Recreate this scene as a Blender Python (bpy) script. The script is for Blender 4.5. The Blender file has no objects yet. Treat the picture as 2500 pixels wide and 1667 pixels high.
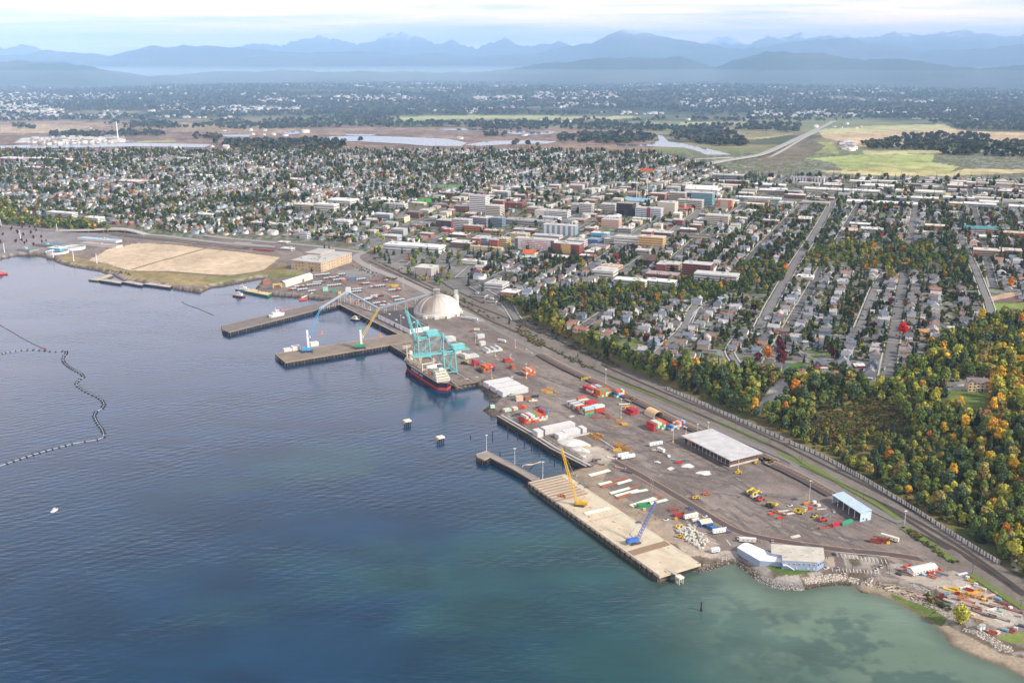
import bpy,math,random
import numpy as np
from mathutils import Vector,Matrix

# ------------------------------------------------------------------ camera, sky, sun, exposure
SC=bpy.context.scene
COL=SC.collection
FPX,CAMH=2430.0,373.0
PITCH=math.atan((833.5-140)/FPX)
cam=bpy.data.cameras.new('camera'); camo=bpy.data.objects.new('camera',cam); COL.objects.link(camo)
cam.sensor_width=36.0; cam.lens=36.0*FPX/2500.0
cam.clip_start=5.0; cam.clip_end=120000.0
camo.location=(0,0,CAMH); camo.rotation_euler=(math.pi/2-PITCH,0,0)
SC.camera=camo
SC.view_settings.view_transform='Standard'; SC.view_settings.look='None'
SC.view_settings.exposure=0.34; SC.view_settings.gamma=1.0
SC.cycles.max_bounces=5; SC.cycles.diffuse_bounces=2; SC.cycles.glossy_bounces=2
SC.cycles.transmission_bounces=2; SC.cycles.volume_bounces=1; SC.cycles.transparent_max_bounces=8
SC.cycles.use_denoising=True

SUN_EL,SUN_AZ=math.radians(36),math.radians(118)       # azimuth clockwise from +Y (behind the camera, to the right)
W=bpy.data.worlds.new('World'); SC.world=W; W.use_nodes=True
def world_nodes():
    nt=W.node_tree; N=nt.nodes; L=nt.links; N.clear()
    out=N.new('ShaderNodeOutputWorld'); bg=N.new('ShaderNodeBackground'); L.new(bg.outputs[0],out.inputs[0])
    sky=N.new('ShaderNodeTexSky'); sky.sky_type='NISHITA'; sky.sun_disc=False
    sky.sun_elevation=SUN_EL; sky.sun_rotation=SUN_AZ; sky.altitude=370; sky.dust_density=2.0
    sk=N.new('ShaderNodeVectorMath'); sk.operation='SCALE'; sk.inputs[3].default_value=0.09
    L.new(sky.outputs[0],sk.inputs[0])
    tc=N.new('ShaderNodeTexCoord'); sep=N.new('ShaderNodeSeparateXYZ'); L.new(tc.outputs['Generated'],sep.inputs[0])
    def m(op,a,b=None,c=None):
        n=N.new('ShaderNodeMath'); n.operation=op
        for i,v in enumerate((a,b,c)):
            if v is None: continue
            if isinstance(v,(int,float)): n.inputs[i].default_value=v
            else: L.new(v,n.inputs[i])
        return n.outputs[0]
    zc=m('MAXIMUM',m('ADD',sep.outputs[2],0.055),0.02)
    u=m('DIVIDE',sep.outputs[0],zc); v=m('DIVIDE',sep.outputs[1],zc)
    cx=N.new('ShaderNodeCombineXYZ'); L.new(u,cx.inputs[0]); L.new(v,cx.inputs[1])
    def noise(scale,det,rough,dist=0.0,off=0.0):
        mp=N.new('ShaderNodeMapping'); mp.inputs['Location'].default_value=(off,off*1.7,off)
        mp.inputs['Scale'].default_value=(0.55,1.0,1.0)
        L.new(cx.outputs[0],mp.inputs[0])
        n=N.new('ShaderNodeTexNoise'); n.inputs['Scale'].default_value=scale; n.inputs['Detail'].default_value=det
        n.inputs['Roughness'].default_value=rough; n.inputs['Distortion'].default_value=dist
        L.new(mp.outputs[0],n.inputs[0]); return n.outputs[0]
    n1=noise(0.42,7,0.55,0.6); n2=noise(1.15,6,0.6,0.3,7.3)
    cl=m('MULTIPLY_ADD',n2,0.45,m('MULTIPLY',n1,0.65))
    r=N.new('ShaderNodeValToRGB'); L.new(cl,r.inputs[0]); e=r.color_ramp
    e.elements[0].position=0.36; e.elements[0].color=(0.42,0.50,0.62,1)
    e.elements[1].position=0.68; e.elements[1].color=(1.10,.96,0.82,1)
    for p_,c_ in ((0.45,(0.60,0.66,0.74,1)),(0.53,(0.80,0.78,0.80,1)),(0.60,(0.96,0.88,0.81,1))):
        x=e.elements.new(p_); x.color=c_
    # overcast sky: cloud colour scaled by elevation
    zup=m('MAXIMUM',sep.outputs[2],0.0)
    gr=N.new('ShaderNodeValToRGB'); L.new(zup,gr.inputs[0]); ge=gr.color_ramp     # bright low down, dark overhead: shaped to grade the water's reflections
    ge.elements[0].position=0.0; ge.elements[0].color=(1.65,1.22,.95,1); ge.elements[1].position=1.0; ge.elements[1].color=(.36,.37,.40,1)
    for p_,c_ in ((.025,(1.36,1.01,.80)),(.06,(1.02,.82,.69)),(.17,(.98,.92,.97)),(.25,(1.16,1.09,1.15)),(.36,(.74,.72,.78)),(.47,(.29,.32,.38)),(.62,(.21,.25,.32))):
        x=ge.elements.new(p_); x.color=c_+(1,)
    cm=N.new('ShaderNodeVectorMath'); cm.operation='MULTIPLY'; L.new(r.outputs[0],cm.inputs[0]); L.new(gr.outputs[0],cm.inputs[1])
    cs=N.new('ShaderNodeVectorMath'); cs.operation='SCALE'; L.new(cm.outputs[0],cs.inputs[0]); cs.inputs[3].default_value=2.0
    mix=N.new('ShaderNodeMix'); mix.data_type='RGBA'; mix.inputs[0].default_value=0.86
    L.new(sk.outputs[0],mix.inputs[6]); L.new(cs.outputs[0],mix.inputs[7])
    L.new(mix.outputs[2],bg.inputs[0]); bg.inputs[1].default_value=1.0
world_nodes()
sun=bpy.data.lights.new('sun','SUN'); sun.energy=4.7; sun.angle=math.radians(6); sun.color=(1.0,0.93,0.82)
suno=bpy.data.objects.new('sun',sun); COL.objects.link(suno)
sd=Vector((math.sin(SUN_AZ)*math.cos(SUN_EL),math.cos(SUN_AZ)*math.cos(SUN_EL),math.sin(SUN_EL)))
suno.rotation_euler=sd.to_track_quat('Z','Y').to_euler()

# ------------------------------------------------------------------ measuring helpers: a spot seen in the photograph -> a place on the ground
rnd=random.Random(11); rng=np.random.default_rng(5)
CR=dict(C1=(0,0,2.8),C2=(830,0,2.8),C3=(1660,0,2.8),C4=(0,500,3.357),C5=(500,560,3.92),C6=(900,430,3.92),D1=(1450,400,3.92),
          D2=(1900,430,3.92),D3=(1900,800,3.92),D4=(1450,750,3.92),D5=(960,750,3.92),D6=(1250,1000,4.704),D7=(1600,1100,3.92),
          D8=(1900,1230,3.92),FV=(0,0,.9408),S=(0,0,1.0))
CP,SP=math.cos(PITCH),math.sin(PITCH)
def S(c,x,y):
    ox,oy,s=CR[c]; return ox+x/s,oy+y/s
def ray(px,py):
    dx=(px-1250)/FPX; dy=(833.5-py)/FPX
    return dx,CP+dy*SP,-SP+dy*CP
def gz(c,x,y,z=5.0):
    d=ray(*S(c,x,y)); t=(z-CAMH)/d[2]
    return Vector((d[0]*t,d[1]*t,z))
def proj(x,y,z):
    dz=z-CAMH
    f=y*CP-dz*SP; u=y*SP+dz*CP
    return 1250+FPX*x/f,833.5-FPX*u/f
def mpp(c,x,y,z=5.0):          # metres per crop pixel at that spot
    d=ray(*S(c,x,y)); return (z-CAMH)/d[2]/FPX/CR[c][2]

# ------------------------------------------------------------------ numpy noise and polygons
def vnoise(x,y,seed=0):
    xi=np.floor(x).astype(np.int64); yi=np.floor(y).astype(np.int64); fx=x-xi; fy=y-yi
    fx=fx*fx*(3-2*fx); fy=fy*fy*(3-2*fy)
    def h(a,b):
        n=(a*374761393+b*668265263+seed*974711)& 0x7fffffff
        n=((n ^ (n >> 13))*1274126177)& 0x7fffffff
        return ((n ^ (n >> 16))& 0xffff)/65535.0
    return (h(xi,yi)*(1-fx)+h(xi+1,yi)*fx)*(1-fy)+(h(xi,yi+1)*(1-fx)+h(xi+1,yi+1)*fx)*fy
def fbm(x,y,octv=4,seed=0):
    s=np.zeros_like(x,dtype=float); a=0.5; t=0
    for i in range(octv):
        s += a*vnoise(x*2 ** i+17.3*i,y*2 ** i-9.1*i,seed+i); t += a; a *= 0.5
    return s/t
def in_poly(px,py,poly):
    c=np.zeros(np.shape(px),bool); n=len(poly); j=n-1
    for i in range(n):
        xi,yi=poly[i]; xj,yj=poly[j]
        if yi != yj:
            k=((yi > py)!= (yj > py))& (px < (xj-xi)*(py-yi)/(yj-yi)+xi); c ^= k
        j=i
    return c
def dist_line(x,y,pts):
    """distance to a polyline, and the parameter (vertex index + fraction) of the closest point"""
    best=np.full(np.shape(x),1e18); par=np.zeros(np.shape(x))
    for i in range(len(pts)-1):
        ax,ay=pts[i][0],pts[i][1]; bx,by=pts[i+1][0]-ax,pts[i+1][1]-ay
        t=np.clip(((x-ax)*bx+(y-ay)*by)/(bx*bx+by*by+1e-9),0,1)
        d=(x-ax-t*bx)** 2+(y-ay-t*by)** 2
        k=d < best; best=np.where(k,d,best); par=np.where(k,i+t,par)
    return np.sqrt(best),par
def sstep(a,b,x):
    t=np.clip((x-a)/(b-a),0,1); return t*t*(3-2*t)

# ------------------------------------------------------------------ materials
def new_mat(name):
    m=bpy.data.materials.new(name); m.use_nodes=True
    b=m.node_tree.nodes['Principled BSDF']; return m,m.node_tree,b
def weather(nt,colsock,b,scale=0.35,amt=0.35,coord='Object',fine=2.2):
    """base colour varied by two sizes of dirt"""
    N,L=nt.nodes,nt.links
    tc=N.new('ShaderNodeTexCoord')
    a=N.new('ShaderNodeTexNoise'); a.inputs['Scale'].default_value=scale; a.inputs['Detail'].default_value=5; L.new(tc.outputs[coord],a.inputs[0])
    f=N.new('ShaderNodeTexNoise'); f.inputs['Scale'].default_value=fine; f.inputs['Detail'].default_value=3; L.new(tc.outputs[coord],f.inputs[0])
    s=N.new('ShaderNodeMath'); s.operation='ADD'; L.new(a.outputs[0],s.inputs[0]); L.new(f.outputs[0],s.inputs[1])
    mr=N.new('ShaderNodeMapRange'); mr.inputs[1].default_value=0.6; mr.inputs[2].default_value=1.4
    mr.inputs[3].default_value=1-amt; mr.inputs[4].default_value=1+amt; L.new(s.outputs[0],mr.inputs[0])
    v=N.new('ShaderNodeVectorMath'); v.operation='SCALE'; L.new(colsock,v.inputs[0]); L.new(mr.outputs[0],v.inputs[3])
    L.new(v.outputs[0],b.inputs['Base Color'])
MATS={}
def mk_obj(name,rough=0.7,amt=0.18,metal=0.0,spec=0.3,scale=0.3):
    m,nt,b=new_mat(name); oi=nt.nodes.new('ShaderNodeObjectInfo')
    weather(nt,oi.outputs['Color'],b,scale,amt)
    b.inputs['Roughness'].default_value=rough; b.inputs['Metallic'].default_value=metal; b.inputs['Specular IOR Level'].default_value=spec
    MATS[name]=m; return m
def mk_att(name,rough=0.85,amt=0.18,spec=0.2,scale=0.3,mul=False):
    m,nt,b=new_mat(name); at=nt.nodes.new('ShaderNodeAttribute'); at.attribute_name='Col'
    c=at.outputs['Color']
    if mul:
        oi=nt.nodes.new('ShaderNodeObjectInfo'); v=nt.nodes.new('ShaderNodeVectorMath'); v.operation='MULTIPLY'
        nt.links.new(c,v.inputs[0]); nt.links.new(oi.outputs['Color'],v.inputs[1]); c=v.outputs[0]
    if amt > 0: weather(nt,c,b,scale,amt)
    else: nt.links.new(c,b.inputs['Base Color'])
    b.inputs['Roughness'].default_value=rough; b.inputs['Specular IOR Level'].default_value=spec
    MATS[name]=m; return m
mk_obj('paint',0.6,0.16); mk_obj('rusty_paint',0.8,0.4,scale=0.8); mk_obj('roofing',0.9,0.3,spec=0.1,scale=0.12); mk_obj('concrete',0.9,0.3,spec=0.15,scale=0.1)
mk_obj('glass_dark',0.12,0.1,spec=0.6); mk_att('mixed',0.8,0.16); mk_att('leaf',0.85,0.0,mul=True,spec=0.1); mk_att('leaf_mass',0.85,0.0,spec=0.1)

# ------------------------------------------------------------------ mesh builder and object helpers
class MB:
    def __init__(s): s.v=[]; s.f=[]; s.c=[]
    def add(s,vs,fs,col=None):
        o=len(s.v); s.v += [tuple(v) for v in vs]
        for f in fs: s.f.append(tuple(i+o for i in f)); s.c.append(col or (1,1,1))
        return s
    def box(s,c,d,rz=0.0,col=None):
        x,y,z=c; a,b,h=d[0]/2,d[1]/2,d[2]/2; ca,sa=math.cos(rz),math.sin(rz)
        vs=[(x+i*a*ca-j*b*sa,y+i*a*sa+j*b*ca,z+k*h) for k in (-1,1) for i,j in ((-1,-1),(1,-1),(1,1),(-1,1))]
        return s.add(vs,[(0,3,2,1),(4,5,6,7),(0,1,5,4),(1,2,6,5),(2,3,7,6),(3,0,4,7)],col)
    def bx(s,x0,x1,y0,y1,z0,z1,col=None):
        return s.box(((x0+x1)/2,(y0+y1)/2,(z0+z1)/2),(x1-x0,y1-y0,z1-z0),0,col)
    def beam(s,p,q,w,h=None,col=None):
        p,q=Vector(p),Vector(q); d=q-p
        if d.length < 1e-6: return s
        d.normalize(); up=Vector((0,0,1)) if abs(d.z)< 0.95 else Vector((1,0,0))
        a=d.cross(up).normalized()*(w/2); b=a.cross(d).normalized()*((h or w)/2)
        vs=[p+i*a+j*b for i,j in ((-1,-1),(1,-1),(1,1),(-1,1))]+[q+i*a+j*b for i,j in ((-1,-1),(1,-1),(1,1),(-1,1))]
        return s.add(vs,[(0,3,2,1),(4,5,6,7),(0,1,5,4),(1,2,6,5),(2,3,7,6),(3,0,4,7)],col)
    def cyl(s,p,q,r0,r1=None,n=8,col=None):
        p,q=Vector(p),Vector(q); d=(q-p).normalized(); r1=r0 if r1 is None else r1
        up=Vector((0,0,1)) if abs(d.z)< 0.95 else Vector((1,0,0)); a=d.cross(up).normalized(); b=a.cross(d).normalized()
        vs=[]
        for c,r in ((p,r0),(q,r1)):
            for k in range(n):
                t=2*math.pi*k/n; vs.append(c+a*(r*math.cos(t))+b*(r*math.sin(t)))
        return s.add(vs,[(k,(k+1)% n,n+(k+1)% n,n+k) for k in range(n)]+[tuple(range(n))[::-1],tuple(range(n,2*n))],col)
    def prism(s,poly,z0,z1,col=None):
        n=len(poly); A=sum(poly[i][0]*poly[(i+1)% n][1]-poly[(i+1)% n][0]*poly[i][1] for i in range(n))
        if A < 0: poly=poly[::-1]
        vs=[(p[0],p[1],z0) for p in poly]+[(p[0],p[1],z1) for p in poly]
        return s.add(vs,[tuple(range(n))[::-1],tuple(range(n,2*n))]+[(i,(i+1)% n,n+(i+1)% n,n+i) for i in range(n)],col)
    def gable(s,x0,x1,y0,y1,z0,h,ov=0.4,t=0.25,col=None):   # roof with its ridge along x
        ym=(y0+y1)/2; x0 -= ov; x1 += ov; k=h/(ym-y0); y0 -= ov; y1 += ov; z0 -= k*ov
        ht=z0+k*(ym-y0)
        vs=[(x,y,z+d) for x in (x0,x1) for d in (0,t) for y,z in ((y0,z0),(ym,ht),(y1,z0))]
        return s.add(vs,[(3,4,10,9),(4,5,11,10),(0,6,7,1),(1,7,8,2),(0,1,4,3),(1,2,5,4),(6,9,10,7),(7,10,11,8),(0,3,9,6),(2,8,11,5)],col)
    def truss(s,p,q,w0,w1,seg,r=0.25,col=None):
        """square lattice boom"""
        p,q=Vector(p),Vector(q); d=(q-p).normalized(); up=Vector((0,0,1)) if abs(d.z)< 0.95 else Vector((1,0,0))
        a=d.cross(up).normalized(); b=a.cross(d).normalized(); prev=None
        for k in range(seg+1):
            t=k/seg; w=w0+(w1-w0)*t; c=p.lerp(q,t)
            ring=[c+a*(i*w/2)+b*(j*w/2) for i,j in ((-1,-1),(1,-1),(1,1),(-1,1))]
            if prev:
                for m in range(4):
                    s.beam(prev[m],ring[m],r,None,col); s.beam(prev[m],ring[(m+1)% 4],r*0.6,None,col)
            prev=ring
        return s
    def mesh(s,name):
        me=bpy.data.meshes.new(name); me.from_pydata(s.v,[],s.f); me.update()
        a=me.attributes.new('Col','FLOAT_COLOR','FACE')
        c=np.ones((len(s.f),4),np.float32); c[:,:3]=np.array(s.c,np.float32).reshape(-1,3); a.data.foreach_set('color',c.ravel())
        return me
    def build(s,name,mat='paint',col=(1,1,1),parent=None,loc=None,rz=None):
        return link(name,s.mesh(name),mat,col,parent,loc,rz)
def link(name,me,mat='paint',col=(1,1,1),parent=None,loc=None,rz=None):
    o=bpy.data.objects.new(name,me); COL.objects.link(o)
    m=MATS[mat] if isinstance(mat,str) else mat
    if not me.materials: me.materials.append(m)
    o.color=(col[0],col[1],col[2],1)
    if parent: o.parent=parent
    if loc is not None: o.location=loc
    if rz is not None: o.rotation_euler[2]=rz
    return o
def tag(o,label=None,cat=None,group=None,kind=None):
    if label: o['label']=label
    if cat: o['category']=cat
    if group: o['group']=group
    if kind: o['kind']=kind
    return o
def thing(name,label,cat,loc=(0,0,0),rz=0.0,group=None):
    o=bpy.data.objects.new(name,None); COL.objects.link(o); o.location=loc; o.rotation_euler[2]=rz; o.empty_display_size=0.1
    return tag(o,label,cat,group)
def dup(root,loc,rz,label=None,group=None,scale=None,color=None):
    r=root.copy(); COL.objects.link(r); r.location=loc; r.rotation_euler[2]=rz
    if label: r['label']=label
    if group: r['group']=group
    if scale is not None: r.scale=(scale,)*3
    for ch in root.children:
        c=ch.copy(); COL.objects.link(c); c.parent=r
        if color and ch.name.split('.')[0] in color: c.color=tuple(color[ch.name.split('.')[0]])+(1,)
        for gd in ch.children:
            d=gd.copy(); COL.objects.link(d); d.parent=c
            if color and gd.name.split('.')[0] in color: d.color=tuple(color[gd.name.split('.')[0]])+(1,)
    return r
def tri_mesh(name,V,T,C=None,per='FACE'):
    me=bpy.data.meshes.new(name); n,m=len(V),len(T)
    me.vertices.add(n); me.vertices.foreach_set('co',np.asarray(V,np.float32).ravel())
    k=T.shape[1]
    me.loops.add(m*k); me.loops.foreach_set('vertex_index',np.asarray(T,np.int32).ravel())
    me.polygons.add(m); me.polygons.foreach_set('loop_start',np.arange(0,m*k,k,dtype=np.int32)); me.polygons.foreach_set('loop_total',np.full(m,k,np.int32))
    me.update(calc_edges=True); me.validate()
    if C is not None:
        a=me.attributes.new('Col','FLOAT_COLOR',per); c=np.ones((len(C),4),np.float32); c[:,:3]=C; a.data.foreach_set('color',c.ravel())
    return me

# ================================================================== TERRAIN
COAST=[('C4',-1700,520,.5),('C4',-300,470,.5),('C4',0,445,.5),('C4',120,420,.5),('C4',210,408,.5),('C4',300,418,.5),('C4',430,448,.5),('C4',460,470,.5),
 ('C4',540,497,.5),('C4',700,525,.5),('C4',800,540,.5),('C4',870,565,.5),('C4',930,580,.5),('C4',1000,620,.5),('C4',1400,665,4),('C4',1650,703,4),
 ('C4',1745,675,.5),('C4',1900,655,.5),('C4',2100,618,.5),('C5',250,525,.5),('C5',400,497,.5),('C5',500,475,.5),('C5',560,468,.5),('C5',540,500,.5),
 ('C5',490,560,.5),('C5',480,582,4),('C5',620,605,4),('C5',900,625,4),('C5',1040,640,4),('C5',1250,662,4),('C5',1290,715,5),('C5',1870,1005,5),
 ('C5',1990,1070,5),('D5',600,745,5),('D5',830,700,5),('D5',790,730,.5),('D5',850,800,.5),('D5',965,905,.5),('D5',860,985,.5),('D5',930,1035,.5),
 ('D5',1000,1050,.5),('D5',1100,1110,.5),('D5',1300,1240,.5),('D5',1500,1365,.5),('D5',1700,1475,.5),('D5',1830,1540,.5),('D6',870,640,.5),('D6',720,690,.5),
 ('D6',560,745,.5),('D6',350,795,4),('D6',220,800,5),('D6',180,835,5),('D7',40,1205,5),('D7',410,1060,5),('D7',310,1145,.5),('D7',440,1150,.5),
 ('D7',560,1120,.5),('D7',700,1080,.5),('D7',770,1080,.5),('D7',880,1155,.5),('D7',960,1225,.5),('D7',1100,1295,.5),('D7',1300,1330,.5),('D7',1420,1325,.5),
 ('D7',1600,1290,.5),('D7',1800,1275,.5),('D7',1930,1300,.5),('D8',640,775,.5),('D8',730,775,.5),('D8',800,835,.5),('D8',900,850,.5),('D8',1000,875,.5),
 ('D8',1080,905,.5),('D8',1200,965,.5),('D8',1400,1085,.5),('D8',1550,1195,.5),('D8',1650,1335,.5),('D8',1800,1405,.5),('D8',1950,1475,.5),('D8',2200,1565,.5),
 ('D8',2352,1640,.5),('D8',3000,1990,.5)]
cw=[gz(*c) for c in COAST]
COASTW=[(p.x,p.y) for p in cw]
KSL=[3.0 if c[3]>= 4 else 0.5 for c in COAST]
for i,c in enumerate(COAST):
    if c[0]== 'D8' and c[1]>= 700: KSL[i]=0.10 if c[1]< 1250 else 0.2
    elif c[0]== 'D7' and c[1]>= 560 and c[3]< 4 or c[0]== 'D8': KSL[i]=0.36
KSL=np.array(KSL)
COASTPOLY=COASTW+[(3000,250),(70000,250),(70000,90000),(-70000,90000),(-70000,COASTW[0][1])]
TOE=[gz('FV',*p,7) for p in ((-1200,500),(-400,508),(0,515),(200,525),(400,545),(640,550),(820,575),(930,610),(1050,650),(1190,722),(1250,750),(1350,805),(1530,885),(1800,1000),(2200,1225),(2352,1325),(2700,1560),(3100,1900))]
CRS=((-1200,470,18),(-400,480,18),(0,490,18),(200,505,16),(400,535,11),(640,544,10),(820,563,9),(945,598,9),(1070,640,10),(1230,690,18),(1300,745,23),(1480,815,28),(1560,825,30),(1740,852,32),(1850,868,34),(2030,880,36),(2130,895,40),(2352,930,45),(2700,1010,48),(3200,1140,48))
CREST=[gz('FV',*p) for p in CRS]; CRH=np.array([p[2] for p in CRS],float)
def H_exact(x,y):
    shp=np.shape(x); x=np.ravel(np.asarray(x,float)); y=np.ravel(np.asarray(y,float))
    land=in_poly(x,y,COASTPOLY)
    dc,pc=dist_line(x,y,COASTW)
    i0=np.clip(pc.astype(int),0,len(KSL)-2); ks=np.minimum(KSL[i0],KSL[i0+1])
    z=np.where(land,np.minimum(5.0,0.25+dc*ks),np.maximum(-6.0,0.1-dc*np.minimum(ks,0.5)))
    dt,pt=dist_line(x,y,TOE); dr,pr=dist_line(x,y,CREST)
    # which side of the toe line: inland if nearer the crest than the coast side
    toepoly=[(p.x,p.y) for p in TOE]+[(70000,TOE[-1].y),(70000,90000),(-70000,90000),(-70000,TOE[0].y)]
    inland=in_poly(x,y,toepoly)
    crestpoly=[(p.x,p.y) for p in CREST]+[(70000,CREST[-1].y),(70000,90000),(-70000,90000),(-70000,CREST[0].y)]
    top=in_poly(x,y,crestpoly)
    hc=np.interp(pr,np.arange(len(CRH)),CRH)
    zf=np.interp(y,[0,1300,1700,2500,3300,4000,4600],[40,36,31,24,12,4,3])
    zp=hc+(zf-hc)*sstep(0,600,dr)*sstep(0,1,dr/500)
    t=dt/(dt+dr+1e-6); zb=7+(hc-7)*sstep(0.0,1.0,t)+(fbm(x/40,y/40,3,3)-.5)*9*np.sin(np.pi*np.clip(t,0,1))*(hc > 20)
    zy=np.minimum(7.0,5.0+2.0*sstep(60,0,dt))
    z=np.where(land & ~inland,np.where(z >= 4.99,zy,z),z)
    z=np.where(inland,np.where(top,zp,zb),z)
    r=np.hypot(x,y)
    hills=70*sstep(6600,9000,r)*(0.35+1.1*fbm(x/2600,y/2600,4,21))+25*sstep(12000,20000,r)
    return np.where(r > 4200,np.maximum(z,3.0)*(1-sstep(6600,9000,r))+hills+3*sstep(6600,9000,r),z).reshape(shp)
# a height raster for quick look-ups
GX0,GY0,GST,GNX,GNY=-2600.0,420.0,7.0,760,640
_gx,_gy=np.meshgrid(GX0+GST*np.arange(GNX),GY0+GST*np.arange(GNY))
HM=H_exact(_gx,_gy)
def Hq(x,y):
    x=np.asarray(x,float); y=np.asarray(y,float)
    u=np.clip((x-GX0)/GST,0,GNX-1.001); v=np.clip((y-GY0)/GST,0,GNY-1.001)
    i=u.astype(int); j=v.astype(int); a=u-i; b=v-j
    return (HM[j,i]*(1-a)+HM[j,i+1]*a)*(1-b)+(HM[j+1,i]*(1-a)+HM[j+1,i+1]*a)*b
def ground_at(px,py,lo=0.0):
    """photo spots (arrays of source pixels) -> x, y, z on the terrain"""
    px=np.asarray(px,float); py=np.asarray(py,float)
    dx=(px-1250)/FPX; dy=(833.5-py)/FPX; d0=dx; d1=CP+dy*SP; d2=np.minimum(-SP+dy*CP,-1e-4)
    zt=np.full(px.shape,lo); done=np.zeros(px.shape,bool)
    for z in np.arange(60,-0.6,-0.5):
        t=(z-CAMH)/d2; h=Hq(d0*t,d1*t)
        k=~done & (h >= z); zt=np.where(k,z+np.minimum(0.25,0),zt); done |= k
    t=(zt-CAMH)/d2; return d0*t,d1*t,zt
def G(c,x,y):
    px,py=S(c,x,y); a,b,z=ground_at([px],[py]); return Vector((float(a[0]),float(b[0]),float(z[0])))

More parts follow.
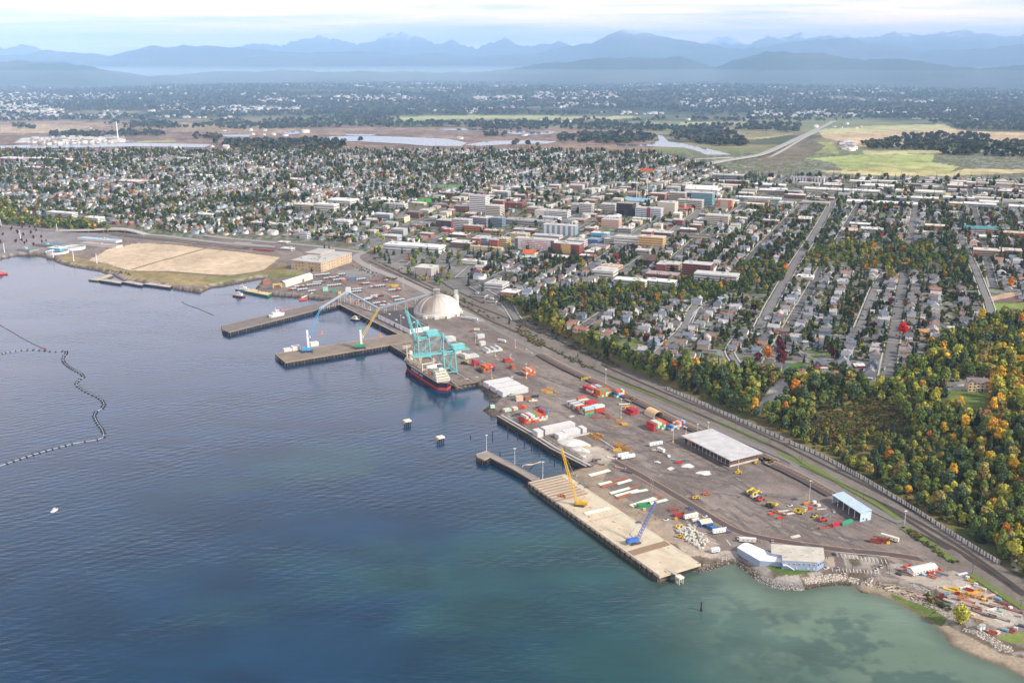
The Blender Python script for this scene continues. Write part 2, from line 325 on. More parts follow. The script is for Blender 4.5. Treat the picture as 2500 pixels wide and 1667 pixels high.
# ------------------------------------------------------------------ the ground as one sheet, finer near the camera
FIELDS=[  # (crop, outline, colour, patchiness)
 ('FV',[(-600,275),(520,275),(1000,295),(1300,300),(1500,325),(1500,350),(-600,350)],(.20,.14,.11),.5),
 ('C1',[(-900,835),(900,828),(1800,850),(2352,880),(2352,925),(1500,915),(900,885),(500,905),(-900,955)],(.29,.21,.14),.5),
 ('C1',[(0,855),(330,850),(620,868),(420,905),(0,915)],(.40,.30,.20),.4),
 ('C1',[(1180,845),(1780,845),(1900,862),(1200,866)],(.38,.26,.14),.3),
 ('C1',[(150,945),(700,940),(950,970),(500,985),(100,975)],(.50,.48,.46),.5),
 ('C1',[(900,962),(1200,960),(1200,972),(950,975)],(.30,.32,.14),.3),
 ('C2',[(-300,880),(600,872),(1200,870),(1900,890),(2150,925),(2150,985),(1400,975),(900,960),(300,915),(-300,905)],(.24,.17,.13),.5),
 ('C2',[(370,800),(900,788),(1500,795),(1960,800),(1560,820),(900,812),(450,826)],(.34,.36,.15),.3),
 ('C2',[(850,835),(1300,828),(1500,845),(1050,852)],(.40,.31,.19),.4),
 ('C2',[(1500,855),(2200,840),(2352,860),(2300,895),(1900,890)],(.24,.27,.11),.5),
 ('C2',[(1600,800),(1950,795),(2100,800),(1850,820),(1650,815)],(.42,.40,.2),.3),
 ('C3',[(0,835),(250,835),(520,838),(500,858),(150,856),(0,850)],(.42,.38,.19),.3),
 ('C3',[(360,935),(480,905),(780,915),(640,940),(500,955),(380,945)],(.36,.32,.16),.4),
 ('C3',[(240,860),(830,860),(820,905),(700,925),(300,960),(200,950)],(.22,.19,.10),.5),
 ('C3',[(940,890),(1300,860),(1800,850),(1900,890),(2352,908),(2700,910),(2700,975),(2352,970),(1900,990),(1250,1002),(980,940)],(.46,.35,.21),.45),
 ('C3',[(940,893),(1300,862),(1800,852),(1880,885),(1500,895),(1200,905),(960,915)],(.42,.40,.20),.25),
 ('C3',[(980,935),(1500,905),(2100,915),(2352,940),(1900,975),(1500,985),(1250,998)],(.45,.33,.20),.4),
 ('C3',[(860,965),(1040,970),(1090,1050),(880,1050)],(.27,.29,.12),.4),
 ('C3',[(1250,1030),(2300,1025),(2352,1030),(2352,1050),(1800,1045),(1260,1060)],(.40,.36,.20),.4),
 ('C3',[(860,1085),(1240,1055),(1740,1055),(1720,1110),(1910,1140),(1800,1195),(1300,1175),(1110,1160),(1040,1112)],(.30,.34,.13),.45),
 ('C3',[(1110,1160),(1480,1120),(1910,1140),(1820,1190),(1300,1175)],(.36,.35,.15),.4),
 ('C3',[(930,1172),(1110,1165),(1800,1192),(1950,1155),(2352,1160),(2700,1165),(2700,1185),(2352,1182),(1780,1205),(1300,1200)],(.44,.37,.20),.35),
 ('C3',[(560,1060),(840,930),(1000,1000),(850,1085),(650,1130),(560,1110)],(.15,.13,.09),.4),
 ('C3',[(1840,1240),(2352,1250),(2700,1270),(2700,1350),(2352,1330),(2100,1300)],(.44,.38,.30),.5),
 ('D2',[(1560,160),(2100,200),(2352,230),(2352,260),(1900,230),(1600,200)],(.46,.39,.25),.4),
 ('C4',[(720,455),(900,360),(1130,315),(1260,312),(1650,350),(2000,390),(2300,430),(2150,545),(1900,580),(1750,575),(1380,545),(1080,540),(960,510),(880,480)],(.47,.365,.255),.24),
 ('C4',[(430,445),(540,400),(720,455),(880,495),(960,530),(1080,545),(1380,550),(1760,590),(2000,578),(2352,480),(2352,590),(2100,610),(1745,670),(1400,655),(1100,605),(950,580),(870,560),(700,515)],(.20,.155,.075),.5),
 ('C5',[(480,430),(940,390),(900,450),(640,470),(300,500),(100,540),(0,470)],(.15,.15,.06),.45),
 ('C4',[(-900,180),(0,185),(500,225),(900,240),(1000,280),(600,340),(250,400),(0,420),(-900,430)],(.20,.185,.185),.3),
 ('D6',[(880,640),(1100,640),(1040,880),(1300,1010),(1700,1250),(2000,1560),(1700,1500),(760,930),(560,960),(400,830)],(.30,.235,.175),.35),
 ('D6',[(1700,1240),(1880,1260),(2352,1500),(2352,1700),(2000,1700)],(.33,.265,.21),.35),
 ('D6',[(700,440),(1000,420),(1180,520),(1100,640),(900,640)],(.32,.27,.23),.4),
 ('D8',[(1000,640),(1300,660),(1700,640),(2352,1090),(2352,1150),(2100,1180),(1850,1080),(1500,800),(1250,740)],(.33,.285,.24),.25),
 ('D8',[(1660,730),(1900,960),(2150,1160),(2250,1150),(2300,1080),(2000,900),(1760,720)],(.40,.36,.31),.2),
 ('D8',[(2020,1280),(2352,1225),(2352,1330),(2200,1330),(2060,1300)],(.16,.20,.05),.3),
 ('D7',[(1040,1105),(1260,1120),(1500,1145),(1510,1180),(1340,1200),(1200,1180),(1080,1150)],(.09,.15,.035),.3),
 ('D7',[(1610,1015),(1705,1015),(1720,1115),(1620,1110)],(.38,.30,.23),.15),
 ('D4',[(1810,545),(2000,540),(2000,600),(1960,650),(1830,655)],(.075,.15,.03),.3),
 ('D4',[(2010,620),(2180,600),(2200,660),(2020,665)],(.08,.14,.03),.3),
 ('D4',[(1170,570),(1360,530),(1390,610),(1290,640),(1180,620)],(.13,.19,.035),.3),
 ('D4',[(180,350),(300,320),(480,340),(420,390),(200,400)],(.14,.17,.05),.4),
 ('D3',[(1600,595),(1780,605),(1990,620),(1990,760),(1880,770),(1760,720),(1640,690)],(.12,.16,.04),.35),
 ('D3',[(1600,575),(1700,555),(1790,540),(1790,600),(1640,595)],(.42,.38,.34),.15),
 ('D2',[(2030,1215),(2352,1215),(2352,1265),(2040,1270)],(.17,.22,.05),.25),('D2',[(2045,1285),(2240,1285),(2225,1350),(2050,1355)],(.16,.22,.05),.25),
 ('D2',[(2020,1150),(2280,1105),(2290,1140),(2040,1200)],(.45,.31,.22),.3),('D2',[(2040,1200),(2290,1140),(2352,1150),(2352,1210)],(.16,.10,.09),.3),
 ('C6',[(620,90),(880,90),(900,112),(640,115)],(.10,.24,.07),.15),('C6',[(450,220),(620,215),(600,250),(520,255)],(.06,.27,.05),.1),
 ('C6',[(1640,880),(1750,880),(1700,930),(1640,920)],(.14,.19,.05),.2),('C6',[(1000,130),(1300,110),(1350,160),(1050,165)],(.38,.32,.25),.3),
 ('D4',[(1490,1010),(1580,930),(1690,780),(1760,690),(1880,680),(1850,790),(1760,900),(1680,1010),(1610,1050),(1560,1030)],(.40,.375,.345),.35),('D3',[(640,1000),(700,980),(700,1060),(640,1110)],(.34,.27,.22),.3),('D3',[(310,1040),(400,1020),(400,1060),(320,1070)],(.36,.25,.18),.3),('D8',[(2220,470),(2300,480),(2352,560),(2352,680),(2240,600)],(.44,.36,.26),.3),
 ('C6',[(0,600),(700,560),(1000,640),(1300,760),(1450,1000),(1420,1380),(1100,1180),(700,1060),(300,900),(0,760)],(.17,.16,.15),.5),
 ('C5',[(1260,400),(1600,360),(1680,440),(1400,460),(1260,430)],(.22,.205,.20),.2),
]
BEACH=[S('D8',*p) for p in ((700,730),(1000,790),(1100,830),(1530,980),(1650,1180),(1900,1300),(2100,1420),(2352,1480),(2600,1600),(2600,1900),(2000,1560),(1500,1250),(1050,930),(700,790))]
WEED=[S('D8',*p) for p in ((1070,850),(1250,920),(1500,1000),(1620,1100),(1560,1180),(1450,1110),(1280,1000),(1100,910))]
def ground_colour(x,y,z):
    px,py=proj(x,y,z); r=np.hypot(x,y)
    n1=fbm(x/60,y/60,4,1); n2=fbm(x/9,y/9,3,2); n3=fbm(x/400,y/160,4,4); n4=fbm(x/900,y/300,5,8)
    A=lambda c: np.array(c)[None,:]
    mix=lambda a,b,t: a*(1-t[:,None])+b*t[:,None]
    dt,pt=dist_line(x,y,TOE); toepoly=[(p.x,p.y) for p in TOE]+[(70000,TOE[-1].y),(70000,90000),(-70000,90000),(-70000,TOE[0].y)]
    inland=in_poly(x,y,toepoly)
    crestpoly=[(p.x,p.y) for p in CREST]+[(70000,CREST[-1].y),(70000,90000),(-70000,90000),(-70000,CREST[0].y)]
    top=in_poly(x,y,crestpoly)
    # city blocks: lawns, yards and paving
    c=mix(A((.085,.11,.040)),A((.21,.20,.185)),sstep(.44,.60,n2)); c=mix(c,A((.12,.105,.065)),sstep(.48,.66,n1)*.6)
    far=sstep(3700,4400,y)
    rural=mix(A((.075,.085,.045)),A((.24,.20,.12)),sstep(.42,.62,n3)); rural=mix(rural,A((.20,.22,.10)),sstep(.5,.65,n4)*.7)
    wood=mix(A((.035,.05,.04)),A((.07,.08,.05)),n3)
    rural=mix(rural,wood,sstep(6200,7400,r)*sstep(.30,.42,n4+.25*sstep(9000,14000,r)))
    c=mix(c,rural,far)
    bl=mix(A((.10,.115,.04)),A((.19,.13,.06)),sstep(.42,.62,n1)); bl=mix(bl,A((.14,.15,.05)),n2*.6)
    c=np.where((inland & ~top)[:,None]& (x > 0)[:,None],bl,c)
    # paved yard and rail corridor
    yard=mix(A((.158,.138,.128)),A((.20,.175,.16)),sstep(.38,.62,n1)); yard=mix(yard,A((.12,.107,.103)),sstep(.56,.72,n2)*.5)
    su=(x*.5-y*.866); sv=(x*.866+y*.5); st=fbm(su/70,sv/5,3,66); yard=mix(yard,A((.115,.10,.095)),sstep(.54,.70,st)*.55); yard=mix(yard,A((.27,.24,.22)),sstep(.62,.74,fbm(su/40+9,sv/9,3,67))*.4); yard=yard*np.array((1.06,.99,.95))
    bal=mix(A((.145,.125,.108)),A((.185,.16,.138)),n2)
    c=np.where((~inland)[:,None],mix(yard,bal,sstep(46,34,dt)),c)
    rc=np.array(FIELDS,dtype=object)
    for cr,poly,col,pa in FIELDS:
        pp=[S(cr,*q) for q in poly]; xs=[q[0] for q in pp]; ys=[q[1] for q in pp]
        k=np.where((px > min(xs))& (px < max(xs))& (py > min(ys))& (py < max(ys)))[0]
        if not len(k): continue
        w=3.0*(fbm(x[k]/25,y[k]/25,2,31)-.5)*np.clip(2000/np.maximum(y[k],500),.3,2)
        ins=in_poly(px[k]+w,py[k]+w*.5,pp); k=k[ins]
        v=1+(n1[k]-.5)*2.2*pa+(n2[k]-.5)*1.4*pa+(n3[k]-.5)*1.2*pa
        c[k]=np.array(col)[None,:]*np.clip(v,.35,1.8)[:,None]
    # shore: rocks, weed at the tide line, beach
    sh=(z < 4.9)& (y < 2600)& ~inland & ~in_poly(px,py,[S('D8',*q) for q in ((960,600),(1300,640),(1700,640),(2352,1090),(2352,1230),(2030,1240),(1850,1080),(1500,800),(1250,740),(1000,690))])
    rock=mix(A((.13,.10,.075)),A((.30,.27,.24)),sstep(.42,.6,n2)*sstep(1.0,3.5,z)); rock=mix(A((.055,.042,.028)),rock,sstep(.4,1.5,z))
    c=np.where(sh[:,None],rock,c)
    bp=in_poly(px,py,BEACH)& ~inland
    bc=mix(A((.27,.215,.155)),A((.34,.28,.21)),n1); bc=mix(A((.15,.115,.08)),bc,sstep(.1,1.3,z+(n2-.5)))
    c=np.where(bp[:,None],bc,c)
    wd=in_poly(px,py,WEED); c=np.where(wd[:,None],mix(A((.07,.115,.025)),A((.13,.15,.05)),n2),c)
    return np.clip(c,.012,.8)
def polar(naz,nr,dep0,dep1,az=36):
    a=np.radians(np.linspace(-az,az,naz)); dep=np.radians(np.linspace(dep0,dep1,nr))
    r=CAMH/np.tan(dep); A,R=np.meshgrid(a,r); return np.sin(A)*R,np.cos(A)*R
def grid_quads(nr,nc):
    i=np.arange(nr-1)[:,None]*nc+np.arange(nc-1)[None,:]
    return np.stack([i,i+1,i+nc+1,i+nc],-1).reshape(-1,4)
def attr_material(name,build):
    m,nt,b=new_mat(name); build(nt,b); MATS[name]=m; return m
def ground_nodes(nt,b):
    N,L=nt.nodes,nt.links
    at=N.new('ShaderNodeAttribute'); at.attribute_name='Col'
    tc=N.new('ShaderNodeTexCoord'); s=[]
    for sc_,d in ((0.55,4),(0.09,5),(0.013,4)):
        n=N.new('ShaderNodeTexNoise'); n.inputs['Scale'].default_value=sc_; n.inputs['Detail'].default_value=d; n.inputs['Roughness'].default_value=.62; L.new(tc.outputs['Object'],n.inputs[0]); s.append(n.outputs[0])
    def mr(x,lo,hi):
        n=N.new('ShaderNodeMapRange'); n.inputs[1].default_value=.3; n.inputs[2].default_value=.7; n.inputs[3].default_value=lo; n.inputs[4].default_value=hi; L.new(x,n.inputs[0]); return n.outputs[0]
    v=at.outputs['Color']
    for x,lo,hi in ((s[0],.78,1.22),(s[1],.85,1.15),(s[2],.9,1.1)):
        k=N.new('ShaderNodeVectorMath'); k.operation='SCALE'; L.new(v,k.inputs[0]); L.new(mr(x,lo,hi),k.inputs[3]); v=k.outputs[0]
    L.new(v,b.inputs['Base Color']); b.inputs['Roughness'].default_value=.95; b.inputs['Specular IOR Level'].default_value=.1
attr_material('ground_mix',ground_nodes)
NAZ,NR=1000,880
gx,gy=polar(NAZ,NR,40,0.75); gzv=H_exact(gx,gy)
gcol=ground_colour(gx.ravel(),gy.ravel(),gzv.ravel())
gq=grid_quads(NR,NAZ); keep=gzv.ravel()[gq].max(1)> -2.5; gq=gq[keep]
me=tri_mesh('ground',np.stack([gx.ravel(),gy.ravel(),gzv.ravel()],1),gq,gcol,'POINT')
o=link('ground',me,'ground_mix'); tag(o,kind='structure')

# ------------------------------------------------------------------ sea
def water_nodes(nt,b):
    N,L=nt.nodes,nt.links
    at=N.new('ShaderNodeAttribute'); at.attribute_name='Col'
    tc=N.new('ShaderNodeTexCoord')
    def nz(scale,sx,sy,rz,det=3,dist=0.0):
        mp=N.new('ShaderNodeMapping'); mp.inputs['Scale'].default_value=(sx,sy,1); mp.inputs['Rotation'].default_value=(0,0,rz); L.new(tc.outputs['Object'],mp.inputs[0])
        n=N.new('ShaderNodeTexNoise'); n.inputs['Scale'].default_value=scale; n.inputs['Detail'].default_value=det; n.inputs['Distortion'].default_value=dist; L.new(mp.outputs[0],n.inputs[0]); return n.outputs[0]
    big=nz(.012,1,1.6,.4,4,.5)
    mr=N.new('ShaderNodeMapRange'); mr.inputs[1].default_value=.35; mr.inputs[2].default_value=.65; mr.inputs[3].default_value=.8; mr.inputs[4].default_value=1.2; L.new(big,mr.inputs[0])
    k=N.new('ShaderNodeVectorMath'); k.operation='SCALE'; L.new(at.outputs['Color'],k.inputs[0]); L.new(mr.outputs[0],k.inputs[3]); L.new(k.outputs[0],b.inputs['Base Color'])
    b.inputs['Roughness'].default_value=.13; b.inputs['IOR'].default_value=1.333; b.inputs['Specular IOR Level'].default_value=.5
    # small wind ripples in one main direction, longer swell across it, patches of calm
    r1=nz(.30,.45,1.7,math.radians(28),3); r2=nz(.11,.5,1.5,math.radians(12),2,.4); r3=nz(.9,.7,1.2,math.radians(40),2)
    wv=N.new('ShaderNodeTexWave'); wv.inputs['Scale'].default_value=.035; wv.inputs['Distortion'].default_value=5.0; wv.inputs['Detail'].default_value=2.5; wv.inputs['Detail Scale'].default_value=.8
    mp=N.new('ShaderNodeMapping'); mp.inputs['Rotation'].default_value=(0,0,math.radians(52)); L.new(tc.outputs['Object'],mp.inputs[0]); L.new(mp.outputs[0],wv.inputs[0])
    def add(a,b_,f):
        n=N.new('ShaderNodeMath'); n.operation='MULTIPLY_ADD'; L.new(b_,n.inputs[0]); n.inputs[1].default_value=f; 
        if isinstance(a,float): n.inputs[2].default_value=a
        else: L.new(a,n.inputs[2])
        return n.outputs[0]
    h=add(add(add(add(0.0,r1,.9),r2,1.6),r3,.25),wv.outputs[1],.3)
    calm=nz(.006,1,2.2,.3,4,.8); cm=N.new('ShaderNodeMapRange'); cm.inputs[1].default_value=.38; cm.inputs[2].default_value=.62; cm.inputs[3].default_value=.16; cm.inputs[4].default_value=1.0; L.new(calm,cm.inputs[0])
    ds=N.new('ShaderNodeCameraData')
    bp=N.new('ShaderNodeBump'); bp.inputs['Distance'].default_value=.21; L.new(cm.outputs[0],bp.inputs['Strength']); L.new(h,bp.inputs['Height']); L.new(bp.outputs[0],b.inputs['Normal'])
    N.remove(ds)
attr_material('sea_surface',water_nodes)
wx,wy=polar(700,620,42,5.5,38); X=wx.ravel(); Y=wy.ravel()
wpx,wpy=proj(X,Y,np.zeros_like(X))
dbeach,_=dist_line(X,Y,COASTW[COAST.index(('D7',700,1080,.5)):])
dall,_=dist_line(X,Y,COASTW)
nA=fbm(X/55,Y/55,5,41); nB=fbm(X/18,Y/18,4,42); nC=fbm(X/160,Y/110,4,43)
deep=np.array((.003,.028,.074))[None]; teal=np.array((.010,.046,.056))[None]; shal=np.array((.11,.16,.115))[None]; sandc=np.array((.24,.215,.165))[None]; eel=np.array((.014,.046,.052))[None]
lm=lambda a,b,t: a*(1-t[:,None])+b*t[:,None]
near=sstep(1150,620,Y)
wc=lm(np.repeat(deep,len(X),0),teal,near*(.15+.85*sstep(-150,160,X)))
wc=lm(wc,np.array((.018,.070,.060))[None],sstep(.48,.7,nC)*sstep(1250,800,Y)*sstep(-420,-120,X)*.5)
bm=sstep(230,40,dbeach+(nA-.5)*110)*sstep(60,200,X)
wc=lm(wc,shal,bm)
wc=lm(wc,eel,sstep(.47,.58,nA*.22+nB*.38+fbm(X/6,Y/6,4,50)*.25+fbm(X/110,Y/70,3,49)*.15)*bm*sstep(16,45,dbeach)*.55)
wc=lm(wc,sandc,sstep(46,4,dbeach+(nB-.5)*26)*sstep(300,380,X)*.85)
wc=lm(wc,np.array((.05,.06,.045))[None],sstep(14,2,dall)*.4)
keep_w=(~in_poly(X,Y,COASTPOLY))| (dall < 30)
wq=grid_quads(620,700); wq=wq[keep_w[wq].any(1)]
me=tri_mesh('sea',np.stack([X,Y,np.zeros_like(X)],1),wq,wc,'POINT')
o=link('sea',me,'sea_surface'); tag(o,kind='structure')

# rivers, ponds and marsh pools on the plain
def pond_nodes(nt,b):
    b.inputs['Base Color'].default_value=(.15,.16,.17,1); b.inputs['Roughness'].default_value=.08; b.inputs['IOR'].default_value=1.333  # base colour lightened to stand in for the bright sky's reflection
    n=nt.nodes.new('ShaderNodeTexNoise'); n.inputs['Scale'].default_value=.05; tc=nt.nodes.new('ShaderNodeTexCoord'); nt.links.new(tc.outputs['Object'],n.inputs[0])
    bp=nt.nodes.new('ShaderNodeBump'); bp.inputs['Strength'].default_value=.04; bp.inputs['Distance'].default_value=.3; nt.links.new(n.outputs[0],bp.inputs['Height']); nt.links.new(bp.outputs[0],b.inputs['Normal'])
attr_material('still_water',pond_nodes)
RIVERS=[('river','C1',[(-600,1000),(0,1000),(400,986),(600,978),(1000,980),(1450,990),(1400,1010),(1150,1006),(900,1004),(500,1012),(0,1018),(-600,1018)]),
 ('lagoon','C2',[(-160,962),(-60,935),(200,932),(420,938),(740,952),(870,978),(830,1002),(600,1000),(420,985),(150,970)]),
 ('pond','C2',[(850,992),(1000,968),(1200,962),(1490,968),(1420,985),(1150,988),(950,1002)]),
 ('pond','C2',[(1080,908),(1230,892),(1350,905),(1480,902),(1440,918),(1300,926),(1180,918)]),
 ('pond','C2',[(640,884),(900,880),(1060,890),(860,894),(700,892)]),('pond','C2',[(20,918),(250,920),(220,930),(60,930)]),
 ('pond','C1',[(1480,925),(1720,922),(1700,938),(1560,938)]),('pond','C1',[(1900,912),(2030,898),(2060,915),(1960,925)]),('pond','C1',[(1960,998),(2110,1002),(2080,1025),(1980,1024)]),
 ('river','C2',[(1880,985),(2080,990),(2180,965),(2172,925),(2205,930),(2245,970),(2352,985),(2480,1010),(2680,1060),(2690,1085),(2600,1110),(2540,1085),(2460,1040),(2352,1012),(2100,1002),(1900,998)]),
 ('river','C3',[(350,1070),(470,1130),(560,1145),(760,1175),(1100,1205),(1500,1222),(1900,1225),(2352,1235),(2800,1250),(2800,1262),(2352,1246),(1800,1236),(1300,1232),(1000,1222),(760,1195),(560,1168),(440,1150),(300,1130),(330,1085)])]
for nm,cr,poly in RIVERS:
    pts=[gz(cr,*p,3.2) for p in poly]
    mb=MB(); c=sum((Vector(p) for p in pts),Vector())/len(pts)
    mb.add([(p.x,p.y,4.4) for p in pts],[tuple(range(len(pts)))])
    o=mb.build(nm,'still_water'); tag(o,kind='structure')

# ------------------------------------------------------------------ mountains: one relief built from ridge lines at their own distances
RIDGES=[  # distance m, half-width m, profile (photo x, photo y)
 (13800,2100,[(-300,160),(0,152),(100,150),(200,152),(350,178),(560,172),(800,172),(1000,176),(1200,172),(1400,150),(1550,142),(1660,142),(1750,165),(1870,132),(2000,138),(2200,142),(2400,160),(2500,158),(2800,150)]),
 (19500,2900,[(-300,135),(0,134),(60,136),(110,127),(250,140),(275,138),(330,124),(380,115),(445,113),(560,118),(680,125),(780,132),(900,130),(1150,135),(1300,128),(1370,115),(1440,107),(1480,88),(1520,74),(1560,82),(1590,85),(1630,92),(1690,105),(1750,114),(1810,122),(1900,112),(1990,102),(2070,100),(2130,108),(2250,128),(2360,122),(2440,116),(2600,120),(2800,118)]),
 (24500,2700,[(-300,130),(0,122),(50,117),(75,117),(105,128),(150,140),(250,134),(300,142),(450,130),(560,120),(630,113),(690,116),(710,105),(735,97),(760,95),(788,86),(808,97),(825,96),(842,103),(880,108),(920,98),(945,84),(955,80),(965,86),(980,80),(1000,90),(1030,94),(1060,108),(1075,110),(1105,99),(1140,115),(1165,118),(1210,106),(1232,97),(1250,106),(1285,114),(1330,110),(1345,112),(1362,103),(1380,110),(1410,116),(1500,118),(1700,118),(1765,105),(1830,112),(1845,100),(1870,94),(1895,98),(1930,94),(1948,89),(1965,100),(2030,92),(2050,91),(2090,97),(2140,95),(2172,87),(2190,92),(2240,93),(2320,88),(2350,90),(2430,97),(2500,96),(2800,98)]),
 (33000,2600,[(-300,150),(1600,150),(1690,118),(1720,106),(1745,95),(1760,97),(1775,92),(1800,105),(1830,112),(1900,140),(2800,140)]),
]
def mountains():
    naz,nr=800,230
    a=np.radians(np.linspace(-33,33,naz)); rr=np.concatenate([np.linspace(11000,36500,nr)])
    A,R=np.meshgrid(a,rr); x=np.sin(A)*R; y=np.cos(A)*R
    # photo column that each azimuth meets on the horizon
    hz=FPX*CP+(833.5-140)*SP
    pxh=1250+np.tan(a)*hz; Z=np.full(A.shape,20.0)
    ang=np.degrees(a)
    for k,(D,w,prof) in enumerate(RIDGES):
        ys=np.interp(pxh,[p[0] for p in prof],[p[1] for p in prof])
        jag=(fbm(pxh/(9 if k > 1 else 14),pxh*0+k,4,60+k)-.5)*(10 if k >= 2 else 4)
        top=CAMH+(140-ys)/hz*D/np.cos(a); dj=-jag/hz*D
        wob=(fbm(ang*.22,ang*0+3.0*k,2,70+k)-.5)*1800
        Dc=D+wob; fall=np.abs(R-Dc[None,:])/w
        spur=fbm(x/1500+k,y/2200,5,80+k)
        h=top[None,:]*np.clip(1-fall ** 1.15*(0.62+.85*spur),0,1)+dj[None,:]*np.exp(-(fall*9)** 2)
        Z=np.maximum(Z,h)
    Z += (fbm(x/500,y/500,5,90)-.5)*150*sstep(60,300,Z)
    V=np.stack([x.ravel(),y.ravel(),Z.ravel()],1)
    lat=A*R; n=fbm(lat/1300,Z/70+R/3000,4,91); s=fbm(lat/260,Z/90,3,92)
    c=np.array((.035,.055,.04))*np.ones(Z.shape+(3,)); c=c*(1-sstep(.55,.7,n)[...,None]*.3)+np.array((.16,.14,.11))*(sstep(.55,.7,n)*.3)[...,None]
    rk=sstep(620,850,Z); c=c*(1-rk[...,None])+np.array((.16,.16,.16))*rk[...,None]
    sn=sstep(800,960,Z+(s-.5)*420); c=c*(1-sn[...,None])+np.array((.85,.87,.9))*sn[...,None]
    me=tri_mesh('mountains',V,grid_quads(nr,naz),c.reshape(-1,3),'POINT'); me.polygons.foreach_set('use_smooth',np.ones(len(me.polygons),bool))
    tag(link('mountains',me,'ground_mix'),kind='structure')
mountains()

# ------------------------------------------------------------------ haze: even air round the camera and everything built
def haze():
    m=bpy.data.materials.new('haze_air'); m.use_nodes=True; nt=m.node_tree; nt.nodes.clear()
    out=nt.nodes.new('ShaderNodeOutputMaterial'); v=nt.nodes.new('ShaderNodeVolumePrincipled')
    v.inputs['Color'].default_value=(.38,.63,1.0,1); v.inputs['Density'].default_value=1.9e-5; v.inputs['Anisotropy'].default_value=-.3
    nt.links.new(v.outputs[0],out.inputs['Volume'])
    mb=MB(); mb.bx(-32000,32000,-2500,38500,-8,1150); o=mb.build('haze',m); tag(o,kind='stuff')
haze()
def far_haze_mist(colour,density,lo,hi,top):
    m=bpy.data.materials.new('far_haze_mist_air'); m.use_nodes=True; nt=m.node_tree; nt.nodes.clear()
    out=nt.nodes.new('ShaderNodeOutputMaterial'); v=nt.nodes.new('ShaderNodeVolumePrincipled')
    v.inputs['Color'].default_value=colour; v.inputs['Density'].default_value=density; v.inputs['Anisotropy'].default_value=-.3; nt.links.new(v.outputs[0],out.inputs['Volume'])
    mb=MB(); mb.bx(-31000,31000,lo,hi,5,top); tag(mb.build('far_haze_mist',m),kind='stuff')
far_haze_mist((.42,.66,1.0,1),6.6e-5,4200,38000,1145); far_haze_mist((.80,.92,1.0,1),9e-5,10800,30000,235)  # added air: tall box deepens the far haze, low slab is valley mist

# ================================================================== PORT: ground sheets, piers, buildings, cranes, ship
U60=Vector((math.cos(math.radians(-60)),math.sin(math.radians(-60)),0)); V30=Vector((math.cos(math.radians(30)),math.sin(math.radians(30)),0))
R=math.radians; CITY=math.radians(67.5)
def heading(a,b): d=b-a; return math.atan2(d.y,d.x)
def chain(spec,z=None):
    """[(crop, x, y), ...] -> points on the ground (or at height z)"""
    return [gz(c,x,y,z) if z is not None else G(c,x,y) for c,x,y in spec]
def dense(pts,step):
    out=[]
    for a,b in zip(pts[:-1],pts[1:]):
        n=max(1,int((b-a).length/step))
        for k in range(n): out.append(a.lerp(b,k/n))
    out.append(pts[-1]); return out
def smooth(pts,it=2):
    for _ in range(it):
        q=[pts[0]]
        for a,b in zip(pts[:-1],pts[1:]): q += [a.lerp(b,.25),a.lerp(b,.75)]
        pts=q+[pts[-1]]
    return pts
def ribbon(mb,pts,w,lift,col=(1,1,1),drape=True,off=0.0,step=8):
    pts=dense(pts,step); vs=[]
    for i,p in enumerate(pts):
        d=(pts[min(i+1,len(pts)-1)]-pts[max(i-1,0)]); d.z=0; d.normalize(); n=Vector((-d.y,d.x,0))
        for s in (-.5,.5):
            q=p+n*(off+s*w); vs.append((q.x,q.y,(max(float(Hq(q.x,q.y)),float(Hq(p.x,p.y))) if drape else p.z)+lift))
    mb.add(vs,[(2*i,2*i+2,2*i+3,2*i+1) for i in range(len(pts)-1)],col)
def sheet(name,spec,z,col,mat='concrete',kind='structure'):
    mb=MB(); ps=[gz(c,x,y,z) for c,x,y in spec]; mb.add(ps,[tuple(range(len(ps)))]); return tag(mb.build(name,mat,col),kind=kind)

# ---- roads and tracks
roads=[  # points, width, colour, lift
 ([('C4',-900,150),('C4',0,172),('C4',250,197),('C4',500,214)],16,(.24,.22,.22)),
 ([('C4',1190,245),('C4',1400,262),('C4',1700,303),('C4',2000,328),('C4',2352,352),('C5',200,128),('C5',450,135)],13,(.27,.25,.245)),
 ([('C5',0,62),('C5',300,95),('C5',700,130),('C5',1100,165),('C5',1400,205),('C5',1530,222)],13,(.26,.24,.235)),
 ([('C5',1530,225),('C5',1460,245),('C5',1440,275),('C5',1480,315),('C5',1600,375),('C5',1750,432),('C5',1900,495),('C5',2050,565),('C5',2200,640),('C6',700,1205),('C6',900,1300),('C6',1080,1395)],15,(.27,.25,.235)),
 ([('D5',660,40),('D5',900,165),('D5',1060,255),('D5',1240,345),('D5',1400,440),('D5',1620,540),('D5',1880,650),('D5',2352,850),('D4',800,1020),('D4',1300,1230),('D4',1700,1390),('D4',1950,1500),('D7',1300,170),('D7',1700,360),('D7',2000,530),('D7',2352,690)],9,(.185,.165,.155)),
]
mb=MB()
for spec,w,col in roads: ribbon(mb,smooth(chain(spec)),w,.25,col)
tag(mb.build('waterfront_road','mixed'),kind='structure')
mb=MB()   # yard lane with its track and painted edge lines
lane=smooth(chain([('D6',1170,590),('D6',1500,765),('D6',2000,1060),('D7',310,500),('D7',540,640),('D7',760,765),('D7',960,825),('D7',1240,872),('D7',1500,912),('D7',1800,952),('D7',2200,985),('D8',1420,535),('D8',1640,598)],5))
ribbon(mb,lane,7.5,.08,(.095,.078,.080),False)
for o_ in (-4.2,4.2): ribbon(mb,lane,.55,.13,(.55,.30,.12),False,o_)
for o_ in (-.75,.75): ribbon(mb,lane,.3,.14,(.05,.045,.045),False,o_)
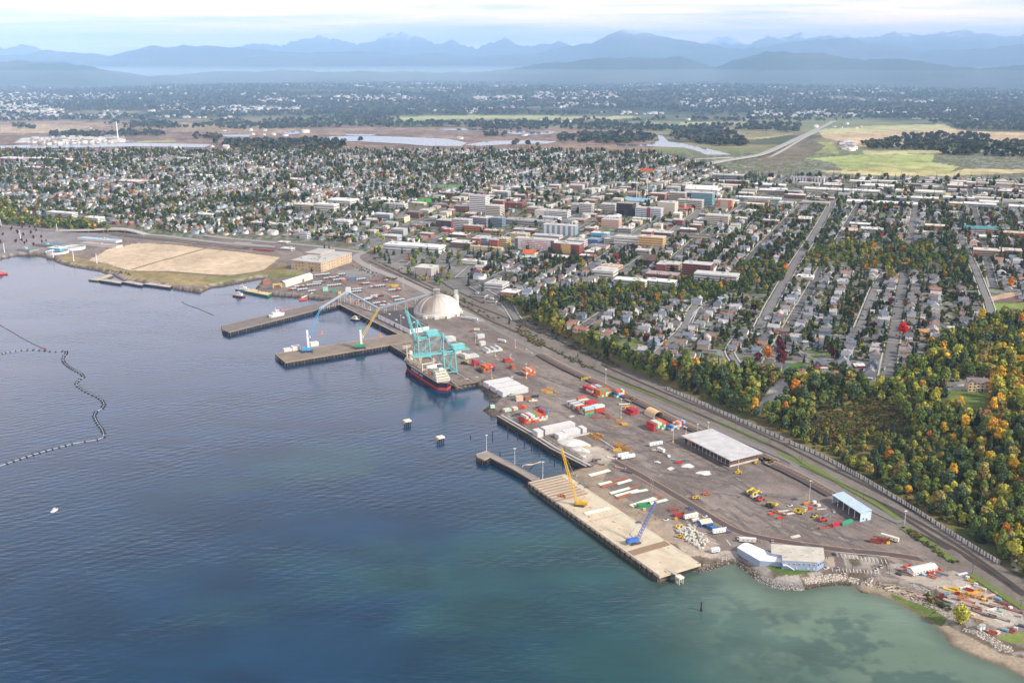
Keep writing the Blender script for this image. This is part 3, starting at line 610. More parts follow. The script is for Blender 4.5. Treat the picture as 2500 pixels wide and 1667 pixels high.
lad=smooth(chain([('D5',1395,450),('D5',1600,565),('D5',1870,690),('D5',2352,905),('D4',300,852),('D4',520,950),('D4',700,1055),('D4',985,1182)],6),1)
lad2=smooth(chain([('D4',1590,1420),('D4',1760,1500),('D7',990,72),('D7',1350,235),('D7',1690,425)],6),1)
for l in (lad,lad2):
    ribbon(mb,l,11,.4,(.085,.068,.066),False)
    ribbon(mb,l,.5,.46,(.36,.20,.10),False,1.5); ribbon(mb,l,.5,.46,(.36,.21,.11),False,5.0)
    d_=dense(l,3.6)
    for i in range(len(d_)-1):
        d=(d_[i+1]-d_[i]).normalized(); n=Vector((-d.y,d.x,0)); mb.beam(d_[i]+n*1.6+Vector((0,0,.46)),d_[i]+n*4.9+Vector((0,0,.46)),.4,.06,(.42,.27,.15))
    ribbon(mb,l,2.2,.44,(.25,.215,.185),False,7.3)
tag(mb.build('yard_lane','mixed'),kind='structure')
# painted bays, slabs and patches on the yard
mb=MB()
def line(a,b,w=.35,z=.12,col=(.62,.60,.56)):
    a,b=gz(*a,5),gz(*b,5); mb.beam(a+Vector((0,0,z)),b+Vector((0,0,z)),w,.04,col)
for k in range(13):
    x0,y0=1735+k*38.5,978+k*5.4
    line(('D7',x0,y0),('D7',x0+16,y0+38))
line(('D7',1690,968),('D7',2235,1012))
for k in range(14):
    x0,y0=1690+k*34,1120+k*2.0
    line(('D7',x0,y0),('D7',x0+8,y0+34))
for k in range(7): line(('D5',1480+36*k,845-12*k),('D5',1610+36*k,905-12*k),.3,.1,(.36,.33,.31))
for k in range(6): line(('D5',1290+30*k,1170-14*k),('D5',1420+30*k,1235-14*k),.35,.1,(.12,.10,.10))
for a,b in ((('D5',500,255),('D5',610,238)),(('D5',840,215),('D5',940,215)),(('D5',1110,470),('D5',1160,510)),(('D5',840,510),('D5',900,545)),(('D5',700,520),('D5',790,570)),(('D5',985,490),('D5',1040,530)),(('D8',1290,350),('D8',1380,420)),(('D8',1380,420),('D8',1400,500)),(('D7',500,860),('D7',610,900)),(('D7',680,850),('D7',720,905)),(('D7',450,800),('D7',560,765))): line(a,b,.5)
for cr,ps,c in (('D7',[(1290,818),(1375,798),(1395,822),(1310,840)],(.55,.51,.44)),('D7',[(110,170),(150,150),(188,168),(145,190)],(.55,.51,.45)),('D6',[(650,75),(700,60),(725,75),(672,90)],(.5,.47,.42)),
    ('D7',[(1170,175),(1210,160),(1450,275),(1410,290)],(.5,.43,.36)),('D7',[(1545,360),(1590,348),(1695,420),(1660,432)],(.5,.43,.36)),('D8',[(1420,530),(1450,522),(1660,590),(1640,606)],(.42,.34,.27)),
    ('D7',[(360,700),(410,682),(425,702),(378,735)],(.55,.5,.45)),('D4',[(1400,1450),(1560,1420),(1600,1440),(1440,1480)],(.34,.29,.25))):
    ps=[gz(cr,*p,5.1) for p in ps]; mb.add(ps,[tuple(range(len(ps)))],c)
YP=[S(*q) for q in (('D5',620,640),('D5',900,300),('D5',1300,560),('D5',1850,800),('D4',600,1250),('D7',900,300),('D7',1500,500),('D7',1950,800),('D7',1900,930),('D7',700,720),('D6',1550,720),('D6',1150,480),('D5',1500,1050),('D5',1300,900),('D5',1000,720))]
ym=random.Random(77); k=0
while k < 330:
    px,py=ym.uniform(1100,2100),ym.uniform(830,1340)
    if not in_poly(np.array([px]),np.array([py]),YP)[0]: continue
    p=gz('S',px,py,5.07+.0002*k); k += 1; q=ym.random()
    if q < .34:      # tyre tracks: pairs of bent dark strips
        a0=R(ym.choice((-60,-55,-66,30,-20))+ym.uniform(-9,9)); n_=ym.randint(5,12); bend=ym.uniform(-.09,.09); pts=[p]
        for i in range(n_): pts.append(pts[-1]+Vector((math.cos(a0),math.sin(a0),0))*5); a0 += bend
        c_=ym.choice(((.095,.085,.08),(.12,.107,.10),(.23,.205,.19)))
        for o_ in (-.9,.9): ribbon(mb,pts,.5,0,c_,False,o_)
    elif q < .62:    # oil and water stains
        r0=ym.uniform(.5,2.6); el=ym.uniform(.4,1); vs=[p+Vector((r0*ym.uniform(.7,1.2)*math.cos(2*math.pi*i/9),r0*el*ym.uniform(.7,1.2)*math.sin(2*math.pi*i/9),0)) for i in range(9)]
        mb.add(vs,[tuple(range(9))],ym.choice(((.07,.062,.06),(.10,.088,.083),(.115,.10,.095),(.24,.22,.20))))
    elif q < .84:    # asphalt repairs laid square to the yard
        w_,h_=ym.uniform(1.5,9),ym.uniform(1,4.5); mb.add([p,p+U60*w_,p+U60*w_+V30*h_,p+V30*h_],[(0,1,2,3)],ym.choice(((.12,.105,.10),(.135,.118,.11),(.215,.19,.172),(.23,.20,.18))))
    else:            # small litter and painted dashes
        w_=ym.uniform(.5,1.6); mb.add([p,p+U60*w_,p+U60*w_+V30*.35,p+V30*.35],[(0,1,2,3)],ym.choice(((.6,.58,.55),(.55,.35,.12),(.5,.48,.46))))
tag(mb.build('yard_marking','mixed'),kind='structure')
# railway: ballast is in the ground, rails and sleepers on top
mb=MB()
RAILS=[[('C6',0,815),('C6',250,930),('C6',500,1050),('C6',760,1170),('C6',1000,1290),('D5',900,120),('D5',1150,225),('D5',1500,400),('D5',1900,590),('D5',2352,780),('D4',400,760),('D4',700,890),('D4',1080,1060),('D4',1450,1215),('D4',1900,1420),('D3',250,1330),('D3',560,1480),('D8',1050,20),('D8',1300,150),('D8',1700,380),('D8',2000,590),('D8',2352,850)],
 [('C5',1700,330),('C5',2050,500),('C5',2352,640),('C6',690,1120),('C6',900,1190),('C6',1150,1290),('C6',1400,1390),('C6',1750,1560),('D5',1050,60),('D5',1400,230),('D5',1800,430),('D5',2200,610),('D4',0,520),('D4',350,680),('D4',700,830),('D4',1100,990),('D4',1500,1170),('D4',1900,1350),('D3',0,1090),('D3',400,1300),('D3',850,1520),('D8',1180,10),('D8',1500,190),('D8',1900,430),('D8',2352,720)],
 [('D8',1000,0),('D8',1250,170),('D8',1500,330),('D8',1800,490),('D8',2100,700),('D8',2352,880)],[('D8',1250,240),('D8',1450,330),('D8',1640,440)],[('D8',1780,500),('D8',2000,640),('D8',2352,860)],
 [('C6',900,740),('C6',740,870),('C6',690,930),('C6',690,1000),('C6',740,1050),('C6',880,1120),('C6',1100,1220)],
 [('C4',-600,150),('C4',300,195),('C4',900,235),('C4',1200,275),('C4',1700,315),('C4',2100,365),('C5',300,165),('C5',700,190)],[('C4',900,250),('C4',1300,290),('C4',1700,330),('C4',2100,375),('C5',300,180)]]
for k,spec in enumerate(RAILS):
    l=smooth(chain(spec),2)
    ribbon(mb,l,3.4,.30,(.105,.088,.075)); ribbon(mb,l,.42,.5,(.045,.036,.032),True,-.72); ribbon(mb,l,.42,.5,(.045,.036,.032),True,.72)
tag(mb.build('railway_track','mixed'),kind='structure')
# grass verge beside the tracks
mb=MB()
for spec,w in (([('D3',0,1190),('D3',300,1350),('D3',700,1540),('D7',1170,5),('D7',1500,150),('D7',1800,340),('D7',2100,500),('D7',2330,660)],5.5),([('D4',150,690),('D4',420,790),('D4',700,900),('D4',960,1000)],4),([('D4',1150,1080),('D4',1400,1190),('D4',1640,1300)],4.5),([('D8',1190,230),('D8',1450,380),('D8',1680,560)],7),([('D8',1850,680),('D8',2100,850),('D8',2352,1010)],6)):
    ribbon(mb,smooth(chain(spec)),w,.34,(.12,.16,.04))
tag(mb.build('verge_grass','mixed'),kind='stuff')

mb=MB()
for spec in ([('C4',1080,532),('C4',1250,480),('C4',1450,425),('C4',1690,358)],[('C4',1690,358),('C4',1500,330),('C4',1240,316)],[('C4',1080,545),('C4',1380,548),('C4',1750,576),('C4',1900,580),('C4',2150,545),('C4',2300,470)],[('C4',1690,358),('C4',2000,388),('C4',2300,428)]): ribbon(mb,chain(spec),4.5,.5,(.20,.145,.085))
tag(mb.build('dirt_bund','mixed'),kind='structure')
# ---- long white noise wall beside the railway, in two runs
def noise_wall(label,spec,h=4.2):
    pts=[G(*s) for s in spec]; t=thing('noise_wall',label,'wall',pts[0],0)
    p0=pts[0]; pts=dense([p-p0 for p in pts],3.0); ext=[p+Vector((0,0,float(Hq(p.x+p0.x,p.y+p0.y))-p0.z)) for p in pts]
    mb=MB()
    for a,b in zip(ext[:-1],ext[1:]):
        d=(b-a).normalized(); mb.beam(a+d*.55+Vector((0,0,h*.5-.5)),b-d*.55+Vector((0,0,h*.5-.5)),.3,h-.2)
    mb.build('panel','concrete',(.49,.47,.45),t)
    post=MB(); post.bx(-.5,.5,-.5,.5,-1,h-.4); pm=post.mesh('post')
    for k,a in enumerate(ext[::2][:100]): link('post',pm,'concrete',(.13,.12,.11),t,a)
noise_wall('white concrete panel wall between the railway and the bluff, stretch further from the beach',[('D4',695,790),('D4',1080,958),('D4',1450,1120),('D4',1818,1278)])
noise_wall('white concrete panel wall between railway and bluff, stretch ending near the beach',[('D4',1872,1308),('D3',400,1235),('D3',800,1450),('D8',1300,70),('D8',1700,330),('D8',2110,582)])

# ---- piers
pile_m=MB().cyl((0,0,-4),(0,0,3.7),.45,.42,7).mesh('pile')
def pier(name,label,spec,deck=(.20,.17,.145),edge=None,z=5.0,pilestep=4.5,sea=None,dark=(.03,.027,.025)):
    pts=[gz(c,x,y,z) for c,x,y in spec]; c=sum(pts,Vector())/len(pts); c.z=0
    t=thing(name,label,'pier',c,0); loc=[p-c for p in pts]
    MB().prism([(p.x,p.y) for p in loc],z-1.1,z+.12).build('deck','concrete',deck,t)
    cen=Vector((0,0,0)); ins=[]
    for p in loc: d=Vector((p.x,p.y,0)); ins.append(p-d.normalized()*3.0)
    MB().prism([(p.x,p.y) for p in ins],-2,z-1.12).build('underside_shade_core','paint',dark,t)  # solid dark block stands in for the shade and bracing under the deck
    n=len(loc); curb=MB(); npl=0
    for i in (sea if sea is not None else range(n)):
        a,b=loc[i],loc[(i+1)% n]; d=(b-a).normalized()
        nn=Vector((-d.y,d.x,0)); nn=nn if nn.dot(-(a+b)/2)> 0 else -nn
        curb.beam(a+nn*.35+Vector((0,0,.3)),b+nn*.35+Vector((0,0,.3)),.5,.5)
        k=0.5
        while k*pilestep < (b-a).length and npl < 98:
            q=a+d*(k*pilestep); q.z=0; link('pile',pile_m,'paint',(.10,.08,.065) if npl % 3 else (.17,.145,.12),t,q-nn*.15); k += 1; npl += 1
    curb.build('curb','paint',edge or tuple(min(1,v*1.5) for v in deck),t)
    return t,c
pier('north_pier','long asphalt pier holding the white work boat, furthest from the beach',[('C5',160,922),('C5',170,962),('C5',230,985),('C5',1290,716),('C5',1350,638)],(.175,.152,.14),sea=(0,1,2,4))
pier('crane_pier','timber pier carrying the blue and the yellow harbour cranes',[('C5',670,1192),('C5',770,1275),('C5',1995,1070),('C5',1950,1012),('C5',1860,1003)],(.215,.175,.14),sea=(0,1,4))
pier('mooring_pier','narrow L-shaped pier with lamp posts reaching out from the construction wharf',[('D5',792,1408),('D5',900,1375),('D5',1403,1638),('D6',240,815),('D6',0,672),('D5',925,1436),('D5',868,1460),('D5',806,1436)],(.25,.215,.185),sea=(0,1,3,4,5,6,7),pilestep=3.4)
a_=gz('D6',185,836,5); b_=gz('D7',40,1205,5); dv=(b_-a_).normalized(); nv=Vector((-dv.y,dv.x,0)); nv=nv if nv.x > 0 else -nv
def wharf(name,label,a,b,w,deck,edge,mat='concrete',cat='wharf',step=2.6):
    d=(b-a).normalized(); n=Vector((-d.y,d.x,0)); n=n if n.dot(V30)> 0 else -n; L_=(b-a).length
    t=thing(name,label,cat,Vector((a.x,a.y,0)),math.atan2(d.y,d.x)); s=1 if n.dot(Vector((-d.y,d.x,0)))> 0 else -1
    y0,y1=(0,w) if s > 0 else (-w,0)
    MB().bx(0,L_,y0,y1,3.6,5.22).build('deck',mat,deck,t)
    MB().bx(2,L_-1,*( (2.5,w) if s > 0 else (-w,-2.5)),-2,3.58).build('underside_shade_core','paint',(.025,.023,.022),t)  # dark filler painted as the shade beneath the wharf
    yy=0.2*s
    MB().bx(0,L_,min(yy,yy+.7*s),max(yy,yy+.7*s),5.24,5.75).build('curb','paint',edge,t)
    nb=min(70,int(L_/step))
    for k in range(nb): link('pile',pile_m,'paint',(.09,.075,.065) if k % 2 else (.16,.14,.12),t,(L_*(k+.5)/nb,-.25*s,0))
    fm=MB().bx(-.5,.5,-.3,.3,1.2,5.0).mesh('fender')
    for k in range(min(28,int(L_/7))): link('fender',fm,'paint',(.05,.045,.045),t,(7*(k+.5),-.7*s,0))
    return t,d,n
t_,d_,n_=wharf('construction_wharf','pale concrete wharf under construction holding the yellow and blue crawler cranes',a_,b_,39,(.50,.42,.31),(.46,.40,.32),step=2.8)
# timber end of that wharf, laid in strips, plus stained patches and slabs
mb=MB()
for k in range(9): mb.bx(2+k*5.2,5.4+k*5.2,1.5,34,5.24,5.30,(.27+.03*(k % 3),.205+.02*(k % 2),.155))
for k in range(70):
    x=rnd.uniform(50,190); y=rnd.uniform(3,36); w=rnd.uniform(.6,4); mb.box((x,y,5.26),(w,rnd.uniform(.3,1.4),.06),rnd.uniform(-.2,.2),rnd.choice([(.48,.40,.31),(.38,.31,.24),(.60,.52,.40),(.26,.19,.13),(.56,.48,.38)]))
for k in range(16): mb.bx(46+9*k,54.6+9*k,29,36.5,5.235,5.265,(.53-.02*(k % 3),.45,.34))
mb.bx(150,158,2,38,5.27,5.33,(.26,.17,.11)); mb.bx(92,93.2,1,38,5.27,5.33,(.40,.32,.25))
tag(mb.build('deck_patchwork','mixed',parent=t_),kind='stuff')
pa,pb=gz('C5',1985,1080,5),gz('D5',600,745,5)
pa=pb-U60*195
wharf('ship_wharf','brown timber wharf beside the moored cargo ship under the teal gantry cranes',pa,pb,33,(.20,.155,.13),(.40,.34,.28))
mb=MB()
for k in (4,19,22,25): ribbon(mb,[pa+V30*k,pb+V30*k],.6,.32,(.07,.055,.05) if k != 22 else (.34,.29,.25),False)
tag(mb.build('crane_rail','mixed'),kind='structure')
# dark wall along the inner basin and the seawall by the cargo
def seawall(name,label,a,b,h0,h1,th,col,cat='wall',posts=0):
    t=thing(name,label,cat,Vector((a.x,a.y,0)),heading(a,b)); L_=(b-a).length
    MB().bx(0,L_,-th,th*.3,h0,h1).build('wall_face','concrete',col,t); MB().bx(0,L_,-th-.3,th*.6,h1,h1+.35).build('cap','concrete',(.30,.27,.25),t)
    if posts:
        for k in range(posts): link('pile',pile_m,'paint',(.08,.065,.055),t,(L_*(k+.5)/posts,-th-.4,.8))
    return t
seawall('basin_wall','dark pile wall along the inner basin below the white warehouse',gz('C5',1290,716,5),gz('C5',1872,1006,5),-2,5,1.5,(.055,.045,.045),posts=44)
sw=[gz('D5',1000,1040,5),gz('D5',1300,1215,5),gz('D5',1500,1345,5),gz('D5',1850,1525,5)]
for k in range(3):
    seawall('seawall',('dark timber seawall below the mixed container row','dark timber seawall below the white wrapped cargo','dark timber seawall below the white salt heap')[k],sw[k],sw[k+1],-1,5.3,1.0,(.075,.06,.05),posts=int((sw[k+1]-sw[k]).length/3.2))
mb=MB(); ribbon(mb,[p+V30*5 for p in sw],3.2,.3,(.36,.33,.31),False); ribbon(mb,[p+V30*9 for p in sw],.5,.4,(.46,.43,.40),False)
tag(mb.build('seawall_path','mixed'),kind='structure')

# ---- dolphins, single piles, gangway platform
def dolphin(label,c,x,y):
    p=gz(c,x,y,0); t=thing('mooring_dolphin',label,'mooring dolphin',p,R(30))
    MB().bx(-3.6,3.6,-3.2,3.2,4.2,5.6).build('platform','concrete',(.62,.58,.52),t)
    pm=MB().cyl((0,0,-4),(0,0,4.3),.6,.55,8).mesh('pile')
    for i in (-2.5,0,2.5):
        for j in (-2,2): link('pile',pm,'paint',(.03,.027,.027),t,(i,j,0))
    MB().bx(-4,-3.62,-2,2,2.4,5.4).build('fender','paint',(.60,.36,.12),t)
    MB().cyl((0,0,5.6),(0,0,6.6),.3).build('bollard','paint',(.5,.4,.1),t)
dolphin('white topped mooring platform in the water closest to the cargo ship','D5',135,1125)
dolphin('white topped mooring platform in the water between the ship and the L-shaped pier','D5',452,1285)
spile=MB().cyl((0,0,-4),(0,0,5.0),.5,.42,8).mesh('mooring_pile')
for c,x,y,h,lab in (('D5',740,1245,.5,'short dark pile in open water beside the mooring platform'),('D5',950,1235,1.2,'tall dark pile in open water off the white cargo'),('D5',1023,1420,.8,'dark pile just off the L-shaped pier'),('D5',923,915,.7,'dark pile at the foot of the rock slope'),
    ('D5',1098,1200,1.5,''),('D5',1190,1240,.8,''),('D5',1257,1300,1.1,''),('D5',1323,1335,.9,''),('D5',1397,1380,.9,''),('D5',1500,1440,.8,''),('D5',1543,1490,.9,''),('D6',488,600,.7,''),('D6',585,650,.8,''),('D6',692,690,.7,'')):
    o=link('mooring_pile',spile,'paint',(.035,.028,.026),None,gz(c,x,y,0)); o.scale=(1,1,h)
    tag(o,lab or 'dark old pile standing in the shallow water off the timber seawall','pile','old piles in the water' if lab else 'old piles off the seawall')
st=MB()
for k in range(5): st.cyl((rnd.uniform(-.7,.7),rnd.uniform(-.7,.7),-3),(rnd.uniform(-.3,.3),rnd.uniform(-.3,.3),rnd.uniform(5.5,7.5)),.6,.42,8,(.055,.04,.03))
o=st.build('pile_cluster','mixed',loc=gz('D7',440,1530,0)); tag(o,'weathered cluster of tied wooden piles alone in the green water','pile cluster')
t=thing('gangway','narrow gangway with square end platform at the corner of the concrete wharf','gangway',gz('D7',110,1130,5),heading(gz('D7',110,1130,5),gz('D7',220,1200,5)))
L_=(gz('D7',220,1200,5)-gz('D7',110,1130,5)).length
MB().bx(0,L_,-.9,.9,.1,.5).build('walkway','concrete',(.5,.45,.4),t); hr=MB()
for s in (-.85,.85):
    hr.bx(0,L_,s-.06,s+.06,1.4,1.55)
    for k in range(9): hr.bx(L_*k/8-.05,L_*k/8+.05,s-.05,s+.05,.5,1.5)
hr.build('handrail','paint',(.5,.48,.45),t); MB().bx(L_-1,L_+4,-2.3,2.3,-.4,.7).build('platform','concrete',(.58,.54,.46),t)
pm=MB().cyl((0,0,-8),(0,0,0),.4).mesh('pile')
for i in (L_-.3,L_+1.5,L_+3.3):
    for j in (-1.7,1.7): link('pile',pm,'paint',(.5,.47,.43),t,(i,j,-.4))

# ---- floating booms
def boom(label,spec,step,heavy):
    pts=smooth(chain(spec,0),1); p0=pts[0]; t=thing('floating_boom',label,'floating boom',p0)
    loc=[p-p0 for p in pts]; mb=MB()
    for a,b in zip(loc[:-1],loc[1:]): mb.beam(a+Vector((0,0,.2)),b+Vector((0,0,.2)),.6 if heavy else 1.0,.5)
    mb.build('boom_line','paint',(.42,.41,.42) if heavy else (.12,.115,.12),t)
    if heavy:
        fm=MB().cyl((0,-2.2,.45),(0,2.2,.45),.6,None,8).mesh('float_drum'); dd=dense(loc,step)
        for k in range(len(dd)-1):
            o=link('float_drum',fm,'paint',(.03,.03,.035),t,dd[k]); d=dd[k+1]-dd[k]; o.rotation_euler[2]=math.atan2(d.y,d.x)
            if k > 96: break
    return t
boom('black barrel floating boom zigzagging toward the wharf, long arc on the calm water',[('C4',-60,1235),('C4',0,1222),('C4',60,1210),('C4',150,1195),('C4',250,1188),('C4',350,1192),('C4',430,1205),('C4',540,1198),('C4',548,1215),('C4',515,1250),('C4',520,1290),('C4',570,1335),('C4',700,1402),('C4',640,1440),('C4',618,1475),('C4',700,1530),('FV',232,915),('FV',242,933),('FV',214,950),('FV',222,970),('FV',238,990),('FV',238,1008),('FV',180,1016),('FV',120,1031),('FV',60,1049),('FV',0,1070),('FV',-20,1076)],6.2,True)
boom('thin straight boom line reaching the corner with the red marker float',[('C4',-40,965),('C4',0,985),('C4',130,1062),('C4',250,1130),('C4',355,1176)],5,False)
boom('thin drifting boom line alone between the barges and the long pier',[('C4',1490,795),('C4',1530,820),('C4',1600,840),('C4',1680,875),('C4',1750,905)],5,False)
o=MB().box((0,0,.6),(3,1.8,1.6)).cyl((0,0,1),(0,0,2.6),.25).build('marker_float','paint',(.45,.07,.04),loc=gz('C4',366,1180,0)); tag(o,'red marker float at the end of the thin boom line','float')

# ---- buildings of the port
def framed(name,label,cat,c,rz,group=None): return thing(name,label,cat,c,rz,group)
def dome():
    c=gz('C6',655,1310,5); t=thing('storage_dome','huge stained white storage dome beside the teal gantry cranes','storage dome',c); r0=34.5; h=24
    mb=MB(); n=48; rows=12; vs=[]; cols=[]
    for j in range(rows+1):
        a=R(90)*j/rows; rr=r0*math.cos(a)** .76 if j < rows else 2.5; zz=3.5+h*math.sin(a)
        for k in range(n): q=2*math.pi*k/n; vs.append((rr*math.cos(q),rr*math.sin(q),zz))
    st_=[rnd.random() for _ in range(n)]
    for j in range(rows):
        for k in range(n):
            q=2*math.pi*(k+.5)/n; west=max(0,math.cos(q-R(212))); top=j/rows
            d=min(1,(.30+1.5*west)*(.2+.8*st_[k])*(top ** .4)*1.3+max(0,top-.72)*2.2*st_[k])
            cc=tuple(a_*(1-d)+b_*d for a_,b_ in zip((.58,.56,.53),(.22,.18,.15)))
            mb.add([vs[j*n+k],vs[j*n+(k+1)% n],vs[(j+1)*n+(k+1)% n],vs[(j+1)*n+k]],[(0,1,2,3)],cc)
    mb.build('shell','mixed',parent=t)
    MB().cyl((0,0,0),(0,0,3.6),r0+.3,None,48).build('ring_wall','concrete',(.48,.45,.40),t)
    cp=MB().cyl((0,0,3.5+h-1),(0,0,3.5+h+2.5),5,4.6,12)
    for i in (-4,0,4):
        for j in (-4,0,4): cp.beam((i,j,27),(i*1.1,j*1.1,36),.4)
    for z in (31,34.5,36): cp.bx(-4.6,4.6,-4.6,4.6,z,z+.35)
    cp.build('top_house','paint',(.36,.33,.31),t)
    for k in range(7):
        a=R(-115+28*k); MB().box((0,0,1.8),(6,4,3.6)).build('door_hood','paint',(.62,.59,.54),t,(math.cos(a)*(r0+2),math.sin(a)*(r0+2),0),a+R(90))
dome()
t=thing('conveyor_silo','pale grey silo tower standing behind the storage dome','silo',gz('C6',838,1265,5))
MB().cyl((0,0,0),(0,0,20),4.2,None,16).build('barrel','concrete',(.50,.49,.46),t); MB().cyl((0,0,20),(0,0,23),4.2,.8,16).build('cone_roof','paint',(.45,.44,.42),t); MB().bx(-3,3,4.5,9,0,27).build('lift_tower','paint',(.42,.43,.36),t)
def gallery(label,a,b,w=3.2,legs=4):
    m=Vector((a.x,a.y,5)); t=thing('conveyor_gallery',label,'conveyor',m); A=a-m; B=b-m
    MB().beam(A,B,w*.75,2.3).build('gallery','paint',(.27,.33,.38),t); MB().beam(A+Vector((0,0,1.6)),B+Vector((0,0,1.25)),w*.8,.2).build('roof','paint',(.33,.40,.45),t)
    for k in range(legs):
        p=A.lerp(B,(k+.6)/(legs+.2))
        if p.z > 4: MB().beam((p.x-1.3,p.y,p.z-1.5),(p.x-1.8,p.y,0),.5).beam((p.x+1.3,p.y,p.z-1.5),(p.x+1.8,p.y,0),.5).beam((p.x-1.5,p.y,p.z*.5),(p.x+1.5,p.y,p.z*.5),.35).build('trestle','paint',(.45,.48,.50),t)
tw=gz('C5',1378,700,5)
gallery('grey conveyor gallery sloping down from the transfer tower onto the long pier',gz('C5',1095,765,9),Vector((tw.x,tw.y,24)),3,5)
mid=gz('C5',1668,805,5)
gallery('grey conveyor gallery running beside the basin from tower to corner',Vector((tw.x,tw.y,21)),Vector((mid.x,mid.y,12)),3,5)
dm=gz('C6',640,1310,5)
gallery('grey conveyor gallery climbing from the basin corner to the dome top',Vector((mid.x,mid.y,13)),Vector((dm.x-3,dm.y,35)),3.2,5)
t=thing('transfer_tower','grey transfer tower where two conveyor galleries meet','tower',tw); MB().bx(-3.5,3.5,-3.5,3.5,14,24).build('tower_house','paint',(.52,.57,.60),t)
lg=MB()
for i in (-3,3):
    for j in (-3,3): lg.beam((i,j,0),(i,j,14),.6)
for z in (5,10): lg.beam((-3,-3,z),(3,-3,z),.4).beam((-3,3,z),(3,3,z),.4)
lg.build('leg_frame','paint',(.42,.45,.47),t)

def shed_poly(name,label,cat,pts,z0,z1,wall,roof,parapet=.5,mat='paint'):
    """flat roofed building on a traced outline"""
    c=sum(pts,Vector())/len(pts); t=thing(name,label,cat,Vector((c.x,c.y,z0)),0); P=[(p.x-c.x,p.y-c.y) for p in pts]
    MB().prism(P,-1,z1-z0).build('wall',mat,wall,t); k=1.0 if parapet <= 0 else 1.0
    MB().prism([(x*1.012,y*1.012) for x,y in P],z1-z0+.003,z1-z0+.45).build('roof','roofing',roof,t); return t,c,P
def face_windows(t,a,b,z0,z1,n,w,col=(.05,.06,.08),out=.08,name='window',mat='glass_dark',skip=()):
    """n windows on the wall from a to b (local xy), facing right of a->b"""
    a=Vector((a[0],a[1],0)); b=Vector((b[0],b[1],0)); d=(b-a).normalized(); L_=(b-a).length; rz=math.atan2(d.y,d.x)
    me_=MB().bx(-w/2,w/2,-.12,.12,0,z1-z0).mesh(name); nrm=Vector((d.y,-d.x,0))
    for k in range(n):
        if k in skip: continue
        p=a+d*(L_*(k+.5)/n)+nrm*out; link(name,me_,mat,col,t,(p.x,p.y,z0),rz)
def along(p,ux,uy,rz): c,s=math.cos(rz),math.sin(rz); return Vector((p.x+ux*c-uy*s,p.y+ux*s+uy*c,p.z))
# white warehouse with dark roof by the basin
a,b=gz('C5',1662,855,5),gz('C5',1965,1000,5); rz=heading(a,b); L_=(b-a).length
t=thing('dockside_warehouse','long white warehouse with dark flat roof beside the basin','warehouse',a,rz)
MB().bx(0,L_,0,30,0,7).build('wall','paint',(.66,.66,.66),t); MB().bx(-.3,L_+.3,-.3,30.3,7.003,7.5).build('roof','roofing',(.075,.07,.075),t)
for k in range(6): MB().bx(0,4,-.12,.1,0,4.5).build('door','paint',(.10,.10,.11) if k == 3 else (.48,.48,.49),t,(6+k*(L_-12)/6,0,0))
for k in range(5): MB().bx(0,2.5,0,2.5,7.5,8.6).build('roof_unit','paint',(.5,.5,.5),t,(rnd.uniform(5,L_-8),rnd.uniform(4,24),0))
# big timber sided open warehouse
z1=13.0; a,b,c_=gz('D4',835,1225,z1),gz('D4',1310,1465,z1),gz('D4',1610,1390,z1); rz=heading(a,b); L_=(b-a).length; Wd=(c_-b).length
t=thing('open_warehouse','large flat pale roofed open warehouse with brown timber end wall','warehouse',Vector((a.x,a.y,5)),rz)
MB().bx(0,L_,0,Wd,7.6,8.1).build('roof','roofing',(.46,.45,.455),t); MB().bx(-.25,L_+.25,-.25,Wd+.25,7.2,7.597).build('fascia','paint',(.42,.41,.41),t)
ww=MB()
for k in range(26): ww.bx(L_-3.2,L_-3.0+.06*(k % 2),2+k*(Wd-4)/26,2+(k+.96)*(Wd-4)/26,1.6,7.19,(.115+.03*(k % 3),.075+.012*(k % 2),.068))
ww.build('end_wall','mixed',parent=t); MB().bx(L_-3.25,L_-2.7,1.8,Wd-1.8,0,1.58).build('base_wall','concrete',(.50,.46,.40),t)
MB().bx(3,L_-3.3,Wd-3,Wd-2.7,0,7.19).build('back_wall','paint',(.13,.10,.09),t); MB().bx(3,3.3,2,Wd-3,0,7.19).build('far_wall','paint',(.14,.11,.10),t)
MB().bx(2,L_-3.3,3.5,Wd-3.3,.02,.9).build('loading_dock','concrete',(.22,.20,.19),t)
cm=MB().bx(-.25,.25,-.25,.25,0,7.2).mesh('column')
for k in range(13): link('column',cm,'paint',(.36,.38,.40),t,(3+k*(L_-7)/12,2.2,0))
MB().bx(6,11,3.2,8,.9,5).build('office_box','paint',(.36,.16,.06),t)
mb=MB(); ribbon(mb,[gz('D4',690,1290,5),gz('D4',830,1340,5),gz('D4',1000,1400,5),gz('D4',1300,1560,5)],1.6,.1,(.07,.062,.06),False); ribbon(mb,[gz('D4',690,1290,5),gz('D4',840,1245,5)],1.6,.11,(.07,.062,.06),False); ribbon(mb,[gz('D4',720,1355,5),gz('D4',850,1325,5)],1.2,.12,(.07,.062,.06),False)
tag(mb.build('trench_strip','mixed'),kind='structure')
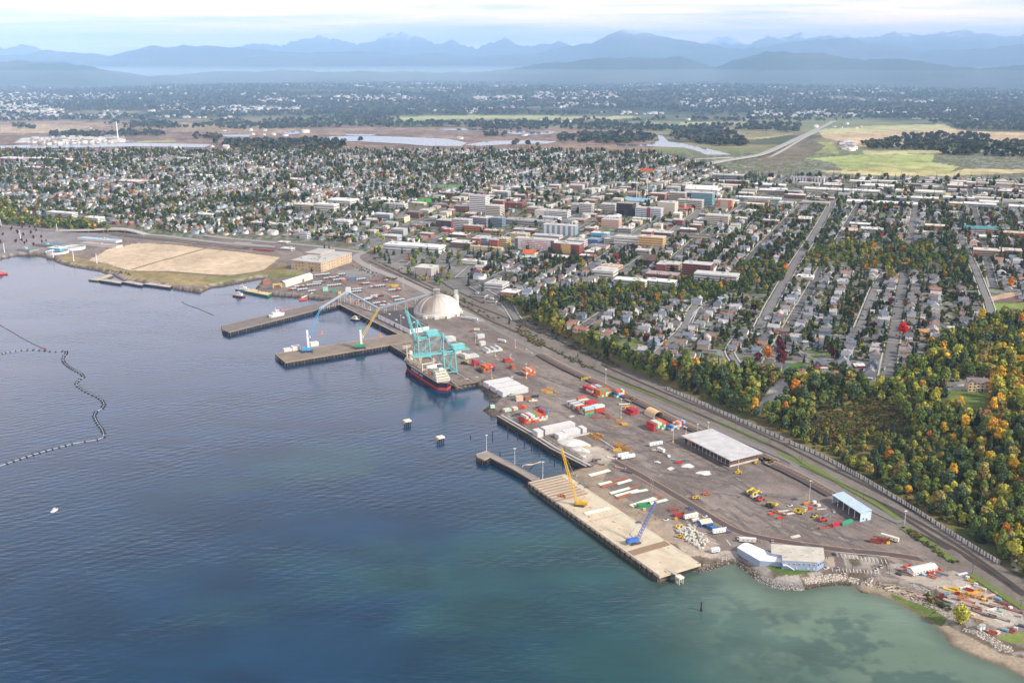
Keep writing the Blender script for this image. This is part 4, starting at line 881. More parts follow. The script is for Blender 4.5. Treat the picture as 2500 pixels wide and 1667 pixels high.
# tan fabric arch shelter
a=gz('D4',575,1068,5); t=thing('arch_shelter','tan fabric arch shelter on low white walls near the red containers','shelter',a,R(30))
mb=MB(); n=14; Wd=13; L_=17
ring=[(Wd/2-math.cos(math.pi*k/n)*Wd/2,1.4+math.sin(math.pi*k/n)*5.6) for k in range(n+1)]
mb.add([(x,y,z) for y in (0,L_) for x,z in ring]+[(Wd/2+(x-Wd/2)*.965,y,1.4+(z-1.4)*.95) for y in (0,L_) for x,z in ring],[(k,k+1,n+2+k,n+1+k) for k in range(n)]+[(2*n+2+k+1,2*n+2+k,3*n+3+k,3*n+4+k) for k in range(n)]+[(k+1,k,2*n+2+k,2*n+3+k) for k in range(n)]+[(n+1+k,n+2+k,3*n+4+k,3*n+3+k) for k in range(n)])
mb.build('fabric_arch','paint',(.58,.42,.22),t); MB().bx(0,.5,0,L_,0,1.6).build('side_wall','concrete',(.62,.6,.57),t); MB().bx(Wd-.5,Wd,0,L_,0,1.6).build('side_wall','concrete',(.62,.6,.57),t)
# pale blue open shed
a,b=gz('D7',1690,500,5),gz('D7',1958,680,5); rz=heading(a,b); L_=(b-a).length; Wd=10.5
t=thing('vehicle_shed','pale blue open sided vehicle shed with lean-to roof beside the railway','shed',a,rz)
rf=MB(); rf.add([(-.5,-.6,7.6),(L_+.4,-.6,7.6),(L_+.4,Wd+.4,8.9),(-.5,Wd+.4,8.9),(-.5,-.6,7.9),(L_+.4,-.6,7.9),(L_+.4,Wd+.4,9.2),(-.5,Wd+.4,9.2)],[(0,3,2,1),(4,5,6,7),(0,1,5,4),(1,2,6,5),(2,3,7,6),(3,0,4,7)]); rf.build('roof','paint',(.42,.52,.58),t)
MB().bx(L_-.4,L_,0,Wd,0,7.75).build('end_wall','paint',(.46,.58,.68),t); MB().bx(0,.4,0,Wd,0,7.75).build('end_wall','paint',(.44,.55,.64),t); MB().bx(.4,L_-.4,Wd-.3,Wd,0,8.5).build('back_wall','paint',(.34,.38,.42),t)
cm=MB().bx(-.22,.22,-.22,.22,0,7.6).mesh('column')
for k in range(1,5): link('column',cm,'paint',(.55,.58,.60),t,(k*L_/5,0.1,0))
MB().bx(L_-.02,L_+.12,5.5,6.9,0,2.4).build('door','paint',(.10,.12,.16),t); MB().bx(L_-.02,L_+.1,2.5,3.7,1.6,3).build('window','glass_dark',(.06,.07,.09),t)
# blue-grey office with its white roofed wing
P_=[gz('D7',*p,12) for p in ((1108,893),(1605,932),(1618,1032),(1552,1068),(1215,1050),(1210,1000),(1112,985))]
t,c,P=shed_poly('port_office','two storey blue grey office with stained flat roof on the shore','office',P_,5,12,(.26,.33,.46),(.46,.43,.37))
face_windows(t,P[4],P[3],4.3,5.6,7,1.2,(.62,.64,.66),name='window_frame',out=.05,skip=(0,)); face_windows(t,P[4],P[3],4.5,5.4,7,.8,out=.2,skip=(0,)); face_windows(t,P[4],P[3],.8,2.1,6,1.2,(.5,.53,.58),out=.1,skip=(0,1,3))
face_windows(t,P[3],P[2],3.8,5.2,3,1.4,out=.1)
MB().beam((P[4][0]+3,P[4][1]-1.2,4),(P[4][0]+9,P[4][1]-1.8,.2),1.2,.3).build('outside_stair','paint',(.6,.6,.62),t); MB().bx(P[4][0]+.5,P[4][0]+3.4,P[4][1]-2,P[4][1]-.2,3.6,4).build('stair_landing','paint',(.6,.6,.62),t)
mb=MB()
for k in range(26): x=rnd.uniform(P[0][0]+3,P[1][0]-4); y=rnd.uniform(P[4][1]+3,P[1][1]-1); mb.box((x,y,7.5),(rnd.uniform(.8,3.2),rnd.uniform(.3,.9),.06),rnd.uniform(-.3,.3),rnd.choice([(.25,.21,.17),(.34,.30,.25),(.55,.52,.46)]))
tag(mb.build('roof_stain','mixed',parent=t),kind='stuff')
P_=[gz('D7',*p,8.8) for p in ((786,925),(880,878),(1105,975),(1208,1003),(1212,1064),(1000,1050))]
c=sum(P_,Vector())/6; t=thing('office_wing','blue grey wing with bent white gabled roof adjoining the shore office','office wing',Vector((c.x,c.y,5)),0); P=[(p.x-c.x,p.y-c.y) for p in P_]
MB().prism(P,-2,3.7).build('wall','paint',(.27,.34,.47),t)
m1=((P[0][0]+P[1][0])/2,(P[0][1]+P[1][1])/2,5.2); m2=(P[5][0]*.45+P[2][0]*.55,P[5][1]*.45+P[2][1]*.55,5.2); m3=((P[3][0]+P[4][0])/2,(P[3][1]+P[4][1])/2,5.0)
e=lambda q,z=3.75: (q[0]*1.02,q[1]*1.02,z)
MB().add([e(P[0]),e(P[1]),e(P[2]),e(P[3]),e(P[4]),e(P[5]),m1,m2,m3],[(0,5,7,6),(1,6,7,2),(5,4,8,7),(2,7,8,3),(0,6,1),(4,3,8)]).build('roof','paint',(.72,.73,.76),t)
# tan windowed block (former mill) by the sand lot
a,b,c_=gz('C5',830,385,5),gz('C5',1115,412,5),gz('C5',1405,310,5); rz=heading(a,b)
t=thing('mill_building','big tan windowed mill block with flat grey roof beside the sand lot','industrial building',a,rz); L_=(b-a).length; Wd=(c_-b).length
MB().bx(0,L_,0,Wd,-.5,17).build('wall','concrete',(.44,.34,.23),t); MB().bx(-10,25,Wd*.55,Wd*1.02,-.5,20).build('rear_block','concrete',(.40,.31,.24),t)
MB().bx(-.4,L_+.4,-.4,Wd*.549,17.003,17.6).build('roof','roofing',(.42,.40,.385),t); MB().bx(25.1,L_+.4,Wd*.55,Wd+.4,17.003,17.7).build('roof','roofing',(.40,.38,.37),t)
MB().bx(-10.3,25.05,Wd*.55-.3,Wd*1.02+.3,20.003,20.5).build('roof','roofing',(.38,.365,.355),t)
MB().bx(L_*.35,L_*.36,-.15,.1,0,17).build('pilaster','concrete',(.36,.28,.19),t)
for z in (2,7.5,13): face_windows(t,(0,0),(L_,0),z,z+1.3,9,2.2,skip=(0,4) if z > 5 else (2,5)); face_windows(t,(L_,0),(L_,Wd),z,z+1.3,13,2.2,skip=(2,6,7))
for k in range(9): MB().bx(-2,2,-1.5,1.5,17.6,19.2).build('roof_unit','paint',(.33,.33,.31),t,(rnd.uniform(8,L_-8),rnd.uniform(8,Wd*.5),0))
# cream gabled boat barn in the north yard
a,b=gz('C5',775,555,5),gz('C5',1035,475,5); rz=heading(a,b); L_=(b-a).length
t=thing('boat_barn','long cream gabled barn between white pods in the north yard','barn',a,rz)
MB().bx(0,L_,0,13,0,7).build('wall','paint',(.56,.54,.46),t); MB().gable(0,L_,0,13,7.0,3.0).build('roof','paint',(.66,.64,.57),t); MB().bx(L_*.6,L_*.6+5,-.12,.1,0,5).build('door','paint',(.14,.12,.12),t)
a=gz('C5',660,578,5); t=thing('boat_hoist','yellow travelling boat hoist at the yard edge by the barn','boat hoist',a,R(20)); mb=MB()
for y in (0,8):
    mb.beam((0,y,0),(0,y,8),.8).beam((13,y,0),(13,y,8),.8).beam((0,y,8),(13,y,8),.9)
mb.beam((0,0,8),(0,8,8),.8).beam((13,0,8),(13,8,8),.8); mb.build('frame','paint',(.60,.40,.05),t)
wm=MB().cyl((0,-.4,.7),(0,.4,.7),.7,None,10).mesh('wheel')
for x in (0,13):
    for y in (0,8): link('wheel',wm,'paint',(.03,.03,.03),t,(x,y,0))
# treatment tanks and low buildings of the left shore
def round_tank(label,c,x,y,r,h=5):
    t=thing('settling_tank',label,'tank',gz(c,x,y,5)); mb=MB(); n=28
    for k in range(n):
        q0,q1=2*math.pi*k/n,2*math.pi*(k+1)/n
        f=lambda rr,q,z: (rr*math.cos(q),rr*math.sin(q),z)
        mb.add([f(r,q0,-1),f(r,q1,-1),f(r,q1,h),f(r,q0,h),f(r-1,q0,h),f(r-1,q1,h),f(r-1,q0,0),f(r-1,q1,0)],[(0,1,2,3),(3,2,5,4),(4,5,7,6)])
    mb.build('tank_wall','concrete',(.62,.60,.58),t); MB().cyl((0,0,0),(0,0,h-1.6),r-1.02,None,28).build('liquid','glass_dark',(.05,.05,.09),t); MB().bx(-r,r,-.7,.7,h,h+.4).build('bridge','paint',(.5,.5,.5),t)
round_tank('pale round settling tank closest to the shoreline','C4',470,395,21,4); round_tank('pale round settling tank behind the shoreline tank','C4',610,362,21,5)
def block(name,label,cat,c,x0,x1,yb,h,dep,wall,roof,rz=None,gab=0,z=None,win=0,group=None,winmat=(.06,.07,.09),roofmat='roofing'):
    """a building from the front edge it shows: x0..x1 at ground row yb; front faces down the street toward the sea"""
    p=G(c,(x0+x1)/2,yb) if z is None else gz(c,(x0+x1)/2,yb,z)
    k=mpp(c,(x0+x1)/2,yb,p.z); rz=CITY+R(-90) if rz is None else rz
    Wd=(x1-x0)*k/abs(math.cos(rz)); t=thing(name,label,cat,p,rz,group)
    MB().bx(-Wd/2,Wd/2,0,dep,-3,h).build('wall','paint',wall,t)
    if gab: MB().gable(-Wd/2,Wd/2,0,dep,h,gab).build('roof',roofmat,roof,t)
    else:
        MB().bx(-Wd/2-.25,Wd/2+.25,-.25,dep+.25,h+.003,h+.6).build('roof',roofmat,roof,t)
        nu=rnd.randint(1,3)
        for q in range(nu):
            if Wd > 14: s=rnd.uniform(1.5,3.5); MB().bx(-s,s,-s*.7,s*.7,h+.6,h+.6+rnd.uniform(1.2,2.8)).build('roof_unit','paint',(.42,.42,.41),t,(rnd.uniform(-Wd*.3,Wd*.3),rnd.uniform(dep*.25,dep*.75),0))
    if win:
        fl=max(1,int(h/3.4))
        if fl > win: fl=win
        for f in range(fl):
            z0=1.1+f*(h-.6)/fl
            MB().bx(-Wd/2+.8,Wd/2-.8,-.14,.12,z0,z0+1.5).build('window_band','glass_dark',winmat,t); MB().bx(Wd/2-.12,Wd/2+.14,.8,dep-.8,z0,z0+1.5).build('window_band','glass_dark',winmat,t)
    return t,Wd

block('plant_building','blue walled treatment building beside the round tanks','building','C4',375,505,382,6,22,(.10,.36,.52),(.55,.6,.62))
block('plant_building','low teal roofed building nearest the shore at the car park edge','building','C4',130,255,388,4.5,22,(.30,.24,.22),(.12,.21,.24))
block('plant_building','low teal roofed brick building beside the overpass car park','building','C4',270,480,352,5,26,(.28,.18,.14),(.11,.19,.23))
for k in range(2): block('treatment_basin',('long white open treatment basin with blue edge under the overpass','long white treatment basin closest to the round tanks')[k],'basin','C4',600+20*k,980,300+42*k,3.5,18,(.62,.60,.58),(.36,.30,.27) if k else (.36,.45,.52))
# overpass on the left shore
pts=chain([('C4',470,214),('C4',700,226),('C4',950,222),('C4',1080,228),('C4',1200,248)]); p0=pts[0]
t=thing('overpass','long concrete road overpass behind the treatment basins','overpass',p0)
mb=MB(); hh=[1,5,8,6,1.2]; pl=[p-p0+Vector((0,0,h)) for p,h in zip(pts,hh)]; pl=smooth(pl,2); ribbon(mb,pl,15,0,(.40,.37,.35),False); tag(mb.build('deck','mixed',parent=t))
mb=MB()
for s in (-7.5,7.5):
    for a,b in zip(pl[:-1],pl[1:]):
        d=(b-a).normalized(); n=Vector((-d.y,d.x,0)); mb.beam(a+n*s-Vector((0,0,.4)),b+n*s-Vector((0,0,.4)),.5,2.6)
mb.build('parapet','concrete',(.46,.43,.40),t)
for k in range(2,len(pl)-2,2): MB().bx(-.9,.9,-5,5,-9,-1.2).build('pier_column','concrete',(.40,.36,.30),t,pl[k])

# ---- cranes
TEAL=(.13,.40,.42)
def gantry(label,base,rz,raised):
    t=thing('gantry_crane',label,'gantry crane',base,rz)       # +x towards the water, y along the rails
    lm=MB
    for x in (-8,8):
        for y in (-8.5,8.5): MB().beam((x,y,1.2),(x*.95,y*.55,29),1.1,1.1).build('leg','paint',TEAL,t); MB().bx(x-1,x+1,y-2.6,y+2.6,.2,1.6).build('wheel_truck','paint',(.10,.26,.28),t)
    mb=MB()
    for x in (-8,8): mb.beam((x,-8.2,4),(x,8.2,4),.9); mb.beam((x*.97,-6,18),(x*.97,6,18),.8).beam((x*.95,-5,29),(x*.95,5,29),1)
    for y in (-8.3,8.3): mb.beam((-8,y,4),(8,y,4),.9).beam((-8,y,4.4),(7.7,y*.62,24),.55).beam((8,y,4.4),(-7.7,y*.62,24),.55); mb.beam((-7.7,y*.6,26),(7.7,y*.6,26),.8)
    mb.build('portal_frame','paint',TEAL,t)
    ax,az=6.0,50.0; mb=MB()
    for y in (-4.5,4.5): mb.beam((7.6,y,29),(ax,y*.25,az),.9).beam((-7.6,y,29),(ax,y*.25,az),.7)
    mb.beam((7.1,-2.6,38),(7.1,2.6,38),.5).bx(ax-.9,ax+.9,-1.6,1.6,az-.6,az+1.2); mb.build('apex_frame','paint',TEAL,t)
    mb=MB()
    for y in (-2.8,2.8): mb.beam((-27,y,28),(10,y,28),.9,1.8)
    for x in (-26,-17,-8,1,9): mb.beam((x,-2.8,28),(x,2.8,28),.6)
    mb.build('rear_girder','paint',TEAL,t)
    h=Vector((10,0,28)); tip=h+(Vector((10,0,37)) if raised else Vector((37,0,0))); mb=MB()
    for y in (-2.8,2.8): mb.beam(h+Vector((0,y,0)),tip+Vector((0,y,0)),.8,1.5)
    for k in range(9): q=h.lerp(tip,k/8); mb.beam(q+Vector((0,-2.8,0)),q+Vector((0,2.8,0)),.5)
    for k in range(8): q,q2=h.lerp(tip,k/8),h.lerp(tip,(k+1)/8); mb.beam(q+Vector((0,-2.8,0)),q2+Vector((0,2.8,0)),.3)
    mb.build('boom','paint',TEAL,t); mb=MB()
    for y in (-1.2,1.2):
        mb.beam((ax,y,az),h.lerp(tip,.95)+Vector((0,y*2,.6)),.35).beam((ax,y,az),h.lerp(tip,.5)+Vector((0,y*2,.6)),.35).beam((ax,y,az),(-25,y*2,29),.4)
    mb.build('stay','paint',(.16,.42,.44),t)
    MB().bx(-21,-6,-4,4,29,34.5).build('machinery_house','paint',(.14,.43,.46),t); MB().bx(-21.5,-5.5,-4.5,4.5,34.5,34.9).build('house_roof','paint',(.22,.48,.50),t)
    MB().bx(2,5,-1.6,1.6,23.5,26.4).build('operator_cab','paint',(.5,.55,.55),t)
    MB().bx(-29,-25,-3.4,3.4,26.6,27).build('walkway','paint',TEAL,t)
gantry('teal gantry crane with its boom lowered over the cargo ship',pb-U60*45+V30*12,R(210),False)
gantry('teal gantry crane with its boom raised upright in front of the dome',pb-U60*118+V30*12,R(210),True)
def harbour_crane(label,base,rz,body,tower,boomc,th,foot,bl,bang,hookl,cap=None):
    t=thing('harbour_crane',label,'harbour crane',base,rz); mb=MB(); mb.bx(-6.5,6.5,-3,3,.8,2.2)
    for x in (-6,6): mb.bx(x-.9,x+.9,-6,6,.5,1.3)
    mb.build('chassis','paint',(.05,.07,.10),t); wm=MB().cyl((0,-.5,.7),(0,.5,.7),.7,None,9).mesh('wheel')
    for x in (-4,-1.4,1.4,4):
        for y in (-3,3): link('wheel',wm,'paint',(.03,.03,.03),t,(x,y,0))
    MB().bx(-7,5,-2.6,2.6,2.6,6.2).build('machine_house','paint',body,t); MB().cyl((0,0,2.2),(0,0,2.6),2.4,None,14).build('slewing_ring','paint',(.1,.1,.1),t)
    MB().beam((1.5,0,6),(.8,0,th),2.6,2.6).build('tower','paint',tower,t); MB().bx(2.8,4.8,-1.2,1.2,foot-1,foot+1.6).build('operator_cab','paint',tower,t)
    if cap: MB().bx(-1,2.6,-1.5,1.5,th-.1,th+2.2).build('tower_head','paint',cap,t)
    f=Vector((2.6,0,foot)); tip=f+Vector((math.cos(bang),0,math.sin(bang)))*bl
    MB().truss(f,tip,2.6,1.5,11,.38).build('boom','paint',boomc,t); MB().beam((.8,.5,th),tip,.16).beam((.8,-.5,th),tip,.16).build('luffing_rope','paint',(.25,.25,.25),t)
    hk=MB(); e=tip-Vector((0,0,hookl)); hk.beam(tip,e,.14); hk.build('hoist_rope','paint',(.3,.25,.2),t)
    MB().box(e,(1.5,1.2,3)).box(e-Vector((0,0,2.2)),(4.5,1.4,.8)).build('hook_block','paint',(.62,.24,.04),t)
harbour_crane('blue mobile harbour crane on the end of the timber pier',gz('C5',985,1172,5),R(12),(.06,.27,.55),(.62,.64,.66),(.08,.36,.66),29,20,42,R(66),33)
harbour_crane('mobile harbour crane with yellow boom and green cab mid pier',gz('C5',1490,1138,5),R(12),(.05,.27,.13),(.66,.68,.68),(.62,.44,.08),26,15,45,R(58),36,(.05,.35,.16))
def crawler(label,base,rz,body,boomc,bl,bang,mast=True):
    t=thing('crawler_crane',label,'crawler crane',base,rz)
    for y in (-2.6,2.6): MB().bx(-4.2,4.2,y-.6,y+.6,0,1.4).build('crawler_track','paint',(.06,.05,.05),t)
    MB().bx(-5.5,3,-1.8,1.8,1.6,4.4).build('machine_house','paint',body,t); MB().bx(.8,3.2,1.0,2.4,1.6,4.2).build('operator_cab','paint',body,t); MB().bx(-7,-5.5,-2,2,1.5,4).build('counterweight','paint',tuple(v*.8 for v in body),t)
    f=Vector((2.6,0,2.2)); tip=f+Vector((math.cos(bang),0,math.sin(bang)))*bl; MB().truss(f,tip,2.0,1.2,int(bl/2.6),.34).build('boom','paint',boomc,t)
    m=Vector((-4.5,0,9)); MB().beam((-1,1,4),m+Vector((0,.8,0)),.3).beam((-1,-1,4),m+Vector((0,-.8,0)),.3).beam(m,(-5,0,3),.2).beam(m,tip,.15).build('mast','paint',body,t)
    e=tip-Vector((0,0,bl*.45)); MB().beam(tip,e,.14).box(e,(.9,.7,1.8)).build('hook_line','paint',(.15,.12,.1),t)
crawler('yellow crawler crane with long lattice boom on the concrete wharf',gz('D6',775,1098,5.25),R(165),(.62,.40,.04),(.66,.42,.04),50,R(74))
crawler('small blue crawler crane with thin lattice boom at the wharf end',gz('D6',1405,1530,5.25),R(25),(.05,.15,.45),(.13,.17,.40),34,R(62))

# ---- the moored ship
def hull_ring(L_,B,z,bow=0.0,n=18,full=.5):
    half=[]
    for k in range(n+1):
        s=k/n; x=-L_/2+(L_+bow)*s
        w=B/2*min(1,(s/.07)** .5 if s < .07 else 1)*(1 if s < .68 else max(0.0,1-((s-.68)/.32)** 2)** .62)
        half.append((x,w))
    return [(x,-w,z) for x,w in half]+[(x,w,z) for x,w in half[::-1]]
def hull(mb,L_,B,levels,cols,bows=0,sheer=0.0):
    rings=[]
    for z,bw,bf in levels:
        rg=hull_ring(L_,B*bf,z,bw); rg=[(x,y,zz+sheer*max(0,(x/(L_/2))-.55)*(1 if z > 0 else 0)) for x,y,zz in rg]; rings.append(rg)
    n=len(rings[0])
    for k in range(len(rings)-1): mb.add(rings[k]+rings[k+1],[(i,(i+1)% n,n+(i+1)% n,n+i) for i in range(n)],cols[k])
    mb.add(rings[-1],[tuple(range(n))],cols[-1]); return rings
def text_mesh(txt,size):
    cu=bpy.data.curves.new('lettering','FONT'); cu.body=txt; cu.size=size; cu.extrude=.05; cu.align_x='CENTER'; cu.align_y='CENTER'; cu.space_character=1.25
    o=bpy.data.objects.new('tmp',cu); COL.objects.link(o); dg=bpy.context.evaluated_depsgraph_get(); me_=bpy.data.meshes.new_from_object(o.evaluated_get(dg)); bpy.data.objects.remove(o); return me_
SHL,SHB=112,19
sc_=pb-U60*57-V30*(SHB/2+1.6); sc_.z=0
t=thing('cargo_ship','black hulled cargo ship with red waterline moored at the timber wharf','cargo ship',sc_,R(120))
mb=MB(); hull(mb,SHL,SHB,[(-3,-4,.9),(3.2,0,1),(3.25,0,1.0),(9.2,4,1.02)],[(.42,.05,.05),(.42,.05,.05),(.018,.017,.035),(.30,.25,.20)],0,2.5); mb.build('hull','mixed',parent=t)
tm=text_mesh('WISDOM LINE',4.4); o=link('lettering',tm,'paint',(.72,.72,.72),t); o.location=(6,SHB/2*1.012+.14,6.1); o.rotation_euler=(R(90),0,R(180))
mb=MB()
for s in (-1,1):
    mb.bx(-52,20,s*(SHB/2-.1)-.1,s*(SHB/2-.1)+.1,9.3,10.3)
mb.build('bulwark','paint',(.56,.50,.38),t)
for k in range(4): MB().bx(-8+k*13.5,3+k*13.5,-6.2,6.2,9.25,11).build('hatch_cover','paint',(.30,.27,.24) if k % 2 else (.34,.25,.18),t)
acc=[(-47,-14,8.6,9.25,12),(-45.5,-16,7.8,12,14.6),(-43,-18,7.0,14.6,17.2),(-40,-19,6.4,17.2,19.6)]
for x0,x1,hw,z0,z1_ in acc:
    h=MB().bx(x0,x1,-hw,hw,z0,z1_-.02).build('deckhouse','paint',(.68,.64,.54),t); MB().bx(x0-.6,x1+.6,-hw-.7,hw+.7,z1_-.02,z1_+.16).build('house_deck','paint',(.52,.50,.42),t)
    wb=MB(); wb.bx(x0-.08,x0+.04,-hw+1,hw-1,z0+1.1,z0+1.8).bx(x0+1.5,x1-1.5,hw-.04,hw+.08,z0+1.1,z0+1.8); wb.build('window_band','glass_dark',(.05,.06,.07),t)
MB().bx(-24,-19.5,-9.4,9.4,19.6,22).build('wheelhouse','paint',(.70,.67,.58),t); MB().bx(-19.55,-19.4,-8.8,8.8,20.5,21.5).build('window_band','glass_dark',(.05,.06,.07),t)
MB().bx(-41,-35,-2.4,2.4,19.6,26).build('funnel','paint',(.60,.57,.50),t); MB().bx(-41.1,-34.9,-2.5,2.5,24,26.1).build('funnel_top','paint',(.10,.10,.16),t)
MB().beam((-22,0,22),(-22,0,31),.6).beam((-22,-3,27),(-22,3,27),.35).beam((-22,-2,29),(-22,2,29),.3).build('radar_mast','paint',(.62,.58,.48),t)
for s in (-1,1):
    lb=MB(); hull(lb,8,2.8,[(0,0,.7),(1.5,.2,1),(2.4,0,.7)],[(.62,.12,.03),(.65,.15,.04),(.60,.12,.03)],0); lb.build('lifeboat','mixed',parent=t,loc=(-30,s*9.4,14.2))
for x,bl_,ang in ((17,26,12),(45,24,170)):
    MB().cyl((x,0,9.2),(x,0,21),1.5,1.3,10).build('crane_post','paint',(.62,.54,.38),t); MB().bx(x-2,x+2,-1.8,1.8,18,22).build('crane_house','paint',(.64,.56,.40),t)
    q=Vector((x,0,18.5)); e=q+Vector((math.cos(R(ang)),math.sin(R(ang))*(1 if x < 30 else 1.6),.10))*bl_
    MB().beam(q+Vector((0,.9,0)),e,.8).beam(q+Vector((0,-.9,0)),e,.8).build('crane_jib','paint',(.62,.55,.40),t)
for x in (-4,32): MB().beam((x,-7,9.2),(x,-7,19),.9).beam((x,7,9.2),(x,7,19),.9).beam((x,-7.6,19),(x,7.6,19),1.0).build('mast_frame','paint',(.64,.58,.45),t)
MB().cyl((56,0,11),(56,0,27),.7,.4,8).beam((56,-5,24),(56,5,24),.5).beam((56,-6,26),(56,6,26),.6).build('foremast','paint',(.64,.58,.44),t)
mb=MB()
for k in range(26): mb.box((rnd.uniform(-12,50),rnd.uniform(-8,8),11.3),(rnd.uniform(.6,3.5),rnd.uniform(.6,2),rnd.uniform(.6,1.8)),rnd.uniform(0,3),rnd.choice([(.62,.57,.45),(.42,.17,.07),(.5,.5,.48),(.2,.2,.2),(.66,.62,.52)]))
mb.build('deck_gear','mixed',parent=t)
mb=MB()
for k in range(3): mb.beam((-54,-3+k*2,9.5),(-70-4*k,-10.5,6),.18)
mb.build('mooring_line','paint',(.45,.40,.32),t)

# ---- small craft and barges
def craft(name,label,cat,p,rz,L_,B,low,up,house,hz=3.0,deck=(.4,.36,.3),mastc=None,group=None):
    t=thing(name,label,cat,p,rz,group); mb=MB(); hull(mb,L_,B,[(-1,-.5,.85),(L_*.035,0,1),(L_*.09,L_*.03,1.04)],[low,up,deck],0,L_*.03); mb.build('hull','mixed',parent=t); z=L_*.09
    if house:
        MB().bx(-L_*.28,L_*.18,-B*.30,B*.30,z,z+hz).build('deckhouse','paint',house,t); MB().bx(-L_*.1,L_*.12,-B*.24,B*.24,z+hz,z+hz*1.7).build('wheelhouse','paint',house,t); MB().bx(-L_*.105,L_*.125,-B*.245,B*.245,z+hz*1.2,z+hz*1.5).build('window_band','glass_dark',(.06,.07,.08),t)
        if mastc: MB().beam((-L_*.05,0,z+hz*1.6),(-L_*.05,0,z+hz*3.2),.3).build('mast','paint',mastc,t)
    return t
craft('tugboat','dark hulled tugboat with red stripe moored at the green barge','tugboat',gz('C5',325,642,0),R(158),24,8,(.35,.04,.05),(.02,.02,.05),(.62,.60,.57),3,(.36,.22,.18),(.5,.45,.4))
craft('workboat','white and grey workboat moored behind the tugboat','boat',gz('C5',360,580,0),R(165),27,8,(.10,.12,.15),(.5,.5,.5),(.58,.57,.55),3,(.4,.38,.36),(.4,.4,.4))
craft('tugboat','dark tugboat at the inner basin wall, white wheelhouse','tugboat',gz('C5',1440,865,0),R(-35),17,6.5,(.03,.03,.04),(.04,.04,.07),(.55,.53,.5),2.6)
craft('tugboat','small tugboat tucked in the basin corner beside the pile wall','tugboat',gz('C5',1492,848,0),R(-50),12,5,(.10,.05,.05),(.10,.09,.10),(.5,.5,.48),2.2)
craft('motorboat','small white motorboat alone on the open water','boat',gz('S',133,1247,0),R(70),7.5,2.8,(.5,.52,.55),(.74,.74,.75),(.55,.57,.6),1.3,(.6,.6,.6))
craft('red_vessel','red vessel just entering beyond the round tanks','boat',gz('C4',-2,572,0),R(15),26,8,(.40,.04,.05),(.50,.07,.07),(.55,.2,.18),2.6,(.45,.10,.08))
def barge(label,spec,z,side,deck,group=None):
    pts=[gz(c,x,y,z) for c,x,y in spec]; c=sum(pts,Vector())/len(pts); t=thing('barge',label,'barge',Vector((c.x,c.y,0)),0,group); P=[(p.x-c.x,p.y-c.y) for p in pts]
    MB().prism(P,-1,z-.1).build('hull','paint',side,t); MB().prism([(x*.985,y*.96) for x,y in P],z-.097,z+.12).build('deck','concrete',deck,t); MB().prism([(x*.08,y*.4) for x,y in P],z+.12,z+.9).build('winch_house','paint',tuple(v*.8 for v in deck),t)
barge('green hulled flat barge with tan cargo deck beside the tugboat',[('C5',365,585),('C5',470,570),('C5',655,603),('C5',600,632)],3.2,(.03,.15,.07),(.52,.40,.24))
for k,(x0,x1,y0,y1) in enumerate(((812,985,618,640),(1000,1160,632,655),(1170,1392,648,672))):
    barge(('grey flat barge moored off the sand lot, end toward the tan float','grey flat barge moored off the sand lot, middle of its line','grey flat barge moored off the sand lot, end toward the boatyard')[k],[('C4',x0,y0),('C4',x0+60,y0-12),('C4',x1+20,y1-8),('C4',x1,y1+6)],3,(.045,.04,.05),(.40,.33,.30))
barge('tan floating dock nearest the cove below the sand lot',[('C4',724,612),('C4',850,583),('C4',900,565),('C4',930,580),('C4',800,622)],2.2,(.10,.10,.09),(.42,.37,.27))
barge('small rusty barge with red rails beside the barn',[('C5',600,560),('C5',505,540),('C5',560,505),('C5',690,535)],4,(.16,.075,.05),(.25,.14,.10))
barge('low red float moored in front of the north yard',[('C5',895,660),('C5',985,652),('C5',980,668),('C5',905,676)],1.6,(.40,.07,.04),(.42,.12,.08))
MBt=MB(); a,b=gz('C5',925,655,1.6),gz('C5',1035,608,5.2); MBt.beam(a,b,2.6,1.2); o=MBt.build('boat_ramp','paint',(.60,.60,.60)); tag(o,'pale ramp from the yard edge down to the low red float','ramp')
# white work boat resting on the long pier, with its red boom
p=gz('C5',690,832,5); t=craft('work_boat','white work boat resting on the long pier with folded red crane arm','boat',p+Vector((0,0,1.2)),R(45),26,9,(.64,.64,.63),(.70,.70,.69),(.66,.66,.65),3.4,(.55,.55,.54),(.6,.6,.6))
MB().beam((6,0,2.3),(7,0,9),.9).beam((7,0,9),(19,-6,11),.7).beam((19,-6,11),(29,-9,6),.6).build('crane_arm','paint',(.45,.05,.04),t)

